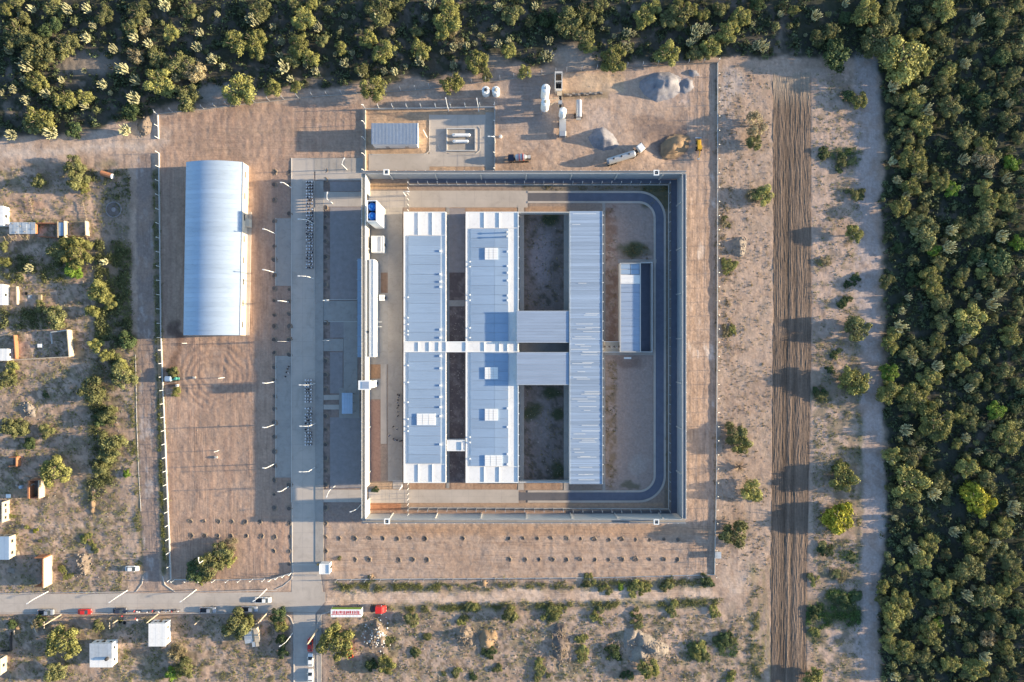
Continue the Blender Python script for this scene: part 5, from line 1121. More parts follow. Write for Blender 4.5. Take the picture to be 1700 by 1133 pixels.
# left side
for (a, b, c, t, hk, lb) in ((125, 295, 19, 'o', 1.3, 'olive tree above the dirt yard on the far left'), (136, 311, 10, 'y', 1.3, 'small yellow-green tree below the olive tree of the dirt yard'), (122, 276, 15, 'o', 1.2, 'tree on the verge of the top left track'), (62, 300, 12, 'o', 1.1, 'tree left of the dirt yard by the top left track'), (92, 413, 18, 'o', 1.3, 'left olive tree below the ruined sheds'), (124, 418, 21, 'y', 1.3, 'right large tree below the ruined sheds'),
                             (116, 446, 12, 'g', 1.3, 'bright green tree under the two trees below the ruined sheds'), (127, 456, 9, 'g', 1.2, 'small bright green tree beside the bright green one'), (161, 485, 15, 'y', 1.2, 'tree on the edge of the weedy ground left of the narrow road'), (179, 500, 11, 'y', 1.2, 'tree right of the tree on the weedy ground edge'), (153, 518, 11, 'y', 1.1, 'lowest tree of the group on the weedy ground edge'), (87, 526, 18, 'o', 1.3, 'olive tree above the roofless pale walled plot'),
                             (64, 508, 9, 'o', 1.2, 'small tree above left of the roofless pale walled plot'), (5, 408, 8, 'o', 1.2, 'tree at the left edge below the white shed'), (4, 433, 9, 'y', 1.2, 'lower tree at the left edge below the white shed'), (202, 624, 18, 'o', 1.3, 'broad tree left of the narrow road level with the tractor'), (200, 608, 10, 'y', 1.3, 'tree top joined to the broad tree beside the narrow road'), (154, 647, 18, 'o', 1.2, 'tree left below the broad tree beside the narrow road'),
                             (177, 690, 15, 'o', 1.2, 'upper tree of the tall row left of the narrow road'), (167, 694, 14, 'd', 1.2, 'dark tree in the tall row left of the narrow road'), (184, 737, 20, 'o', 1.2, 'largest tree of the tall row left of the narrow road'), (177, 754, 15, 'o', 1.2, 'lower tree of the tall row left of the narrow road'), (164, 778, 12, 'o', 1.1, 'last low tree of the tall row left of the narrow road'), (210, 568, 18, 'd', 1.1, 'dark tree beside the narrow road level with the hall end'),
                             (159, 575, 11, 'y', 1.1, 'yellow-green tree left of the dark roadside tree'), (176, 591, 9, 'y', 1.1, 'small yellow-green tree under the dark roadside tree'), (88, 785, 22, 'y', 1.3, 'big lone yellow-green tree right of the brick ruin'), (92, 766, 7, 'y', 1.6, 'small crown on top of the big lone yellow-green tree'), (15, 713, 16, 'o', 1.1, 'tree at the left edge above the small brick ruin'), (33, 710, 13, 'o', 1.1, 'tree right of the left edge tree above the small brick ruin'),
                             (8, 634, 15, 'o', 1.2, 'tree at the left edge below the walled plot'), (18, 611, 10, 'y', 1.1, 'small tree touching the walled plot from below'), (77, 718, 11, 'o', .9, 'lone bush on bare dirt above the brick ruin'), (48, 739, 10, 'd', .8, 'dark low bush above the small brick ruin'), (209, 788, 6, 'g', 1.2, 'bright little shrub beside the narrow road'), (102, 1071, 22, 'y', 1.3, 'big round tree left of the two roof white house'), (92, 1120, 15, 'o', 1.2, 'tree at the bottom edge below the big round tree'),
                             (347, 945, 20, 'o', 1.3, 'largest crown of the tree clump in the lot above the road'), (366, 920, 18, 'o', 1.3, 'upper crown of the tree clump in the lot'), (328, 950, 18, 'd', 1.2, 'dark left crown of the tree clump in the lot'), (376, 932, 13, 'y', 1.3, 'right crown of the tree clump in the lot'), (336, 962, 13, 'y', 1.2, 'lowest crown of the tree clump in the lot'), (382, 906, 12, 'b', 1.2, 'thin dry crown on the upper right of the tree clump'),
                             (388, 1040, 22, 'o', 1.2, 'wide tree above the tin shack beside the road'), (408, 1032, 12, 'y', 1.2, 'yellow-green tree beside the wide tree at the tin shack'), (558, 1071, 24, 'y', 1.3, 'big round tree with a red vehicle behind it by the south road'), (549, 1060, 13, 'o', 1.2, 'second crown of the big round tree by the south road'), (683, 1032, 12, 'o', 1.1, 'small rounded tree below the dirt road'), (640, 1106, 12, 'y', 1.2, 'small tree near the bottom edge right of the big round tree'),
                             (614, 1106, 10, 'd', 1.0, 'dark bush beside the small tree near the bottom edge'), (845, 1022, 14, 'o', 1.1, 'tree on the lower verge of the dirt road, middle'), (1078, 1114, 16, 'y', 1.3, 'tree at the bottom edge below the biggest rubble heap'), (283, 1122, 13, 'g', 1.3, 'bright green tree at the bottom edge below the white roof house'), (291, 1084, 15, 'b', 1.1, 'dry tree right below the white roof house'), (307, 1110, 15, 'o', 1.0, 'olive bush at the bottom edge right of the white roof house'),
                             (163, 1040, 10, 'o', 1.0, 'bush above the two roof white house'), (62, 1036, 9, 'b', 1.0, 'dry bush in the lower left plots'), (19, 1040, 9, 'd', 1.0, 'dark bush at the lower left corner plots'), (286, 620, 9, 'o', .9, 'weedy bush against the fence above the tractor'), (291, 652, 8, 'y', .9, 'weedy bush against the fence below the tractor'), (465, 1042, 10, 'y', 1.3, 'yellow-green tree left of the south road'), (461, 1022, 13, 'd', 1.1, 'dark hedge tree at the corner of the south road'),
                             (467, 1063, 12, 'd', 1.1, 'dark hedge tree left of the south road'), (470, 1085, 9, 'd', 1.0, 'lowest dark hedge tree left of the south road'), (67, 1030, 9, 'd', .9, 'low dark bush by the lower left lamp')):
    T1(a, b, c, t, lb, hk)
for i, (a, b, c, t, lb) in enumerate(((107, 948, 10, 'y', 'bush left of the rubble heap on the left plots'), (115, 958, 8, 'y', 'lower bush left of the rubble heap on the left plots'), (143, 891, 10, 'y', 'bush above the rubble heap on the left plots'), (158, 907, 10, 'o', 'bush right of the rubble heap on the left plots'), (59, 883, 6, 'w', 'tiny bright bush right of the blue roofed house'), (67, 899, 5, 'w', 'second tiny bright bush right of the blue roofed house'),
                          (45, 875, 7, 'o', 'small bush above the tiny bright bushes'), (18, 858, 7, 'y', 'small bush right of the windowed cream wall'), (75, 656, 8, 'd', 'dark bush on bare dirt below the walled plot'), (95, 588, 4, 'g', 'green weed inside the roofless walled plot'), (768, 1028, 11, 'y', 'bush on the lower verge of the dirt road, left part'), (786, 1008, 13, 'o', 'weedy clump along the lower verge, left of middle'), (918, 1018, 19, 'y', 'largest weedy clump along the lower verge'),
                          (850, 1020, 12, 'y', 'weedy clump on the lower verge left of the largest'), (988, 1019, 14, 'y', 'weedy clump on the lower verge right of the largest'), (1060, 1025, 15, 'o', 'weedy clump above the biggest rubble heap'), (1183, 1012, 13, 'y', 'weedy clump at the right end of the lower verge'), (1116, 1009, 14, 'y', 'weedy clump on the lower verge, right part'), (965, 1060, 10, 'y', 'bush right of the dark branch heap'), (963, 1086, 13, 'y', 'bush below right of the dark branch heap'), (898, 1113, 18, 'o', 'weedy clump near the bottom edge, middle'),
                          (1016, 1080, 18, 'd', 'bushy clump left of the biggest rubble heap'), (1157, 1080, 20, 'y', 'broad weed patch right of the biggest rubble heap'), (1200, 1062, 18, 'd', 'grey green weed patch near the ploughed strip'), (1213, 1127, 12, 'y', 'bush at the bottom edge left of the ploughed strip'), (1044, 1119, 12, 'd', 'dark bush at the bottom edge below the rubble'), (1058, 972, 18, 'y', 'leafy clump between bottom fence and dirt road'), (975, 968, 13, 'o', 'weedy clump under the bottom fence, middle'),
                          (1005, 974, 12, 'o', 'low clump under the bottom fence right of the middle'), (1108, 970, 13, 'o', 'low clump under the bottom fence towards its right end'), (1172, 966, 13, 'd', 'last weedy clump at the right end of the bottom fence'), (1030, 972, 8, 'g', 'small bright clump under the bottom fence'), (616, 965, 8, 'o', 'weedy bush crossing the bottom fence near the hut'), (563, 928, 5, 'o', 'small bush among the planting pits'), (737, 1119, 6, 'w', 'bright small bush at the bottom edge'),
                          (709, 1059, 8, 'o', 'dark weed bush left of the middle branch heap'), (691, 1080, 10, 'd', 'thin weed patch on bare dirt below the small rounded tree'), (645, 1063, 12, 'o', 'bush on the lower side of the left rubble heap'), (809, 1087, 12, 'd', 'bush below the middle earth heap'), (826, 1110, 9, 'o', 'small bush at the bottom edge below the middle heap'), (758, 1118, 8, 'o', 'little bush left of the bottom middle bushes'), (788, 1126, 9, 'd', 'bush at the very bottom middle'), (624, 813, 7, 'd', 'dark shrub inside the south west corner of the compound'))):
    CLUMP(a, b, c, t, lb)

# weeds and ground cover
def weeds(areas, seed, m, label, leaf=.12, per=16, nm='weeds'):
    r = np.random.default_rng(seed); out = []
    for (poly_, n, rmin, rmax) in areas:
        if len(poly_) == 4 and not isinstance(poly_[0], tuple): x0, y0, x1, y1 = poly_; a = r.uniform(x0, x1, n); b = r.uniform(y0, y1, n)
        else:
            P = np.array(poly_, float); w = P[0, 2] if P.shape[1] > 2 else 8; seg = r.integers(0, len(P) - 1, n); t = r.random(n); a = P[seg, 0] * (1 - t) + P[seg + 1, 0] * t + r.normal(0, w, n); b = P[seg, 1] * (1 - t) + P[seg + 1, 1] * t + r.normal(0, w, n)
        k = fbm(a, b, 11, seed + 9) + r.uniform(-.08, .08, n) > .49; a, b = a[k], b[k]
        _, zz = mask_at(wood, a, b); out.append(np.stack([(a - 850) * S, (566.5 - b) * S, zz, rmin + (rmax * 1.5 - rmin) * r.random(len(a)) ** 2], 1))
    P = np.concatenate(out); return bush_field(nm, P, m, per, leaf, .6, seed, label, 'weeds')
weeds([([(560, 975, 4), (760, 976, 4), (1180, 966, 4)], 2600, .3, .75), ([(650, 1012, 4), (900, 1008, 5), (1200, 1000, 5)], 3000, .3, .8), ((545, 1020, 1270, 1133), 5200, .2, .65), ([(258, 290, 3), (263, 560, 3), (268, 760, 2), (276, 960, 1.5)], 4200, .3, .7),
       ([(219, 560, 4), (222, 760, 3), (231, 950, 2)], 1600, .2, .55), ((0, 280, 215, 985), 9500, .2, .7), ((160, 400, 218, 560), 1500, .4, .9), ((0, 1024, 478, 1133), 4600, .25, .7), ([(150, 640, 8), (165, 800, 6)], 500, .4, .9), ((0, 425, 110, 470), 500, .3, .9), ((0, 510, 100, 545), 500, .3, .9), ((1350, 560, 1430, 1133), 3600, .25, .9), ((1350, 120, 1430, 560), 1700, .2, .8), ([(1255, 950, 6), (1255, 1133, 6)], 700, .2, .6)],
      900, leaf_mat('leaf_weed', (.20, .205, .075)), 'low olive weeds scattered over the verges and plots')
weeds([((1192, 110, 1280, 940), 2400, .15, .55), ((1003, 600, 1024, 810), 260, .15, .45), ((1003, 340, 1022, 560), 160, .15, .4), ((870, 355, 936, 510), 330, .2, .5), ((870, 642, 936, 802), 380, .2, .55), ((1104, 310, 1108, 840), 130, .2, .4), ((870, 309, 1108, 315), 200, .2, .45), ((1030, 405, 1076, 430), 120, .3, .7), ((1075, 309, 1108, 340), 90, .3, .7), ([(1190, 130, 2), (1189, 520, 2), (1188, 900, 2)], 500, .2, .5), ((1190, 300, 1215, 580), 380, .3, .7)],
      950, leaf_mat('leaf_dry_weed', (.24, .20, .09)), 'dry ochre weeds in the courtyards and along the right fence', nm='dry_weeds')

weeds([((1368, 980, 1428, 1042), 1500, .4, .9), ((1338, 1000, 1368, 1048), 500, .3, .8), ((1380, 245, 1430, 275), 300, .3, .7), ((1392, 915, 1425, 940), 200, .3, .7), ((1180, 1060, 1225, 1090), 350, .3, .7), ((1140, 1065, 1180, 1100), 350, .3, .7), ((905, 1005, 940, 1035), 200, .3, .7)],
      970, leaf_mat('leaf_grass', (.09, .15, .045)), 'bright green grass patches in the lower right clearing and plots', nm='grass')
weeds([((158, 400, 216, 565), 1500, .5, 1.1), ([(205, 565, 9), (165, 660, 9), (176, 760, 8), (158, 830, 6)], 1500, .5, 1.1), ((10, 425, 105, 465), 450, .5, 1.1), ((0, 515, 95, 545), 450, .5, 1.1), ((150, 285, 216, 330), 250, .4, .9)],
      990, leaf_mat('leaf_thicket', (.115, .125, .055)), 'dense low thicket in a band left of the narrow road', .16, 26, nm='thicket')
# stones and clods: real geometry, uncountable
def pebbles(areas, seed, m, label, nm):
    r = np.random.default_rng(seed); base = np.array([(1, 0, 0), (.3, .9, 0), (-.8, .5, 0), (-.7, -.6, 0), (.3, -.95, 0), (0, 0, .8)]); Fb = np.array([(0, 1, 5), (1, 2, 5), (2, 3, 5), (3, 4, 5), (4, 0, 5)])
    VV = []; FF = []; TT = []; k0 = 0
    for (x0, y0, x1, y1), n, a, b in areas:
        px_ = r.uniform(x0, x1, n); py_ = r.uniform(y0, y1, n); _, zz = mask_at(wood, px_, py_); sc = r.uniform(a, b, n) * r.uniform(.5, 1, n)
        v = base[None] * sc[:, None, None] * r.uniform(.7, 1.3, (n, 6, 3)); an = r.uniform(0, 6.28, n); c, s = np.cos(an), np.sin(an)
        x = v[..., 0] * c[:, None] - v[..., 1] * s[:, None] + ((px_ - 850) * S)[:, None]; y = v[..., 0] * s[:, None] + v[..., 1] * c[:, None] + ((566.5 - py_) * S)[:, None]; z = v[..., 2] + zz[:, None] - .02
        VV.append(np.stack([x, y, z], -1).reshape(-1, 3)); FF.append((Fb[None] + 6 * np.arange(n)[:, None, None]).reshape(-1, 3) + k0); k0 += 6 * n; TT.append(np.repeat(r.uniform(.7, 1.3, n), 6))
    me = np_mesh(nm, np.concatenate(VV), np.concatenate(FF), np.concatenate(TT), m); o = bpy.data.objects.new(nm, me); COL.objects.link(o); tag(o, label, 'stones', None, 'stuff')
pebbles([((0, 280, 215, 985), 1500, .08, .35), ((0, 1022, 480, 1133), 600, .08, .35), ((545, 1022, 1275, 1133), 1600, .08, .4), ((1192, 110, 1283, 950), 900, .08, .3), ((1350, 120, 1440, 1133), 900, .08, .3), ((270, 165, 900, 200), 500, .06, .22), ((830, 118, 1182, 280), 700, .06, .25), ((545, 872, 1184, 950), 700, .06, .2), ((270, 570, 450, 960), 500, .05, .2), ((870, 355, 936, 802), 300, .06, .25), ((746, 510, 771, 802), 200, .08, .3)], 33, M['rock'], 'loose stones and clods strewn over the bare dirt', 'stones')
# ------------------------------------------------------------------ heaps
def heap(name, label, cat, outline, peaks, m, seed=1, res=.55, rough=.25, zi=0):
    """outline: polygon in pixels; peaks: (px, py, height, radius px, sharp)"""
    P = [W(*p) for p in outline]; xs0 = min(p[0] for p in P); xs1 = max(p[0] for p in P); ys0 = min(p[1] for p in P); ys1 = max(p[1] for p in P)
    gx = np.arange(xs0 - 1, xs1 + 1 + res, res); gy = np.arange(ys0 - 1, ys1 + 1 + res, res); X, Y = np.meshgrid(gx, gy, indexing='ij')
    D = np.full(X.shape, 1e9); ins = np.zeros(X.shape, bool); n = len(P)
    for i in range(n):
        ax, ay = P[i]; bx, by = P[(i + 1) % n]; dx, dy = bx - ax, by - ay; t = np.clip(((X - ax) * dx + (Y - ay) * dy) / (dx * dx + dy * dy + 1e-9), 0, 1)
        D = np.minimum(D, np.hypot(X - ax - t * dx, Y - ay - t * dy))
        if ay != by: ins ^= ((ay > Y) != (by > Y)) & (X < (bx - ax) * (Y - ay) / (by - ay) + ax)
    D = np.where(ins, D, -D); h = np.full(X.shape, 0.0)
    for (px, py, hh, rp) in peaks:
        cx, cy = W(px, py, hh); q = np.hypot(X - cx, Y - cy) / (rp * S); h = np.maximum(h, hh * np.clip(1 - q, 0, 1) ** 1.0)
    nz = (fbm(X + 500, Y + 500, 1.6, seed, 3) - .5) * rough * 2; h = np.minimum(h, np.clip(D, 0, 99) * .8) + nz * np.clip(D, 0, 1) * np.clip(h + .3, 0, 1)
    h = np.where(D > 0, h, -.25); V = np.stack([X, Y, h], -1).reshape(-1, 3); a, b = X.shape; idx = np.arange(a * b).reshape(a, b)
    F = np.stack([idx[:-1, :-1], idx[1:, :-1], idx[1:, 1:], idx[:-1, 1:]], -1).reshape(-1, 4); keep = (D.ravel()[F] > -.8).any(1)
    me = np_mesh(name, V, F[keep], np.ones(len(V)), m)
    me.polygons.foreach_set('use_smooth', np.ones(len(me.polygons), bool))
    o = bpy.data.objects.new(name, me); COL.objects.link(o); return tag(o, label, cat)
heap('stone_pile', 'biggest grey pile of crushed stone at the top right of the works yard', 'stone pile', [(1062, 134), (1084, 120), (1112, 119), (1130, 127), (1131, 150), (1118, 162), (1090, 170), (1072, 160), (1060, 146)], [(1110, 133, 4.6, 30), (1111, 146, 4.2, 26), (1097, 127, 3.6, 22), (1094, 148, 2.9, 20), (1084, 134, 2.9, 20)], M['gravel_pile'], 3, rough=.6)
heap('stone_pile', 'low grey pile of crushed stone right of the biggest stone pile', 'stone pile', [(1126, 136), (1136, 128), (1150, 132), (1152, 146), (1138, 156), (1128, 150)], [(1132, 144, 1.2, 12), (1145, 138, 1.4, 12)], M['gravel_pile'], 4)
heap('stone_pile', 'small flat grey pile of crushed stone under the top right fence', 'stone pile', [(1142, 114), (1156, 116), (1164, 126), (1150, 128), (1143, 124)], [(1150, 121, 1.0, 14)], M['gravel_pile'], 5)
heap('stone_pile', 'grey stone pile with a sharp ridge beside the tanker truck', 'stone pile', [(990, 212), (1002, 210), (1018, 222), (1030, 240), (1018, 248), (1000, 250), (985, 244), (976, 228)], [(995, 218, 4.6, 26), (1004, 232, 3.8, 24), (1014, 240, 1.8, 15)], M['gravel_pile'], 6, rough=.5)
heap('sand_pile', 'orange sand heap in the dark pit behind the yellow loader', 'sand pile', [(1104, 258), (1102, 244), (1112, 232), (1126, 226), (1140, 230), (1136, 244), (1122, 256)], [(1116, 242, 2.0, 18), (1128, 234, 1.8, 14)], M['sand_pile'], 7, rough=.4)
def rubble(label, cat, outline, peaks, m, chunks, seed, cm='rock', sticks=0, res=.5):
    heap(cat.replace(' ', '_'), label, cat, outline, peaks, m, seed, res, .7)
    r = random.Random(seed); mb = MB(); x0 = min(p[0] for p in outline); x1 = max(p[0] for p in outline); y0 = min(p[1] for p in outline); y1 = max(p[1] for p in outline)
    o = COL.objects[-1] if False else None
    for k in range(chunks):
        a = r.gauss((x0 + x1) / 2, (x1 - x0) / 4.2); b = r.gauss((y0 + y1) / 2, (y1 - y0) / 4.2); s = r.uniform(.15, .55); hh = max([p[2] * max(0, 1 - math.hypot(a - p[0], b - p[1]) / p[3]) for p in peaks] + [0]); x, y = W(a, b)
        vs = [(x + s * dx * r.uniform(.5, 1), y + s * dy * r.uniform(.5, 1), hh + s * dz * r.uniform(.4, .9)) for dx, dy, dz in ((1, 0, 0), (0, 1, 0), (-1, 0, 0), (0, -1, 0), (.1, .1, 1), (0, 0, -1))]
        mb.add(vs, [(0, 1, 4), (1, 2, 4), (2, 3, 4), (3, 0, 4), (1, 0, 5), (2, 1, 5), (3, 2, 5), (0, 3, 5)], M[cm])
    for k in range(sticks):
        a = r.gauss((x0 + x1) / 2, (x1 - x0) / 4.5); b = r.gauss((y0 + y1) / 2, (y1 - y0) / 4.5); hh = max([p[2] * max(0, 1 - math.hypot(a - p[0], b - p[1]) / p[3]) for p in peaks] + [0]); x, y = W(a, b); L_ = r.uniform(.8, 2.2); an = r.uniform(0, 6.28)
        mb.tube((x, y, hh), (x + L_ * math.cos(an), y + L_ * math.sin(an), hh + r.uniform(-.1, .9)), .09, .03, 4, M['deadwood'])
    if mb.v: o = mb.build('rubble_stones', M[cm]); tag(o, 'chunks on the ' + ' '.join(label.split()[:12]), 'rubble', None, 'stuff')
rubble('pale rubble heap on the left plots near the parked white car', 'rubble heap', [(128, 922), (142, 918), (152, 930), (150, 950), (138, 962), (126, 955), (122, 938)], [(136, 932, 1.9, 18), (142, 946, 1.8, 16)], M['earth'], 70, 11)
rubble('biggest rubble heap near the bottom edge', 'rubble heap', [(1036, 1046), (1052, 1042), (1080, 1056), (1110, 1072), (1112, 1090), (1094, 1104), (1070, 1108), (1046, 1100), (1034, 1074)], [(1044, 1058, 3.0, 18), (1078, 1066, 3.4, 20), (1092, 1080, 3.2, 22), (1066, 1092, 2.2, 16)], M['rock'], 130, 12, sticks=30)
rubble('rubble heap with trash and branches below the red truck', 'rubble heap', [(610, 1038), (626, 1026), (640, 1042), (646, 1062), (634, 1080), (616, 1082), (604, 1064)], [(632, 1046, 2.6, 16), (622, 1060, 1.6, 18), (632, 1066, 1.8, 12)], M['earth'], 90, 13, 'white', sticks=30)
rubble('brown branch heap left of the two earth mounds', 'branch heap', [(922, 1036), (940, 1036), (948, 1060), (946, 1090), (930, 1104), (918, 1090), (916, 1060)], [(932, 1046, 2.2, 13), (930, 1080, 2.0, 18)], M['earth_dark'], 30, 14, sticks=130)
rubble('dark overgrown branch heap right of the small rounded tree', 'branch heap', [(756, 1044), (776, 1038), (790, 1056), (790, 1076), (770, 1084), (754, 1066)], [(772, 1054, 2.4, 16), (782, 1066, 1.6, 14)], M['earth'], 30, 15, sticks=60)
rubble('earth heap with orange side right of the overgrown branch heap', 'earth heap', [(802, 1046), (822, 1046), (828, 1062), (818, 1080), (800, 1078), (794, 1060)], [(812, 1056, 2.6, 17), (806, 1070, 2.0, 14)], M['sand_pile'], 30, 16)
rubble('pale earth mound outside the upper left lot entrance', 'earth heap', [(228, 198), (246, 192), (254, 206), (250, 222), (236, 228), (226, 214)], [(238, 204, 1.7, 15), (242, 216, 1.4, 12)], M['earth'], 26, 17)
rubble('stone heap on bare dirt left of the tall tree row', 'rubble heap', [(34, 672), (48, 668), (60, 680), (60, 694), (44, 696), (34, 686)], [(46, 678, .9, 12), (52, 688, .9, 10)], M['rock'], 60, 18)
rubble('pale rubble mound on the right of the outer fence level with the block tops', 'rubble heap', [(1216, 400), (1230, 392), (1240, 400), (1240, 420), (1228, 428), (1216, 418)], [(1230, 402, 1.9, 13), (1228, 416, 1.7, 12)], M['rock'], 60, 19)
rubble('low earth bank along the weedy track beside the tall tree row', 'earth heap', [(150, 800), (158, 796), (160, 830), (156, 858), (148, 852)], [(155, 808, 1.5, 9), (154, 822, 1.5, 9), (152, 838, 1.4, 9), (152, 852, 1.2, 8)], M['sand_pile'], 10, 20)
rubble('little earth heap below the bottom fence near the hut', 'earth heap', [(611, 958), (618, 953), (622, 960), (618, 970), (611, 968)], [(616, 960, 1.0, 8)], M['sand_pile'], 5, 21)
rubble('little earth heap below the bottom fence in the middle', 'earth heap', [(796, 966), (806, 963), (810, 970), (804, 977), (796, 976)], [(803, 969, 1.2, 8)], M['sand_pile'], 4, 22)
rubble('weedy earth and brush heap beside the lower left lamp', 'earth heap', [(18, 1040), (34, 1036), (36, 1052), (22, 1058)], [(28, 1046, 1.9, 11)], M['sand_pile'], 6, 23)
rubble('dry earth heap right of the lower left lamp', 'earth heap', [(66, 1040), (86, 1036), (90, 1048), (72, 1056)], [(78, 1046, 2.0, 12)], M['sand_pile'], 6, 24)
# ruined wall lines on the bare yard
def wall_line(name, label, cat, segs, h, m='adobe', w=.3):
    o = A(name, (*W(*segs[0][0]), 0), label, cat)
    for a, b in segs:
        A_, B_ = Vector(W(*a, h)), Vector(W(*b, h)); d = (B_ - A_).normalized(); n = Vector((-d.y, d.x)) * w / 2
        MB().prism([tuple(A_ + n), tuple(A_ - n), tuple(B_ - n), tuple(B_ + n)], -.3, h).build('wall_panel', M[m], o)
    return o
def brick_wall(parent, p0, p1, h, m='brick', t=.3, openings=()):
    """rows of brick courses visible on the broken top"""
    A_, B_ = Vector(p0), Vector(p1); L_ = (B_ - A_).length; d = (B_ - A_).normalized(); n = Vector((-d.y, d.x)) * t / 2
    cuts = [0] + [v for o_ in openings for v in (o_[0], o_[1])] + [L_]
    for i in range(0, len(cuts), 2):
        a, b = A_ + d * cuts[i], A_ + d * cuts[i + 1]; MB().prism([tuple(a + n), tuple(a - n), tuple(b - n), tuple(b + n)], -.3, h).build('wall', M[m], parent)
    for (u, v, z0, z1) in openings:
        a, b = A_ + d * u, A_ + d * v
        if z0 > 0: MB().prism([tuple(a + n), tuple(a - n), tuple(b - n), tuple(b + n)], -.3, z0).build('wall', M[m], parent)
        if z1 < h: MB().prism([tuple(a + n), tuple(a - n), tuple(b - n), tuple(b + n)], z1, h).build('wall', M[m], parent)

# ------------------------------------------------------------------ houses on the left
def ruin(label, x0, y0, x1, y1, h, m, sides='WENS', east_m=None, name='ruin'):
    o = A(name, (*W((x0 + x1) / 2, (y0 + y1) / 2, h), 0), label, 'ruin'); ax, ay = W(x0, y1, h); bx, by = W(x1, y0, h)
    if 'E' in sides: brick_wall(o, (bx, ay), (bx, by), h, east_m or m)
    if 'W' in sides: brick_wall(o, (ax, ay), (ax, by), h * .9, m)
    if 'N' in sides: brick_wall(o, (ax + .16, by), (bx - .16, by), h * .8, m)
    if 'S' in sides: brick_wall(o, (ax + .16, ay), (bx - .16, ay), h * .8, m)
    mb = MB(); mb.box(ax + .2, bx - .2, ay + .2, by - .2, -.2, .06); mb.build('floor', M['earth_dark'], o)
    return o
def house(label, x0, y0, x1, y1, z, roof_m, wall_m, wins=2, name='house', overhang=.15, ribs=0, split=None):
    o = A(name, (*W((x0 + x1) / 2, (y0 + y1) / 2, z), 0), label, 'house'); ax, ay = W(x0, y1, z); bx, by = W(x1, y0, z); q = overhang
    MB().box(ax + q, bx - q, ay + q, by - q, -.3, z - .16).build('wall', M[wall_m], o)
    parts = [(ay, by, roof_m, 0)] if not split else [(ay, ay + (by - ay) * split - .05, 'white_roof', -.12), (ay + (by - ay) * split, by, roof_m, 0)]
    for k, (u, v, rm, dz) in enumerate(parts):
        n = 5
        for i in range(n):
            a, b = ax + (bx - ax) * i / n, ax + (bx - ax) * (i + 1) / n; MB().box(a + .01, b - .01, u, v, z - .16 + dz, z + dz - .01 * (i % 2)).build('roof_sheet', M[rm], o)
    for i in range(wins):
        yy = ay + (by - ay) * (i + .5) / wins; wy = MB(); wy.box(bx - q, bx - q + .03, yy - .5, yy + .5, z * .38, z * .38 + .95); f = wy.build('window', M['glass'], o)
        mb = MB(); mb.box(bx - q + .03, bx - q + .07, yy - .56, yy + .56, z * .38 - .08, z * .38); sub(mb, 'sill', M['wall'], f, o)
    MB().box(ax + (bx - ax) * .4, ax + (bx - ax) * .4 + .9, by - q, by - q + .03, 0, 2.1).build('door', M['wood'], o)
    for i in range(3): xx = ax + (bx - ax) * (i + .6) / 3.4; MB().box(xx, xx + .8, by - q, by - q + .035, 1.2, 2.2).build('window', M['glass'], o)
    return o
house('house with plain white roof just below the parked cars', 246.5, 1036.5, 275, 1074.5, 3.6, 'white_roof', 'white')
h2 = house('house with a ribbed pale roof half and a white lower roof half', 148.5, 1069.5, 186, 1109.5, 3.4, 'tin', 'white', split=.38); x, y = W(178, 1094.5, 3.5); MB().lathe((x, y, 3.3), [(.55, 0), (.55, .9), (.2, 1.1)], 12).build('roof_tank', M['dark_metal'], h2)
house('blue roofed house with sand coloured wall at the left edge', -22, 892, 15, 930.5, 3.4, 'blue_tin', 'adobe'); house('small house corner at the bottom left edge', -22, 1095, 1, 1123, 3.2, 'tin', 'adobe', 1)
house('white house at the left edge beside the roofless shed', -24, 341, 6, 374, 2.8, 'white_roof', 'white', 1); house('white flat roofed house at the left edge in the middle', -26, 471, 5, 506, 3.0, 'white_roof', 'white', 1); house('low white hut at the left edge beside the walled plot', -8, 580, 13, 600, 2.6, 'white_roof', 'white', 1)
fw = A('facade_ruin', (*W(6, 853, 3), 0), 'cream free standing facade with three square openings at the left edge', 'ruin')
a, b = W(3, 869, 3.4), W(3, 835, 3.4); brick_wall(fw, a, b, 3.4, 'adobe', .3, [(.9, 1.8, 1.4, 2.4), (2.9, 4.2, 1.4, 2.2), (5.0, 5.9, 1.4, 2.4)]); MB().box(a[0] - 5, a[0] - .16, a[1], a[1] + .3, -.3, 2.4).build('wall', M['adobe'], fw)
ru = ruin('brick ruin with two tall orange walls and a deep shadow between', 46, 799, 64, 829, 2.9, 'brick', 'ENS', 'adobe'); a, b = W(47, 829, 2.6), W(47, 799, 2.6); brick_wall(ru, a, b, 2.6, 'brick', .5, [(3.9, 4.6, 0, 1.9)])
tag(MB().box(*[v for v in (W(12, 825)[0], W(20, 825)[0], W(0, 827)[1], W(0, 821)[1])], .5, .62).build('white_sheet', M['white']), 'small white board lying left of the tall orange brick ruin', 'board')
tag(MB().lathe((*W(37, 809), 0), [(.55, 0), (.6, .5), (.55, 1.0), (.3, 1.2)], 12).build('water_barrel', M['barn_roof']), 'pale blue barrel left of the tall orange brick ruin', 'barrel')
tag(MB().lathe((*W(30, 806), 0), [(.4, 0), (.42, .7), (.3, .8)], 10).build('bucket', M['rock']), 'small round pot left of the pale blue barrel', 'pot')
ruin('small brick ruin at the left edge above the tall orange one', 12, 761, 26.5, 776, 2.2, 'brick', 'ENS')
r3 = ruin('tall roofless brick house with cream outer wall above the road', 53, 929, 70.5, 977, 4.2, 'brick', 'ENS', 'brick'); a, b = W(71.8, 978, 4.2), W(71.8, 929, 4.2); MB().prism([(a[0] + .02, a[1]), (a[0] + .10, a[1]), (b[0] + .10, b[1]), (b[0] + .02, b[1])], -.3, 4.15).build('plaster', M['adobe'], r3)
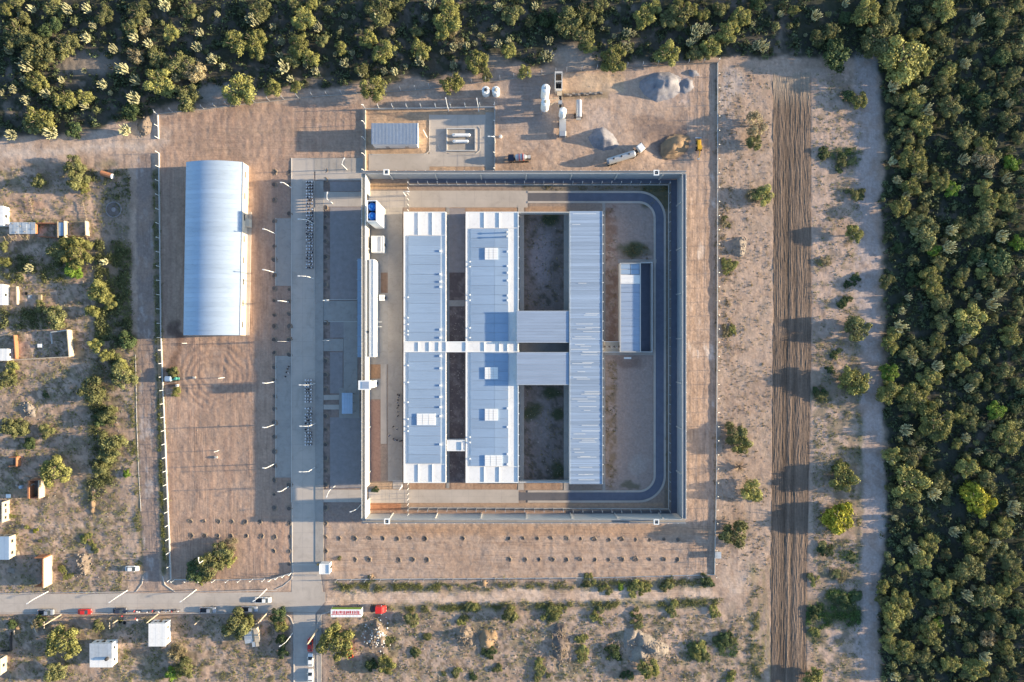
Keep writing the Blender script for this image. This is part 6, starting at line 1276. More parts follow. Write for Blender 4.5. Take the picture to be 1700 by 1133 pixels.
r4 = A('walled_plot', (*W(85, 570, 2), 0), 'roofless walled plot with cream walls and one dark room', 'ruin')
P4 = lambda x, y, h=2.4: W(x, y, h)
for a, b, h, m in (((111, 547), (114.5, 593), 2.6, 'adobe'), ((84, 551), (110, 547.5), 1.9, 'wall'), ((84, 551), (86, 572), .5, 'wall'), ((0, 600), (114, 593.5), 1.1, 'adobe'), ((22.5, 556), (25.5, 597), 1.6, 'brick')): brick_wall(r4, P4(*a, h), P4(*b, h), h, m, .28)
tag(MB().box(W(64.5, 577)[0], W(71, 577)[0], W(0, 578)[1], W(0, 572)[1], 0, .7).build('white_block', M['white']), 'small white block inside the walled plot', 'block')
tag(MB().box(W(66, 493)[0], W(71, 493)[0], W(0, 498)[1], W(0, 489)[1], 0, .9).build('wooden_box', M['wood']), 'pale wooden box on the dirt above the walled plot', 'box')
wall_line('garden_wall', 'short cream wall standing right of the white flat roofed house', 'wall', [((27, 475), (27.5, 505))], 1.2, 'adobe')
# tin roofed shed row
sh = A('tin_shed', (*W(35, 379, 2.4), 0), 'long shed roofed with loose grey tin sheets on the far left', 'shed')
ax, ay = W(15, 388, 2.4); bx, by = W(58, 368.5, 2.4); MB().box(ax + .2, bx - .3, ay + .3, by - .2, -.2, 2.2).build('wall', M['brick'], sh)
for i in range(6):
    for j in range(2):
        a, b = ax + (bx - ax) * i / 6, ax + (bx - ax) * (i + 1) / 6 + .1; c, d = ay + (by - ay) * j / 2, ay + (by - ay) * (j + 1) / 2; MB().box(a, b, c + .03, d, 2.28 + .05 * (i % 2) + .02 * j, 2.33 + .05 * (i % 2) + .02 * j, rz=.04 * (rng.random() - .5) + .03).build('roof_sheet', M['tin'], sh)
for k, (px, py) in enumerate(((20, 371), (33, 375), (48, 370), (40, 384), (26, 385), (54, 380))): x, y = W(px, py, 2.5); MB().box(x - .2, x + .2, y - .12, y + .12, 2.4, 2.6).build('weight_stone', M['rock'], sh)
rs = A('roofless_shed', (*W(100, 379, 2), 0), 'roofless mud shed with one strip of blue tin roof', 'shed')
for a, b, h, m in (((95, 367), (95.5, 394), 2.2, 'wood'), ((106, 366), (106.5, 396), 2.2, 'adobe'), ((141, 366), (142, 390), 2.0, 'adobe'), ((108, 390), (140, 390), 1.6, 'wood'), ((62, 369.5), (95, 370), 2.0, 'brick'), ((64, 392), (94, 394), .6, 'brick')): brick_wall(rs, W(*a, h), W(*b, h), h, m, .25)
ax, ay = W(97, 391, 2); bx, by = W(105, 369, 2)
for i in range(3): MB().box(ax, bx, ay + (by - ay) * i / 3 + .02, ay + (by - ay) * (i + 1) / 3, 1.9, 1.95 + .02 * i).build('roof_sheet', M['blue_tin'], rs)
for i in range(22):
    r0 = random.Random(i); x, y = W(14 + i * 6.2, 391 + r0.uniform(-2, 3)); L_ = r0.uniform(1.2, 3.2); an = r0.uniform(-2.2, -.8); MB().tube((x, y, 2.1 if i < 7 else .3), (x + L_ * math.cos(an), y + L_ * math.sin(an), .15), .09, .05, 5).build('pole', M['wood'], rs)
for (a, b, lb) in (((139, 334), (146, 366), 'right side of the dirt yard'), ((0, 316), (40, 306), 'upper left of the dirt yard'), ((52, 330), (56, 352), 'inside the dirt yard')):
    o = A('stick_fence', (*W(*a), 0), 'crooked stick fence on the ' + lb, 'fence'); n = 9; r0 = random.Random(len(lb))
    for i in range(n):
        t = i / (n - 1); x, y = W(a[0] + (b[0] - a[0]) * t + r0.uniform(-1, 1), a[1] + (b[1] - a[1]) * t); MB().tube((x, y, -.1), (x + r0.uniform(-.3, .3), y + r0.uniform(-.3, .3), r0.uniform(.9, 1.5)), .08, .05, 5).build('post', M['wood'], o)
    A_, B_ = W(*a), W(*b); MB().tube((*A_, .7), (*B_, .6), .07, .06, 5).build('rail', M['wood'], o)
sk = A('tin_shack', (*W(418, 1055, 2.4), 0), 'crooked tin shack with two loose roof parts near the road corner', 'shack')
for (px, py, w, l, rz, z, m) in ((411.5, 1049, 13, 9, -.12, 2.5, 'tin'), (411.8, 1058.5, 13, 9.5, -.12, 2.55, 'tin'), (413, 1066, 13, 6, -.12, 2.48, 'tin'), (425, 1052, 7, 10, -.14, 2.7, 'adobe'), (427, 1062, 7, 10, -.14, 2.75, 'adobe'), (421, 1071, 5, 8, -.14, 2.6, 'tin'), (427, 1071, 5, 7, -.14, 2.66, 'adobe')):
    x, y = W(px, py, z); w *= S; l *= S; MB().box(x - w / 2, x + w / 2, y - l / 2, y + l / 2, z - .05, z, rz=rz * -1).build('roof_sheet', M[m], sk)
x0, y0 = W(406, 1070, 2.4); x1, y1 = W(429, 1044, 2.4); MB().box(x0 + .4, x1 - .3, y0 + .4, y1 - .3, -.2, 2.35, rz=.13).build('wall', M['adobe'], sk)
# dug round cistern
ci = A('round_cistern', (*W(189, 347.5), 0), 'round dark cistern slab with a pale central cap beside the narrow road', 'cistern'); c = W(189, 347.5)
mb = MB(); mb.lathe((*c, 0), [(2.65, -.2), (2.65, .22), (2.35, .22), (2.35, .1)], 36); mb.build('rim', M['gravel'], ci)
mb = MB(); mb.lathe((*c, 0), [(2.34, -.2), (2.34, .12)], 36); mb.build('slab', M['earth_dark'], ci); mb = MB(); mb.lathe((*c, .12), [(.75, 0), (.72, .1), (.5, .14)], 20); mb.build('cap', M['gravel'], ci)
br_ = A('old_boiler', (*W(178, 290.5), 0), 'rusty round barrel lying beside the narrow road, white at one end', 'barrel'); x, y = W(170.5, 287.5); x2, y2 = W(188, 293)
mb = MB(); mb.tube((x, y, .75), (x2, y2, .75), .85, n=14); mb.build('shell', M['brick'], br_); mb = MB(); mb.tube((x2, y2, .75), (x2 + .3, y2 - .09, .75), .87, n=14); mb.build('end_cap', M['white'], br_)

# yard things on the left plots
wall_line('yard_fence', 'thin dark yard fence at the lower left corner plot', 'fence', [((16, 1052), (16, 1083)), ((0, 1083), (16, 1083))], 1.2, 'dark_metal', .12)
wall_line('yard_wall', 'low block wall stub between the hut rows near the bottom edge', 'wall', [((52, 1034), (60, 1052))], .9, 'adobe')
for i, (px, py, m, lb) in enumerate(((200, 1033, 'tyre', 'dark tyre lying left of the plain white roof house'), (207, 1035, 'tyre', 'second dark tyre right of the first one near the pole'), (44, 487, 'tyre', 'old tyre on the stones right of the garden wall'))):
    o = A('tyre', (*W(px, py), 0), lb, 'tyre'); x, y = W(px, py); mb = MB(); mb.lathe((x, y, 0), [(.52, 0), (.58, .12), (.5, .24), (.3, .22), (.28, .05)], 16); mb.build('tread', M[m], o)
for i, (px, py, w, l, m, lb) in enumerate(((50, 492, 7, 6, 'wall', 'pale slab among the stones right of the garden wall'), (33, 478, 5, 4, 'wood', 'brown board above the garden wall stones'), (262, 1096, 6, 3, 'wood', 'board lying below the plain white roof house'), (128, 1066, 5, 3, 'tin', 'tin sheet lying left of the two roof white house'), (74, 1000 - 46, 4, 5, 'wood', 'plank pile right of the tall roofless brick house'), (30, 920, 6, 5, 'adobe', 'pale slab pile right of the blue roofed house'), (20, 948, 12, 9, 'rock', 'dumped stones left of the tall roofless brick house'))):
    x, y = W(px, py); o = A('board' if m in ('wood', 'tin') else 'slab', (x, y, 0), lb, 'board' if m in ('wood', 'tin') else 'slab'); w *= S / 2; l *= S / 2
    for k in range(3): MB().box(x - w + k * .1, x + w - k * .15, y - l + k * .2, y + l - k * .1, .02 + k * .09, .09 + k * .09, rz=.2 * k + i).build('layer', M[m], o)
# ------------------------------------------------------------------ planting pits
pm_ = MB()
for k in range(14):
    a = k * 1.2 * math.pi / 14 - 1.4; r0 = random.Random(k); q = r0.uniform(.75, 1.05); t_ = 1 - abs(k - 6.5) / 9; pm_.lathe((q * math.cos(a), q * math.sin(a), -.05), [(.34 * t_ + .1, 0), (.24 * t_ + .05, .16), (.1, .10 + .2 * t_)], 7)
RIM = pm_.build('soil_rim', M['earth'])
ph_ = MB(); ph_.lathe((0, 0, 0), [(.78, -.05), (.74, .05)], 14); HOLE = ph_.build('pit_soil', M['dark_soil'])  # flat dark disc in the middle of the soil rim
ps_ = MB(); ps_.path([(0, 0, 0), (.03, .02, .8), (.0, .05, 1.5)], [.035, .025, .012], 5); 
for k in range(6): a = k * 1.05; ps_.tube((0, .02, .7 + k * .13), (.28 * math.cos(a), .28 * math.sin(a), 1.0 + k * .13), .018, .008, 4)
SAP = ps_.build('sapling', M['bark'])
proto = empty('planting_pit', (0, 0, 0), 'x', 'planting pit'); 
for q in (RIM, HOLE, SAP): q.parent = proto
PITS = []
def row(lab, pts, grp): 
    for i, p in enumerate(pts):
        w = 'topmost' if i == 0 and 'column' in lab else 'leftmost' if i == 0 else ORD[i]
        PITS.append((p, '%s pit %s' % (w, lab), grp))
col1 = [(455, y) for y in (285, 306, 331, 367, 408, 431, 457, 478, 499, 523, 541, 564, 587, 611, 632, 658, 680, 703, 726, 751, 775, 798, 822, 844, 868, 892, 916)]
col2 = [(480, y) for y in (285, 306, 354, 480, 500, 521, 541, 564, 590, 806, 845, 869, 892, 916, 938)]
col3 = [(540, y) for y in (282, 298, 344, 359, 377, 400, 426, 450, 472, 498, 536, 600, 623, 647, 692, 714, 739, 762, 783, 806, 844, 870, 893, 916)]
row('down the column along the lot side of the boulevard', col1, 'pits along the lot edge'); row('down the short column touching the left kerb of the boulevard', col2, 'pits along the boulevard kerb'); row('down the column right of the boulevard sidewalk', col3, 'pits right of the boulevard')
row('from the left in the upper row below the south wall', [(x, 895 + (i > 13) * 2) for i, x in enumerate((563, 588, 613, 636, 659, 681, 705, 768, 845, 868, 892, 915, 940, 963, 987, 1010, 1032, 1055, 1078, 1102, 1125))], 'upper row below the south wall')
row('from the left in the lower row below the south wall', [(x, 930) for x in (589, 612, 661, 685, 708, 845, 848 + 24, 895, 916, 940, 963, 987, 1010, 1032, 1055, 1078, 1102, 1124)], 'lower row below the south wall')
row('from the left in the upper row at the bottom of the dirt lot', [(x, 867) for x in (316, 339, 362, 384, 407, 431)], 'upper row in the lot'); row('from the left in the lower row at the bottom of the dirt lot', [(x, 890.5) for x in (317, 339, 361, 383, 409, 434)], 'lower row in the lot')
for i, (p, lb, grp) in enumerate(PITS):
    r0 = random.Random(i); loc = (*W(*p), ground_z(*p) + .02); p = (p[0] + r0.uniform(-1.5, 1.5), p[1] + r0.uniform(-1.5, 1.5)); s = r0.uniform(.6, .95) if p[1] > 860 else r0.uniform(.75, 1.05)
    if i == 0: proto.location = loc; proto['label'] = lb; proto['group'] = grp
    else: copy_tree(proto, loc, r0.uniform(-1.1, 1.1), (s * r0.uniform(.8, 1.15), s * r0.uniform(.8, 1.1), r0.uniform(.6, 1.2)), lb, grp)

# ------------------------------------------------------------------ lamps and poles
def lamp_meshes(h, arm, double=False, m='white', w=.09):
    a = MB(); a.path([(0, 0, -.1), (0, 0, h)], [w * 1.3, w * .8], 8)
    b = MB(); n = 6
    for s in ((1, -1) if double else (1,)):
        pts = [(0, 0, h - .3)] + [(s * arm * (k / n), 0, h - .3 + .9 * math.sin(min(1, k / n * 1.25) * math.pi / 2)) for k in range(1, n + 1)]
        b.path(pts, [w * .75] * len(pts), 6)
    c = MB()
    for s in ((1, -1) if double else (1,)): c.box(s * arm - .05 if s > 0 else -arm - .6, s * arm + .6 if s > 0 else -arm + .05, -.16, .16, h + .52, h + .66)
    return a, b, c
def lamp_proto(name, h, arm, mm='white', w=.09):
    a, b, c = lamp_meshes(h, arm, w=w); o = empty(name, (0, 0, 0), 'x', 'street lamp')
    a.build('pole', M[mm], o); b.build('arm', M[mm], o); c.build('lamp_head', M['white'], o); return o
LPR = {}
def lamp(px, py, ang, h, arm, label, group=None, w=.12, mm='white', name='street_lamp'):
    k = (h, arm, mm, w); x, y = W(px, py); z = ground_z(px, py) if False else 0
    if k not in LPR:
        LPR[k] = lamp_proto(name, h, arm, mm, w); o = LPR[k]; o.location = (x, y, 0); o.rotation_euler = (0, 0, R(ang)); o['label'] = label
        if group: o['group'] = group
        return o
    return copy_tree(LPR[k], (x, y, 0), R(ang), None, label, group)
for i, y in enumerate((387, 452, 635, 706, 771)): lamp(456, y, 180 - 8, 7.6, .5, '%s single white lamp from the top along the lot edge of the boulevard' % ORD[i], 'lot edge lamps', .12)
for i, (x, y) in enumerate(((483, 311), (479, 501), (479, 567), (479, 809))): lamp(x, y, 180, 6.8, .5, '%s white lamp from the top standing between boulevard kerb and lot' % ORD[i], 'kerb lamps', .12)
for i, (x, y) in enumerate(((521, 371), (521, 462), (523, 638), (524, 704), (523, 777))): lamp(x, y, 178, 7.6, 2.2, '%s curved lamp from the top on the boulevard sidewalk line' % ORD[i], 'curved boulevard lamps', .11)
for (x, y, a, lb) in ((576, 281, 60, 'tall cornered lamp above the west wall corner in the north forecourt'), (552, 337, 80, 'lamp on the sunlit road leading to the upper gateway'), (545, 500, 0, 'lamp beside the path between the two gravel courts'), (545, 566, 0, 'lamp on the small court level with the corridor'), (556, 808, 250, 'lamp above the sunlit road leading to the lower gateway'), (600, 838, 200, 'lamp by the wall just below the lower gateway'),
                      (745, 184, 100, 'left lamp of two on the north yard wall'), (795, 185, 100, 'right lamp of two on the north yard wall'), (822, 236, 180, 'lamp on the right wall of the north yard'), (674, 325, 0, 'lamp at the mesh fence on the upper inner road'), (668, 808, 60, 'lamp near the south west corner of the west block'),
                      (80, 983, 215, 'leftmost curved lamp on the upper side of the public road'), (212, 981, 215, 'second curved lamp on the upper side of the public road'), (326, 980, 215, 'third curved lamp on the upper side of the public road'), (443, 979, 215, 'curved lamp beside the white pickup on the public road'), (486, 1052, 210, 'thin lamp left of the south road'), (347, 925, 90, 'lamp rising out of the tree clump in the lot')):
    inner = x > 600 and y < 850
    lamp(x, y, a, 7.0 if not inner else 6.2, 1.6, lb, None, .11)
def pole(px, py, h, label, r=.17, m='adobe', cross=True, ang=0, extra=False):
    x, y = W(px, py); o = A('utility_pole', (x, y, 0), label, 'utility pole'); MB().path([(x, y, -.2), (x, y, h)], [r * 1.25, r * .8], 8).build('pole', M[m], o)
    if cross: c, s = math.cos(R(ang)), math.sin(R(ang)); MB().tube((x - 1.1 * c, y - 1.1 * s, h - .5), (x + 1.1 * c, y + 1.1 * s, h - .5), .07, n=5).build('crossarm', M['wood'], o)
    for k in (-.9, 0, .9): c, s = math.cos(R(ang)), math.sin(R(ang)); MB().lathe((x + k * c, y + k * s, h - .45), [(.07, 0), (.09, .1), (.04, .2)], 6).build('insulator', M['white'], o) if cross else None
    return o
pole(101, 1022, 8.5, 'thick pale utility pole leaning over the verge near the first parked pickup', ang=90); pole(262, 1021, 7.0, 'short thick pale pole above the plain white roof house', cross=False); p = pole(196, 1030, 5.2, 'pale pole with a transformer left of the plain white roof house', ang=90)
x, y = W(199, 1032); MB().lathe((x, y + .2, 3.6), [(.5, 0), (.55, .1), (.55, 1.0), (.3, 1.2)], 12).build('transformer', M['dark_metal'], p)
pole(446, 1016, 9.5, 'tall pale pole at the corner of the public road and the south road', .2, ang=30); pole(527, 1046, 11.0, 'thick beige pole leaning across the red car on the south road', .26, ang=30, cross=False); pole(331, 1031, 3.6, 'short white pole right of the plain white roof house', cross=False); pole(372, 628, 4.5, 'thin pole with a lamp shadow in the middle of the lot swirl', .1, cross=False, m='white'); pole(363, 749, 3.6, 'short thin pole in the lower dirt lot', .08, cross=False, m='white'); pole(310, 571, 3.4, 'short thin pole just under the big hall', .08, cross=False, m='white')
for i, (px, py) in enumerate(((323, 628), (359, 760))):
    o = A('light_box', (*W(px, py), 0), 'small concrete block on the dirt lot, %s one' % ('upper' if i == 0 else 'lower'), 'block'); x, y = W(px, py); MB().box(x - .5, x + .5, y - .4, y + .4, -.1, .45).build('base', M['concrete'], o); MB().box(x - .2, x + .2, y - .15, y + .15, .45, .6).build('cover', M['steel'], o)
for y in (534, 542): x0, yy = W(622, y, 1.5); x1, _ = W(634, y, 1.5); tag(MB().tube((x0, yy, 1.5), (x1, yy, 1.5), .1).build('barrier_rail', M['white']), '%s white rail beside the gatehouse inside the west wall' % ('upper' if y < 540 else 'lower'), 'rail')
# service wires to the poles are too thin to see; skip

# ------------------------------------------------------------------ vehicles
def wheel_set(o, pts, r, w, dual=False):
    for (x, y) in pts:
        s = 1 if y > 0 else -1; mb = MB(); mb.tube((x, y - w / 2 * s, r), (x, y + w / 2 * s, r), r, n=14); t = mb.build('wheel', M['tyre'], o)
        mb = MB(); mb.tube((x, y + w / 2 * s, r), (x, y + w / 2 * s + .015 * s, r), r * .6, n=12); k = mb.build('rim', M['rim'], None); k.parent = t
def car(px, py, ang, col, label, kind='sedan', z0=.03):
    x, y = W(px, py); o = empty('pickup_truck' if kind == 'pickup' else 'car', (x, y, z0), label, 'pickup truck' if kind == 'pickup' else 'car', None, R(ang)); m = M[col]
    if kind == 'pickup':
        MB().loft([(-.2, .86, .35, .95), (.3, .9, .32, 1.02), (1.6, .9, .32, 1.0), (2.35, .86, .34, .92), (2.62, .72, .42, .72)], ch=.16).build('body', m, o)
        mb = MB(); mb.box(-2.55, -.21, -.88, .88, .42, .62); mb.build('bed_floor', M['dark_metal'], o)
        for a in ((-2.55, -.21, .80, .9), (-2.55, -.21, -.9, -.80), (-2.65, -2.551, -.9, .9)): MB().box(*a, .40, 1.02).build('bed_side', m, o)
        MB().loft([(-.25, .74, .98, 1.05), (-.1, .72, .98, 1.55), (1.0, .70, .98, 1.55), (1.65, .72, .98, 1.02)], ch=.12).build('window_glass', M['glass'], o); MB().loft([(-.12, .62, 1.54, 1.62), (.95, .60, 1.54, 1.62)], ch=.04).build('roof', m, o)
        wheel_set(o, [(-1.6, .82), (-1.6, -.82), (1.65, .82), (1.65, -.82)], .36, .22); L_ = 2.55
    else:
        MB().loft([(-2.2, .70, .42, .85), (-2.05, .82, .32, .95), (-1.2, .88, .28, .98), (.9, .88, .28, .95), (1.9, .84, .30, .82), (2.2, .68, .38, .62)], ch=.18).build('body', m, o)
        MB().loft([(-1.75, .70, .93, .98), (-1.1, .66, .93, 1.42), (.3, .64, .93, 1.42), (1.1, .72, .90, .95)], ch=.14).build('window_glass', M['glass'], o); MB().loft([(-1.15, .58, 1.40, 1.47), (.25, .56, 1.40, 1.47)], ch=.04).build('roof', m, o)
        wheel_set(o, [(-1.35, .78), (-1.35, -.78), (1.35, .78), (1.35, -.78)], .31, .2); L_ = 2.16
    for s in (-.58, .58):
        MB().box(L_ - .12, L_ + .03, s - .16, s + .16, .55, .70).build('headlight', M['lamp_clear'], o); MB().box(-L_ - .04 - (.12 if kind == 'pickup' else 0), -L_ + .05, s - .14, s + .14, .66, .82).build('tail_light', M['lamp_red'], o)
    for s in (-1, 1): MB().box(.75 + (.2 if kind == 'pickup' else 0), .92 + (.2 if kind == 'pickup' else 0), s * .95 - .1, s * .95 + .1, .95, 1.08).build('mirror', m, o)
    return o
car(79, 1016.2, 0, 'silver', 'grey pickup truck leftmost in the row parked along the road', 'pickup'); car(143, 1015.5, 0, 'red', 'bright red car parked along the road'); car(201, 1014, 0, 'dark_paint', 'dark blue car parked right of the red one with a bright front'); car(347, 1012.5, 0, 'silver', 'grey pickup truck parked above the bare verge right of the roadside crowd', 'pickup'); car(416, 1011, 0, 'silver', 'grey pickup truck parked at the right end of the row', 'pickup')
car(438.5, 996, 0, 'white', 'white pickup truck driving on the public road', 'pickup'); car(221.5, 944, 0, 'white', 'white car standing alone beside the narrow road'); car(516, 1070, 88, 'red', 'red car under the thick beige pole on the south road'); car(516.5, 1095, 90, 'white', 'upper white car on the south road'); car(516.5, 1121, 90, 'white', 'lower white car with dark window on the south road'); car(580.5, 1078, 100, 'red', 'red pickup truck half behind the big round tree', 'pickup')

def truck_chassis(o, L0, L1, axles, w=1.1):
    MB().box(L0, L1, -.45, .45, .7, .95).build('chassis', M['dark_metal'], o); wheel_set(o, [(a, s) for a in axles for s in (w, -w)], .5, .42)
def cab(o, x, m, l=2.0, h=2.9, w=1.22):
    MB().loft([(x, w * .96, .6, h), (x + l * .85, w * .96, .6, h), (x + l, w * .88, .65, h * .62)], ch=.2).build('cab', M[m], o); MB().box(x + l * .87, x + l * .985, -w * .78, w * .78, h * .56, h * .86).build('windscreen', M['glass'], o)
    for s in (-1, 1): MB().box(x + l * .3, x + l * .75, s * w * .965 - .01, s * w * .965 + .01, h * .55, h * .82).build('side_window', M['glass'], o); MB().box(x + l, x + l + .04, s * w * .6 - .18, s * w * .6 + .18, .95, 1.2).build('headlight', M['lamp_clear'], o); MB().box(x + l * .8, x + l * .9, s * (w + .12) - .1, s * (w + .12) + .1, h * .55, h * .85).build('mirror', M['dark_metal'], o)
tr = empty('semi_trailer', (*W(579, 1012, 0), 0), 'tall box trailer with green side and red lettering on its pale roof', 'trailer')
MB().box(-5, 5, -1.28, 1.28, 1.1, 3.7).build('box', M['white'], tr); MB().box(-4.9, 4.95, 1.281, 1.30, 1.2, 3.6).build('side_print', M['lime'], tr); MB().box(-4.9, 4.95, 1.301, 1.31, 1.2, 2.0).build('side_stripe', M['dark_paint'], tr); MB().box(5.001, 5.02, -1.2, 1.2, 1.2, 3.6).build('front_panel', M['white'], tr)
rl = random.Random(4); x = -4.4
while x < 4.2:       # illegible red lettering on the roof: thin strokes
    w = rl.uniform(.25, .55); MB().box(x, x + w, -.15 + rl.uniform(-.1, .1), .75 + rl.uniform(-.15, .1), 3.701, 3.712).build('red_lettering', M['cloth_red'], tr); x += w + rl.uniform(.12, .3)
for k in range(8): MB().lathe((-4.2 + k * 1.15, -.85, 3.70), [(.3, 0), (.3, .02)], 12).build('white_spot', M['white'], tr)
MB().box(-4.8, 4.8, -.5, -.28, 3.701, 3.708).build('pink_stripe', M['cloth_red'], tr); truck_chassis(tr, -4.9, 4.9, (-3.9, -2.8, 3.4))
tk = empty('truck', (*W(628.5, 1010, 0), 0), 'red tractor truck standing in front of the box trailer', 'truck'); truck_chassis(tk, -2.7, 2.6, (-1.9, 1.7), 1.0)
MB().loft([(-.6, 1.15, .6, 2.5), (1.5, 1.15, .6, 2.5), (2.2, 1.05, .6, 1.7), (2.75, .8, .65, 1.4)], ch=.25).build('cab', M['red'], tk); MB().box(1.52, 1.72, -.9, .9, 1.75, 2.42).build('windscreen', M['glass'], tk); MB().box(-2.5, -.7, -.95, .95, 1.0, 1.12).build('fifth_wheel_plate', M['dark_metal'], tk)
for s in (-1, 1): MB().box(1.2, 1.4, s * 1.4 - .14, s * 1.4 + .14, 1.6, 2.2).build('mirror', M['steel'], tk); MB().box(2.72, 2.8, s * .5 - .15, s * .5 + .15, .9, 1.15).build('headlight', M['lamp_clear'], tk)
# tanker: trailer and cab at an angle
tn = empty('tanker_trailer', (*W(1031, 261, 2), 0), 'long grey tank trailer coupled to a white cab in the works yard', 'trailer', None, R(17))
mb = MB(); st = [(-4.9, .3), (-4.8, .95), (-4.4, 1.15), (4.4, 1.15), (4.8, .95), (4.9, .3)]; mb.path([(a, 0, 1.95) for a, r in st], [r for a, r in st], 16); mb.build('tank', M['silver'], tn); MB().box(-4.4, 4.4, -.3, .3, 3.08, 3.2).build('walkway', M['steel'], tn)
for q in (-2.6, 0, 2.6): MB().lathe((q, .1, 3.1), [(.32, 0), (.32, .2), (.2, .26)], 10).build('hatch', M['dark_metal'], tn)
truck_chassis(tn, -4.8, 4.8, (-4.0, -2.9, -1.8), 1.05)
tc = empty('truck', (*W(1057.5, 250, 1.5), 0), 'white cab truck pulling the grey tank trailer', 'truck', None, R(38)); truck_chassis(tc, -2.6, 2.6, (-1.7, -.6, 1.9), 1.0); cab(tc, .5, 'white', 2.2, 2.9); MB().box(-2.3, .3, -.6, .6, .96, 1.1).build('deck_plate', M['dark_metal'], tc); MB().box(.3, .48, -1.0, 1.0, .9, 2.4).build('cab_back', M['wall'], tc)
mx = empty('mixer_truck', (*W(862, 262, 1.5), 0), 'concrete mixer truck with a striped drum beside the north yard', 'truck', None, R(180 + 2)); truck_chassis(mx, -3.9, 3.6, (-2.7, -1.6, 2.4), 1.0); cab(mx, 1.8, 'dark_paint', 1.9, 2.6, 1.15)
mb = MB(); st = [(-2.6, .45), (-2.0, .8), (-.8, 1.15), (.5, 1.15), (1.3, .7)]; mb.path([(a, 0, 2.5 - a * .12) for a, r in st], [r for a, r in st], 14); d = mb.build('drum', M['steel'], mx)
for q in (-1.4, -.2, .8): mb = MB(); mb.tube((q, 0, 2.5 - q * .12), (q + .25, 0, 2.47 - q * .12), 1.19 if q < .7 else 1.02, n=14); k = mb.build('drum_stripe', M['cloth_red' if q < 0 else 'white'], None); k.parent = d
MB().box(-3.7, -2.7, -.5, .5, 2.3, 2.9).build('hopper', M['wall'], mx); MB().box(-3.0, 1.5, .95, 1.1, .9, 1.4).build('fender', M['dark_metal'], mx)
ld = empty('backhoe_loader', (*W(1161, 241, 1.5), 0), 'yellow loader parked right of the dark pit', 'loader', None, R(90)); wheel_set(ld, [(-.9, .8), (-.9, -.8)], .7, .4); wheel_set(ld, [(1.2, .7), (1.2, -.7)], .5, .35)
MB().loft([(-.2, .55, .7, 1.5), (1.9, .5, .7, 1.4)], ch=.1).build('bonnet', M['yellow'], ld); MB().box(-1.4, -.25, -.7, .7, 1.0, 1.4).build('frame', M['yellow'], ld); MB().box(-1.3, -.3, -.62, .62, 1.4, 2.35).build('cab_glass', M['glass'], ld); MB().box(-1.42, -.2, -.72, .72, 2.35, 2.45).build('cab_roof', M['yellow'], ld)
for s in (-.62, .62): MB().path([(.2, s, 1.2), (1.6, s, 1.3), (2.6, s, .5)], [.09, .09, .08], 6).build('loader_arm', M['yellow'], ld)
MB().add([(2.5, -1.1, .1), (3.2, -1.1, .05), (2.5, -1.1, .9), (2.5, 1.1, .1), (3.2, 1.1, .05), (2.5, 1.1, .9)], [(0, 1, 2), (3, 5, 4), (0, 3, 4, 1), (0, 2, 5, 3)]).build('bucket', M['steel'], ld)
MB().path([(-1.4, 0, 1.1), (-2.2, .1, 2.6), (-3.4, .1, 1.9), (-4.0, .1, .9)], [.16, .15, .12, .1], 6).build('backhoe_arm', M['yellow'], ld); MB().box(-4.5, -3.9, -.3, .5, .35, .95).build('backhoe_bucket', M['steel'], ld)
tt = empty('tractor', (*W(287, 630, 1.5), 0), 'old green tractor by the left fence between palm like weeds', 'tractor', None, R(0)); wheel_set(tt, [(-1.0, .85), (-1.0, -.85)], .75, .4); wheel_set(tt, [(1.3, .65), (1.3, -.65)], .42, .25)
MB().loft([(-.2, .5, .8, 1.5), (1.9, .42, .8, 1.4)], ch=.14).build('bonnet', M['green'], tt); MB().loft([(-2.6, .3, 1.2, 1.5), (-2.4, .85, .8, 2.2), (-.6, .85, .8, 2.3), (-.4, .4, 1.0, 1.9)], ch=.4).build('tank', M['blue_tin'], tt); MB().box(-1.4, -.3, -.75, .75, .7, .8).build('platform', M['dark_metal'], tt)
MB().lathe((1.0, .1, 1.45), [(.5, 0), (.5, .35), (.35, .5)], 12).build('canister', M['green'], tt); MB().tube((.6, -1.2, .6), (-2.4, -1.6, .3), .09, n=6).build('drawbar', M['adobe'], tt)
wb = A('white_drum', (*W(295.5, 641), 0), 'small white drum below the green tractor', 'drum'); x, y = W(295.5, 641); MB().lathe((x, y, 0), [(.42, 0), (.44, .45), (.42, .9)], 12).build('shell', M['white'], wb); MB().lathe((x, y, .9), [(.36, 0), (.34, .05)], 12).build('lid', M['wall'], wb)
pl_ = A('plank', (*W(286, 653), 0), 'pale plank lying below the green tractor', 'plank'); a, b = W(278, 655), W(293, 651); MB().tube((*a, .3), (*b, .35), .14, n=5).build('beam', M['adobe'], pl_)

# ------------------------------------------------------------------ concrete batching plant, silos, tanks
for i, (px, py) in enumerate(((903.5, 165.5), (903.5, 184.5))):
    x, y = W(px, py); o = A('silo', (x, y, 0), '%s tall white silo of the pair beside the batching plant' % ('upper' if i == 0 else 'lower'), 'silo', 'tall silos'); h = 10.5 if i == 0 else 9.0
    MB().lathe((x, y, 0), [(.35, 1.4), (1.35, 3.2), (1.38, h), (.9, h + .25), (.3, h + .32)], 20).build('shell', M['white'], o); MB().lathe((x, y, h + .2), [(.42, 0), (.42, .55), (.3, .65)], 10).build('filter', M['silver' if i == 0 else 'adobe'], o)
    for k in range(4): a = k * math.pi / 2 + .78; MB().tube((x + 1.25 * math.cos(a), y + 1.25 * math.sin(a), 0), (x + 1.25 * math.cos(a), y + 1.25 * math.sin(a), 4), .1, n=6).build('leg', M['steel'], o)
    MB().tube((x - 1.45, y, .5), (x - 1.45, y, h), .07, n=5).build('ladder', M['wood'], o)
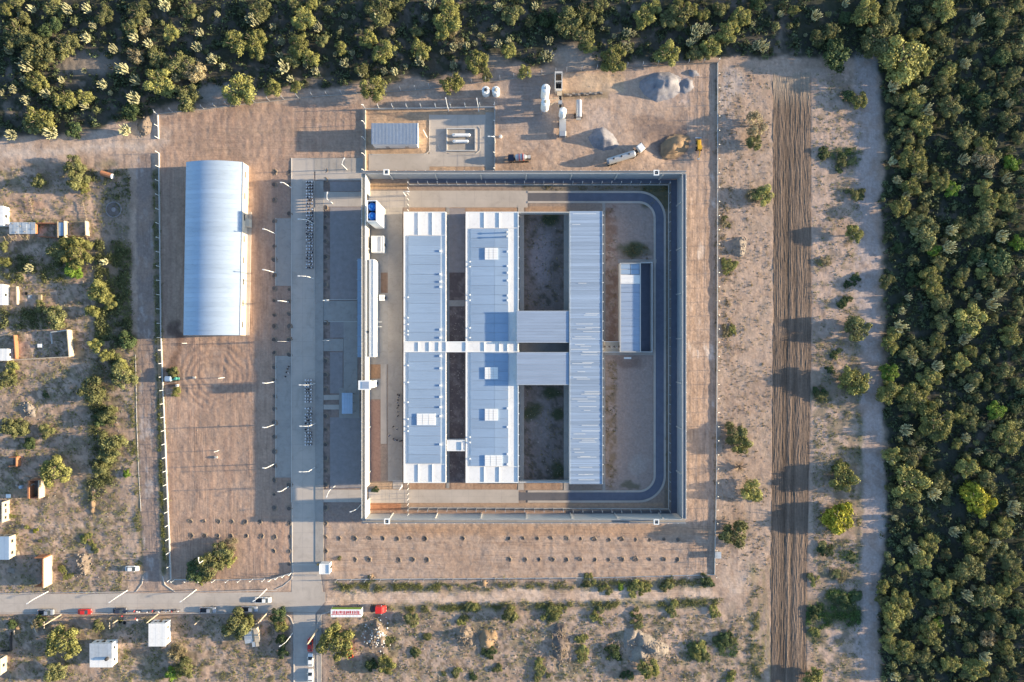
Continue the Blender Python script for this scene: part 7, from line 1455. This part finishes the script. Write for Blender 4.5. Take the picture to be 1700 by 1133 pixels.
x, y = W(932, 196); sl = A('lying_silo', (x, y, 0), 'white cone ended silo at the lower end of the batching plant', 'silo')
MB().lathe((x, y, 0), [(.3, 1.0), (1.15, 3.0), (1.2, 7.4), (.6, 7.8)], 18).build('shell', M['white'], sl)
for k in range(4): a = k * math.pi / 2 + .78; MB().tube((x + 1.05 * math.cos(a), y + 1.05 * math.sin(a), 0), (x + 1.05 * math.cos(a), y + 1.05 * math.sin(a), 3.6), .1, n=6).build('leg', M['steel'], sl)
bp = A('batching_plant', (*W(928, 160), 0), 'narrow batching plant of pale steel frames, bins and a belt', 'batching plant')
def pb(x0, y0, x1, y1, z0, z1, nm, m): mb = MB(); wbox(mb, x0, y0, x1, y1, z0, z1); return mb.build(nm, M[m], bp)
for a in ((921.2, 118, 922.6, 148), (932.4, 118, 933.8, 148), (922.6, 118, 932.4, 120.6), (922.6, 133.5, 932.4, 134.8), (922.6, 146.6, 932.4, 150)): pb(*a, .2, 3.0, 'bin_frame', 'wall')
pb(922.8, 121, 932.2, 133.2, .1, 1.6, 'bin_load', 'sand_pile'); pb(923, 135, 927, 146.3, .1, .8, 'bin_floor', 'dark_metal'); pb(928, 135, 932.2, 146.3, .1, .8, 'bin_floor', 'dark_metal')
pb(925, 150.2, 933, 158, 1.4, 2.4, 'weigh_hopper', 'adobe'); pb(928, 158.4, 932.5, 178, 2.0, 2.2, 'belt', 'dark_metal'); pb(927.3, 158.4, 928, 178, 1.9, 2.5, 'belt_side', 'adobe'); pb(932.6, 158.4, 933.3, 178, 1.9, 2.5, 'belt_side', 'adobe')
pb(927, 166, 933.4, 172, 2.6, 3.6, 'drive_unit', 'silver')
for (a, b) in (((912, 165), (928, 163)), ((914, 174), (929, 166))): p0, p1 = W(*a, 3), W(*b, 3); MB().tube((*p0, 3.0), (*p1, 3.6), .14, n=6).build('screw_pipe', M['adobe'], bp)
bt = empty('truck', (*W(934, 213, 1.5), 0), 'grey loaded truck parked under the lower end of the batching plant', 'truck', None, R(-90)); truck_chassis(bt, -3.2, 3.0, (-2.2, -1.2, 2.0), 1.0); cab(bt, 1.1, 'silver', 1.9, 2.6, 1.15); MB().box(-3.1, .9, -1.1, 1.1, 1.0, 2.0).build('load_box', M['steel'], bt)
cy = empty('cement_tanker', (*W(961, 180, 2), 0), 'grey cylindrical trailer standing right of the batching plant', 'trailer', None, R(90)); mb = MB(); st = [(-2.9, .4), (-2.75, 1.0), (2.75, 1.0), (2.9, .4)]; mb.path([(a, 0, 1.9) for a, r in st], [r for a, r in st], 16); mb.build('tank', M['silver'], cy); MB().box(-2.6, 2.6, -.2, .2, 2.88, 2.98).build('walkway', M['steel'], cy)
for q in (-1.8, -.9): MB().tube((q - .4, -1.3, .45), (q - .4, 1.3, .45), .45, n=12).build('axle_wheels', M['tyre'], cy)
MB().box(-3.3, -2.9, -.8, .8, .6, 1.3).build('rear_frame', M['wall'], cy)
for i, px in enumerate((807, 823.5)):
    x, y = W(px, 155); o = A('white_tank', (x, y, 0), '%s of two round white tanks above the north yard' % ('left' if i == 0 else 'right'), 'tank', 'round white tanks'); MB().lathe((x, y, 0), [(1.25, 0), (1.3, .2), (1.3, 3.3), (1.1, 3.55)], 20).build('shell', M['white'], o)
    MB().lathe((x, y, 3.5), [(.55, 0), (.5, .3), (.2, .4)], 10).build('lid', M['dark_metal' if i == 0 else 'adobe'], o)
    for k in range(6): a = k * 1.047; MB().tube((x + .6 * math.cos(a), y + .6 * math.sin(a), 3.6), (x + 1.15 * math.cos(a), y + 1.15 * math.sin(a), 3.5), .07, n=5).build('roof_rib', M['steel'], o)
sm = A('small_tank', (*W(831, 226.5), 0), 'little white round tank right of the north yard wall', 'tank'); x, y = W(831, 227); MB().lathe((x, y, 0), [(.5, 0), (.52, .9), (.3, 1.15)], 14).build('shell', M['white'], sm); MB().lathe((x, y, 1.15), [(.15, 0), (.13, .1)], 8).build('lid', M['dark_metal'], sm)
wl = A('retaining_wall', (*W(965, 158), 0), 'low broken block wall right of the batching plant', 'wall')
for i in range(14): x, y = W(938 + i * 4.6, 157 - i * .25 + (i % 3)); MB().box(x - .42, x + .42, y - .3, y + .3, -.1, .7 + .25 * (i % 2), rz=.2 * ((i * 7) % 5 - 2) / 2).build('stone', M['rock'], wl)

# ------------------------------------------------------------------ people
def person_mesh(pose=0):
    J = [(0, 0, .95), (0, 0, 1.15), (0, 0, 1.38), (0, 0, 1.50), (0, 0, 1.56), (.01, 0, 1.66), (.01, 0, 1.74)]; rad = [.135, .125, .15, .07, .06, .095, .06]; E = [(0, 1), (1, 2), (2, 3), (3, 4), (4, 5), (5, 6)]
    for s in (-1, 1):
        k = len(J); st = .0 if pose == 0 else s * .12
        J += [(0, s * .09, .88), (.02 + st * .5, s * .10, .50), (-.02 + st, s * .10, .10), (.12 + st, s * .11, .04)]; rad += [.095, .065, .045, .04]; E += [(0, k), (k, k + 1), (k + 1, k + 2), (k + 2, k + 3)]
        k = len(J); J += [(0, s * .19, 1.40), (-.02, s * .25, 1.14), (.05 - st * .6, s * .24, .90), (.07 - st * .7, s * .235, .82)]; rad += [.06, .045, .036, .03]; E += [(2, k), (k, k + 1), (k + 1, k + 2), (k + 2, k + 3)]
    me = bpy.data.meshes.new('person_skin'); me.from_pydata(J, E, []); o = bpy.data.objects.new('tmp', me); COL.objects.link(o); o.modifiers.new('s', 'SKIN')
    if not me.skin_vertices: bm = bmesh.new(); bm.from_mesh(me); bm.verts.layers.skin.verify(); bm.to_mesh(me); bm.free()
    for v, r in zip(me.skin_vertices[0].data, rad): v.radius = (r, r)
    me.skin_vertices[0].data[0].use_root = True
    dg = bpy.context.evaluated_depsgraph_get(); ev = o.evaluated_get(dg); out = bpy.data.meshes.new_from_object(ev); bpy.data.objects.remove(o); return out
def dressed(base, top, leg, hat):
    me = base.copy(); me.name = 'person'; me.materials.clear()
    for m in (M['skin'], M[top], M[leg], M[hat]): me.materials.append(m)
    for p in me.polygons:
        z = p.center.z; a = abs(p.center.y); p.material_index = 2 if z < .93 and a < .2 else 1 if z < 1.48 and not (z < 1.0 and a > .2) else 0
    return me
PB = [person_mesh(0), person_mesh(1)]
capm = MB(); capm.lathe((.01, 0, 1.72), [(.15, 0), (.16, .05), (.13, .11), (.05, .14)], 12); capm.add([(.10, -.08, 1.73), (.24, -.06, 1.72), (.24, .06, 1.72), (.10, .08, 1.73)], [(0, 1, 2, 3)]); hairm = MB(); hairm.lathe((0, 0, 1.66), [(.105, 0), (.115, .06), (.09, .12), (.03, .15)], 10)
def mk(mb, n, m): me = bpy.data.meshes.new(n); me.from_pydata(mb.v, [], mb.f); me.materials.append(m); return me
CAPW, CAPN, HAIR = mk(capm, 'cap', M['cloth_white']), mk(capm, 'cap', M['navy']), mk(hairm, 'hair', M['dark_metal'])
OUT = {k: [dressed(b, *v) for b in PB] for k, v in dict(officer=('navy', 'navy', 'navy'), white=('cloth_white', 'navy', 'navy'), red=('cloth_red', 'cloth_dark', 'navy'), dark=('cloth_dark', 'navy', 'navy')).items()}
def person(px, py, ang, fit, head, label, group=None, pose=0, z=0.03):
    o = bpy.data.objects.new('person', OUT[fit][pose]); COL.objects.link(o); o.location = (*W(px, py), z); o.rotation_euler = (0, 0, R(ang)); o.scale = (1.12, 1.12, 1.02); tag(o, label, 'person', group)
    c = bpy.data.objects.new('cap' if head != HAIR else 'hair', head); COL.objects.link(c); c.parent = o
FILE = ('left', 'middle', 'right')
r0 = random.Random(9)
def block_people(ys, xs_, lab, grp):
    for i, y in enumerate(ys):
        for j, x in enumerate(xs_):
            if r0.random() < .02: continue
            ft = 'officer' if r0.random() < .4 else 'white'; hd = CAPW if r0.random() < .8 else CAPN
            person(x + r0.uniform(-.2, .2), y + r0.uniform(-.2, .2), 180 + r0.uniform(-8, 8), ft, hd, '%s capped person in %s, %s file, %s row of the %s' % ('pale' if hd is CAPW else 'dark', 'navy' if ft == 'officer' else 'white shirt', FILE[j], ORD[i], lab), grp)
ys1 = [303 + 5.05 * k for k in range(29)]; block_people(ys1, (511.5, 515.8, 520), 'long upper parade block', 'upper parade block')
block_people([632 + 5.1 * k for k in range(8)], (509.5, 514, 518.5), 'short middle parade block', 'middle parade block'); block_people([678.5 + 5.0 * k for k in range(13)], (509.5, 514, 518.5), 'lower parade block', 'lower parade block')
for k, (x, y, f) in enumerate(((481, 609.5, 'dark'), (479, 613.5, 'dark'), (477.5, 619, 'dark'), (480, 620, 'white'), (475.5, 626, 'dark'))): person(x, y, 200, f, HAIR, '%s of the five people standing apart on the left of the boulevard' % ORD[k], 'people standing apart', k % 2)
for k, (x, y, f) in enumerate(((661, 656, 'dark'), (664, 657, 'officer'), (663, 660, 'white'), (661.5, 665, 'officer'), (661, 669, 'white'), (662.5, 674, 'officer'), (660.5, 678, 'officer'), (662, 684, 'white'), (661.5, 691, 'officer'), (653.5, 709, 'dark'), (660, 713, 'white'), (647, 724, 'white'), (654, 729.5, 'dark'), (656, 731, 'white'), (660, 731, 'dark'), (665, 733, 'dark'), (668, 732, 'dark'))): person(x, y, 180 + k * 17, f, CAPN if k % 3 else HAIR, 'person %s from the top in the loose line beside the west block' % ORD[k], 'line beside the west block', k % 2)
for k, x in enumerate((1001.5, 1005, 1009, 1013, 1017, 1021, 1025)): person(x, 576.5 + (k % 2), 180, 'white' if k % 2 else 'dark', HAIR, 'person %s from the left on the short walkway to the annex' % ORD[k], 'people on the walkway', 0, 2.85)
for k, (x, y, f) in enumerate(((226, 1014, 'red'), (231, 1015, 'white'), (234, 1015, 'white'), (247, 1015.5, 'white'), (256, 1013.5, 'red'), (258, 1015.5, 'dark'), (267, 1015, 'white'), (272, 1013, 'dark'), (278.5, 1014.5, 'white'), (285, 1013.5, 'white'), (288, 1014, 'red'), (293, 1013, 'dark'), (298, 1014, 'white'), (228, 1026, 'red'), (231, 1028, 'white'), (206, 1022, 'red'))): person(x, y, 40 * k, f, HAIR, 'person %s in the roadside crowd right of the dark blue car' % ORD[k], 'roadside crowd', k % 2)

# dead spiky plant and the palm like weeds round the tractor
def spiky(px, py, r, n, m, name, label, cat, up=.6):
    x, y = W(px, py); o = A(name, (x, y, 0), label, cat); q = random.Random(n); L0 = r * S
    for k in range(n):
        a = q.uniform(0, 6.28); e = q.uniform(.15, 1.2) * up; l = L0 * q.uniform(.6, 1.15); c = (x + l * .5 * math.cos(a), y + l * .5 * math.sin(a), .3 + l * e * .7); t = (x + l * math.cos(a), y + l * math.sin(a), .3 + l * e)
        mb = MB(); mb.path([(x, y, .15), c, t], [.09, .08, .02], 5); mb.build('leaf_blade', m, o)
    MB().lathe((x, y, -.1), [(.35, 0), (.28, .4), (.12, .55)], 9).build('stump', M['deadwood'], o)
spiky(1226, 776, 13, 46, M['deadwood'], 'dead_agave', 'brown spiky dead plant right of the outer fence below the feathery trees', 'dead plant', 1.0)
spiky(286, 619, 9, 24, LEAF['y'], 'palm_shrub', 'spiky green plant just above the green tractor', 'plant'); spiky(293, 648, 6, 16, LEAF['d'], 'palm_shrub', 'smaller spiky plant right below the white drum', 'plant')
spiky(1371, 934, 5, 14, M['adobe'], 'dead_agave', 'tiny bleached spiky plant in the lower right clearing', 'dead plant')
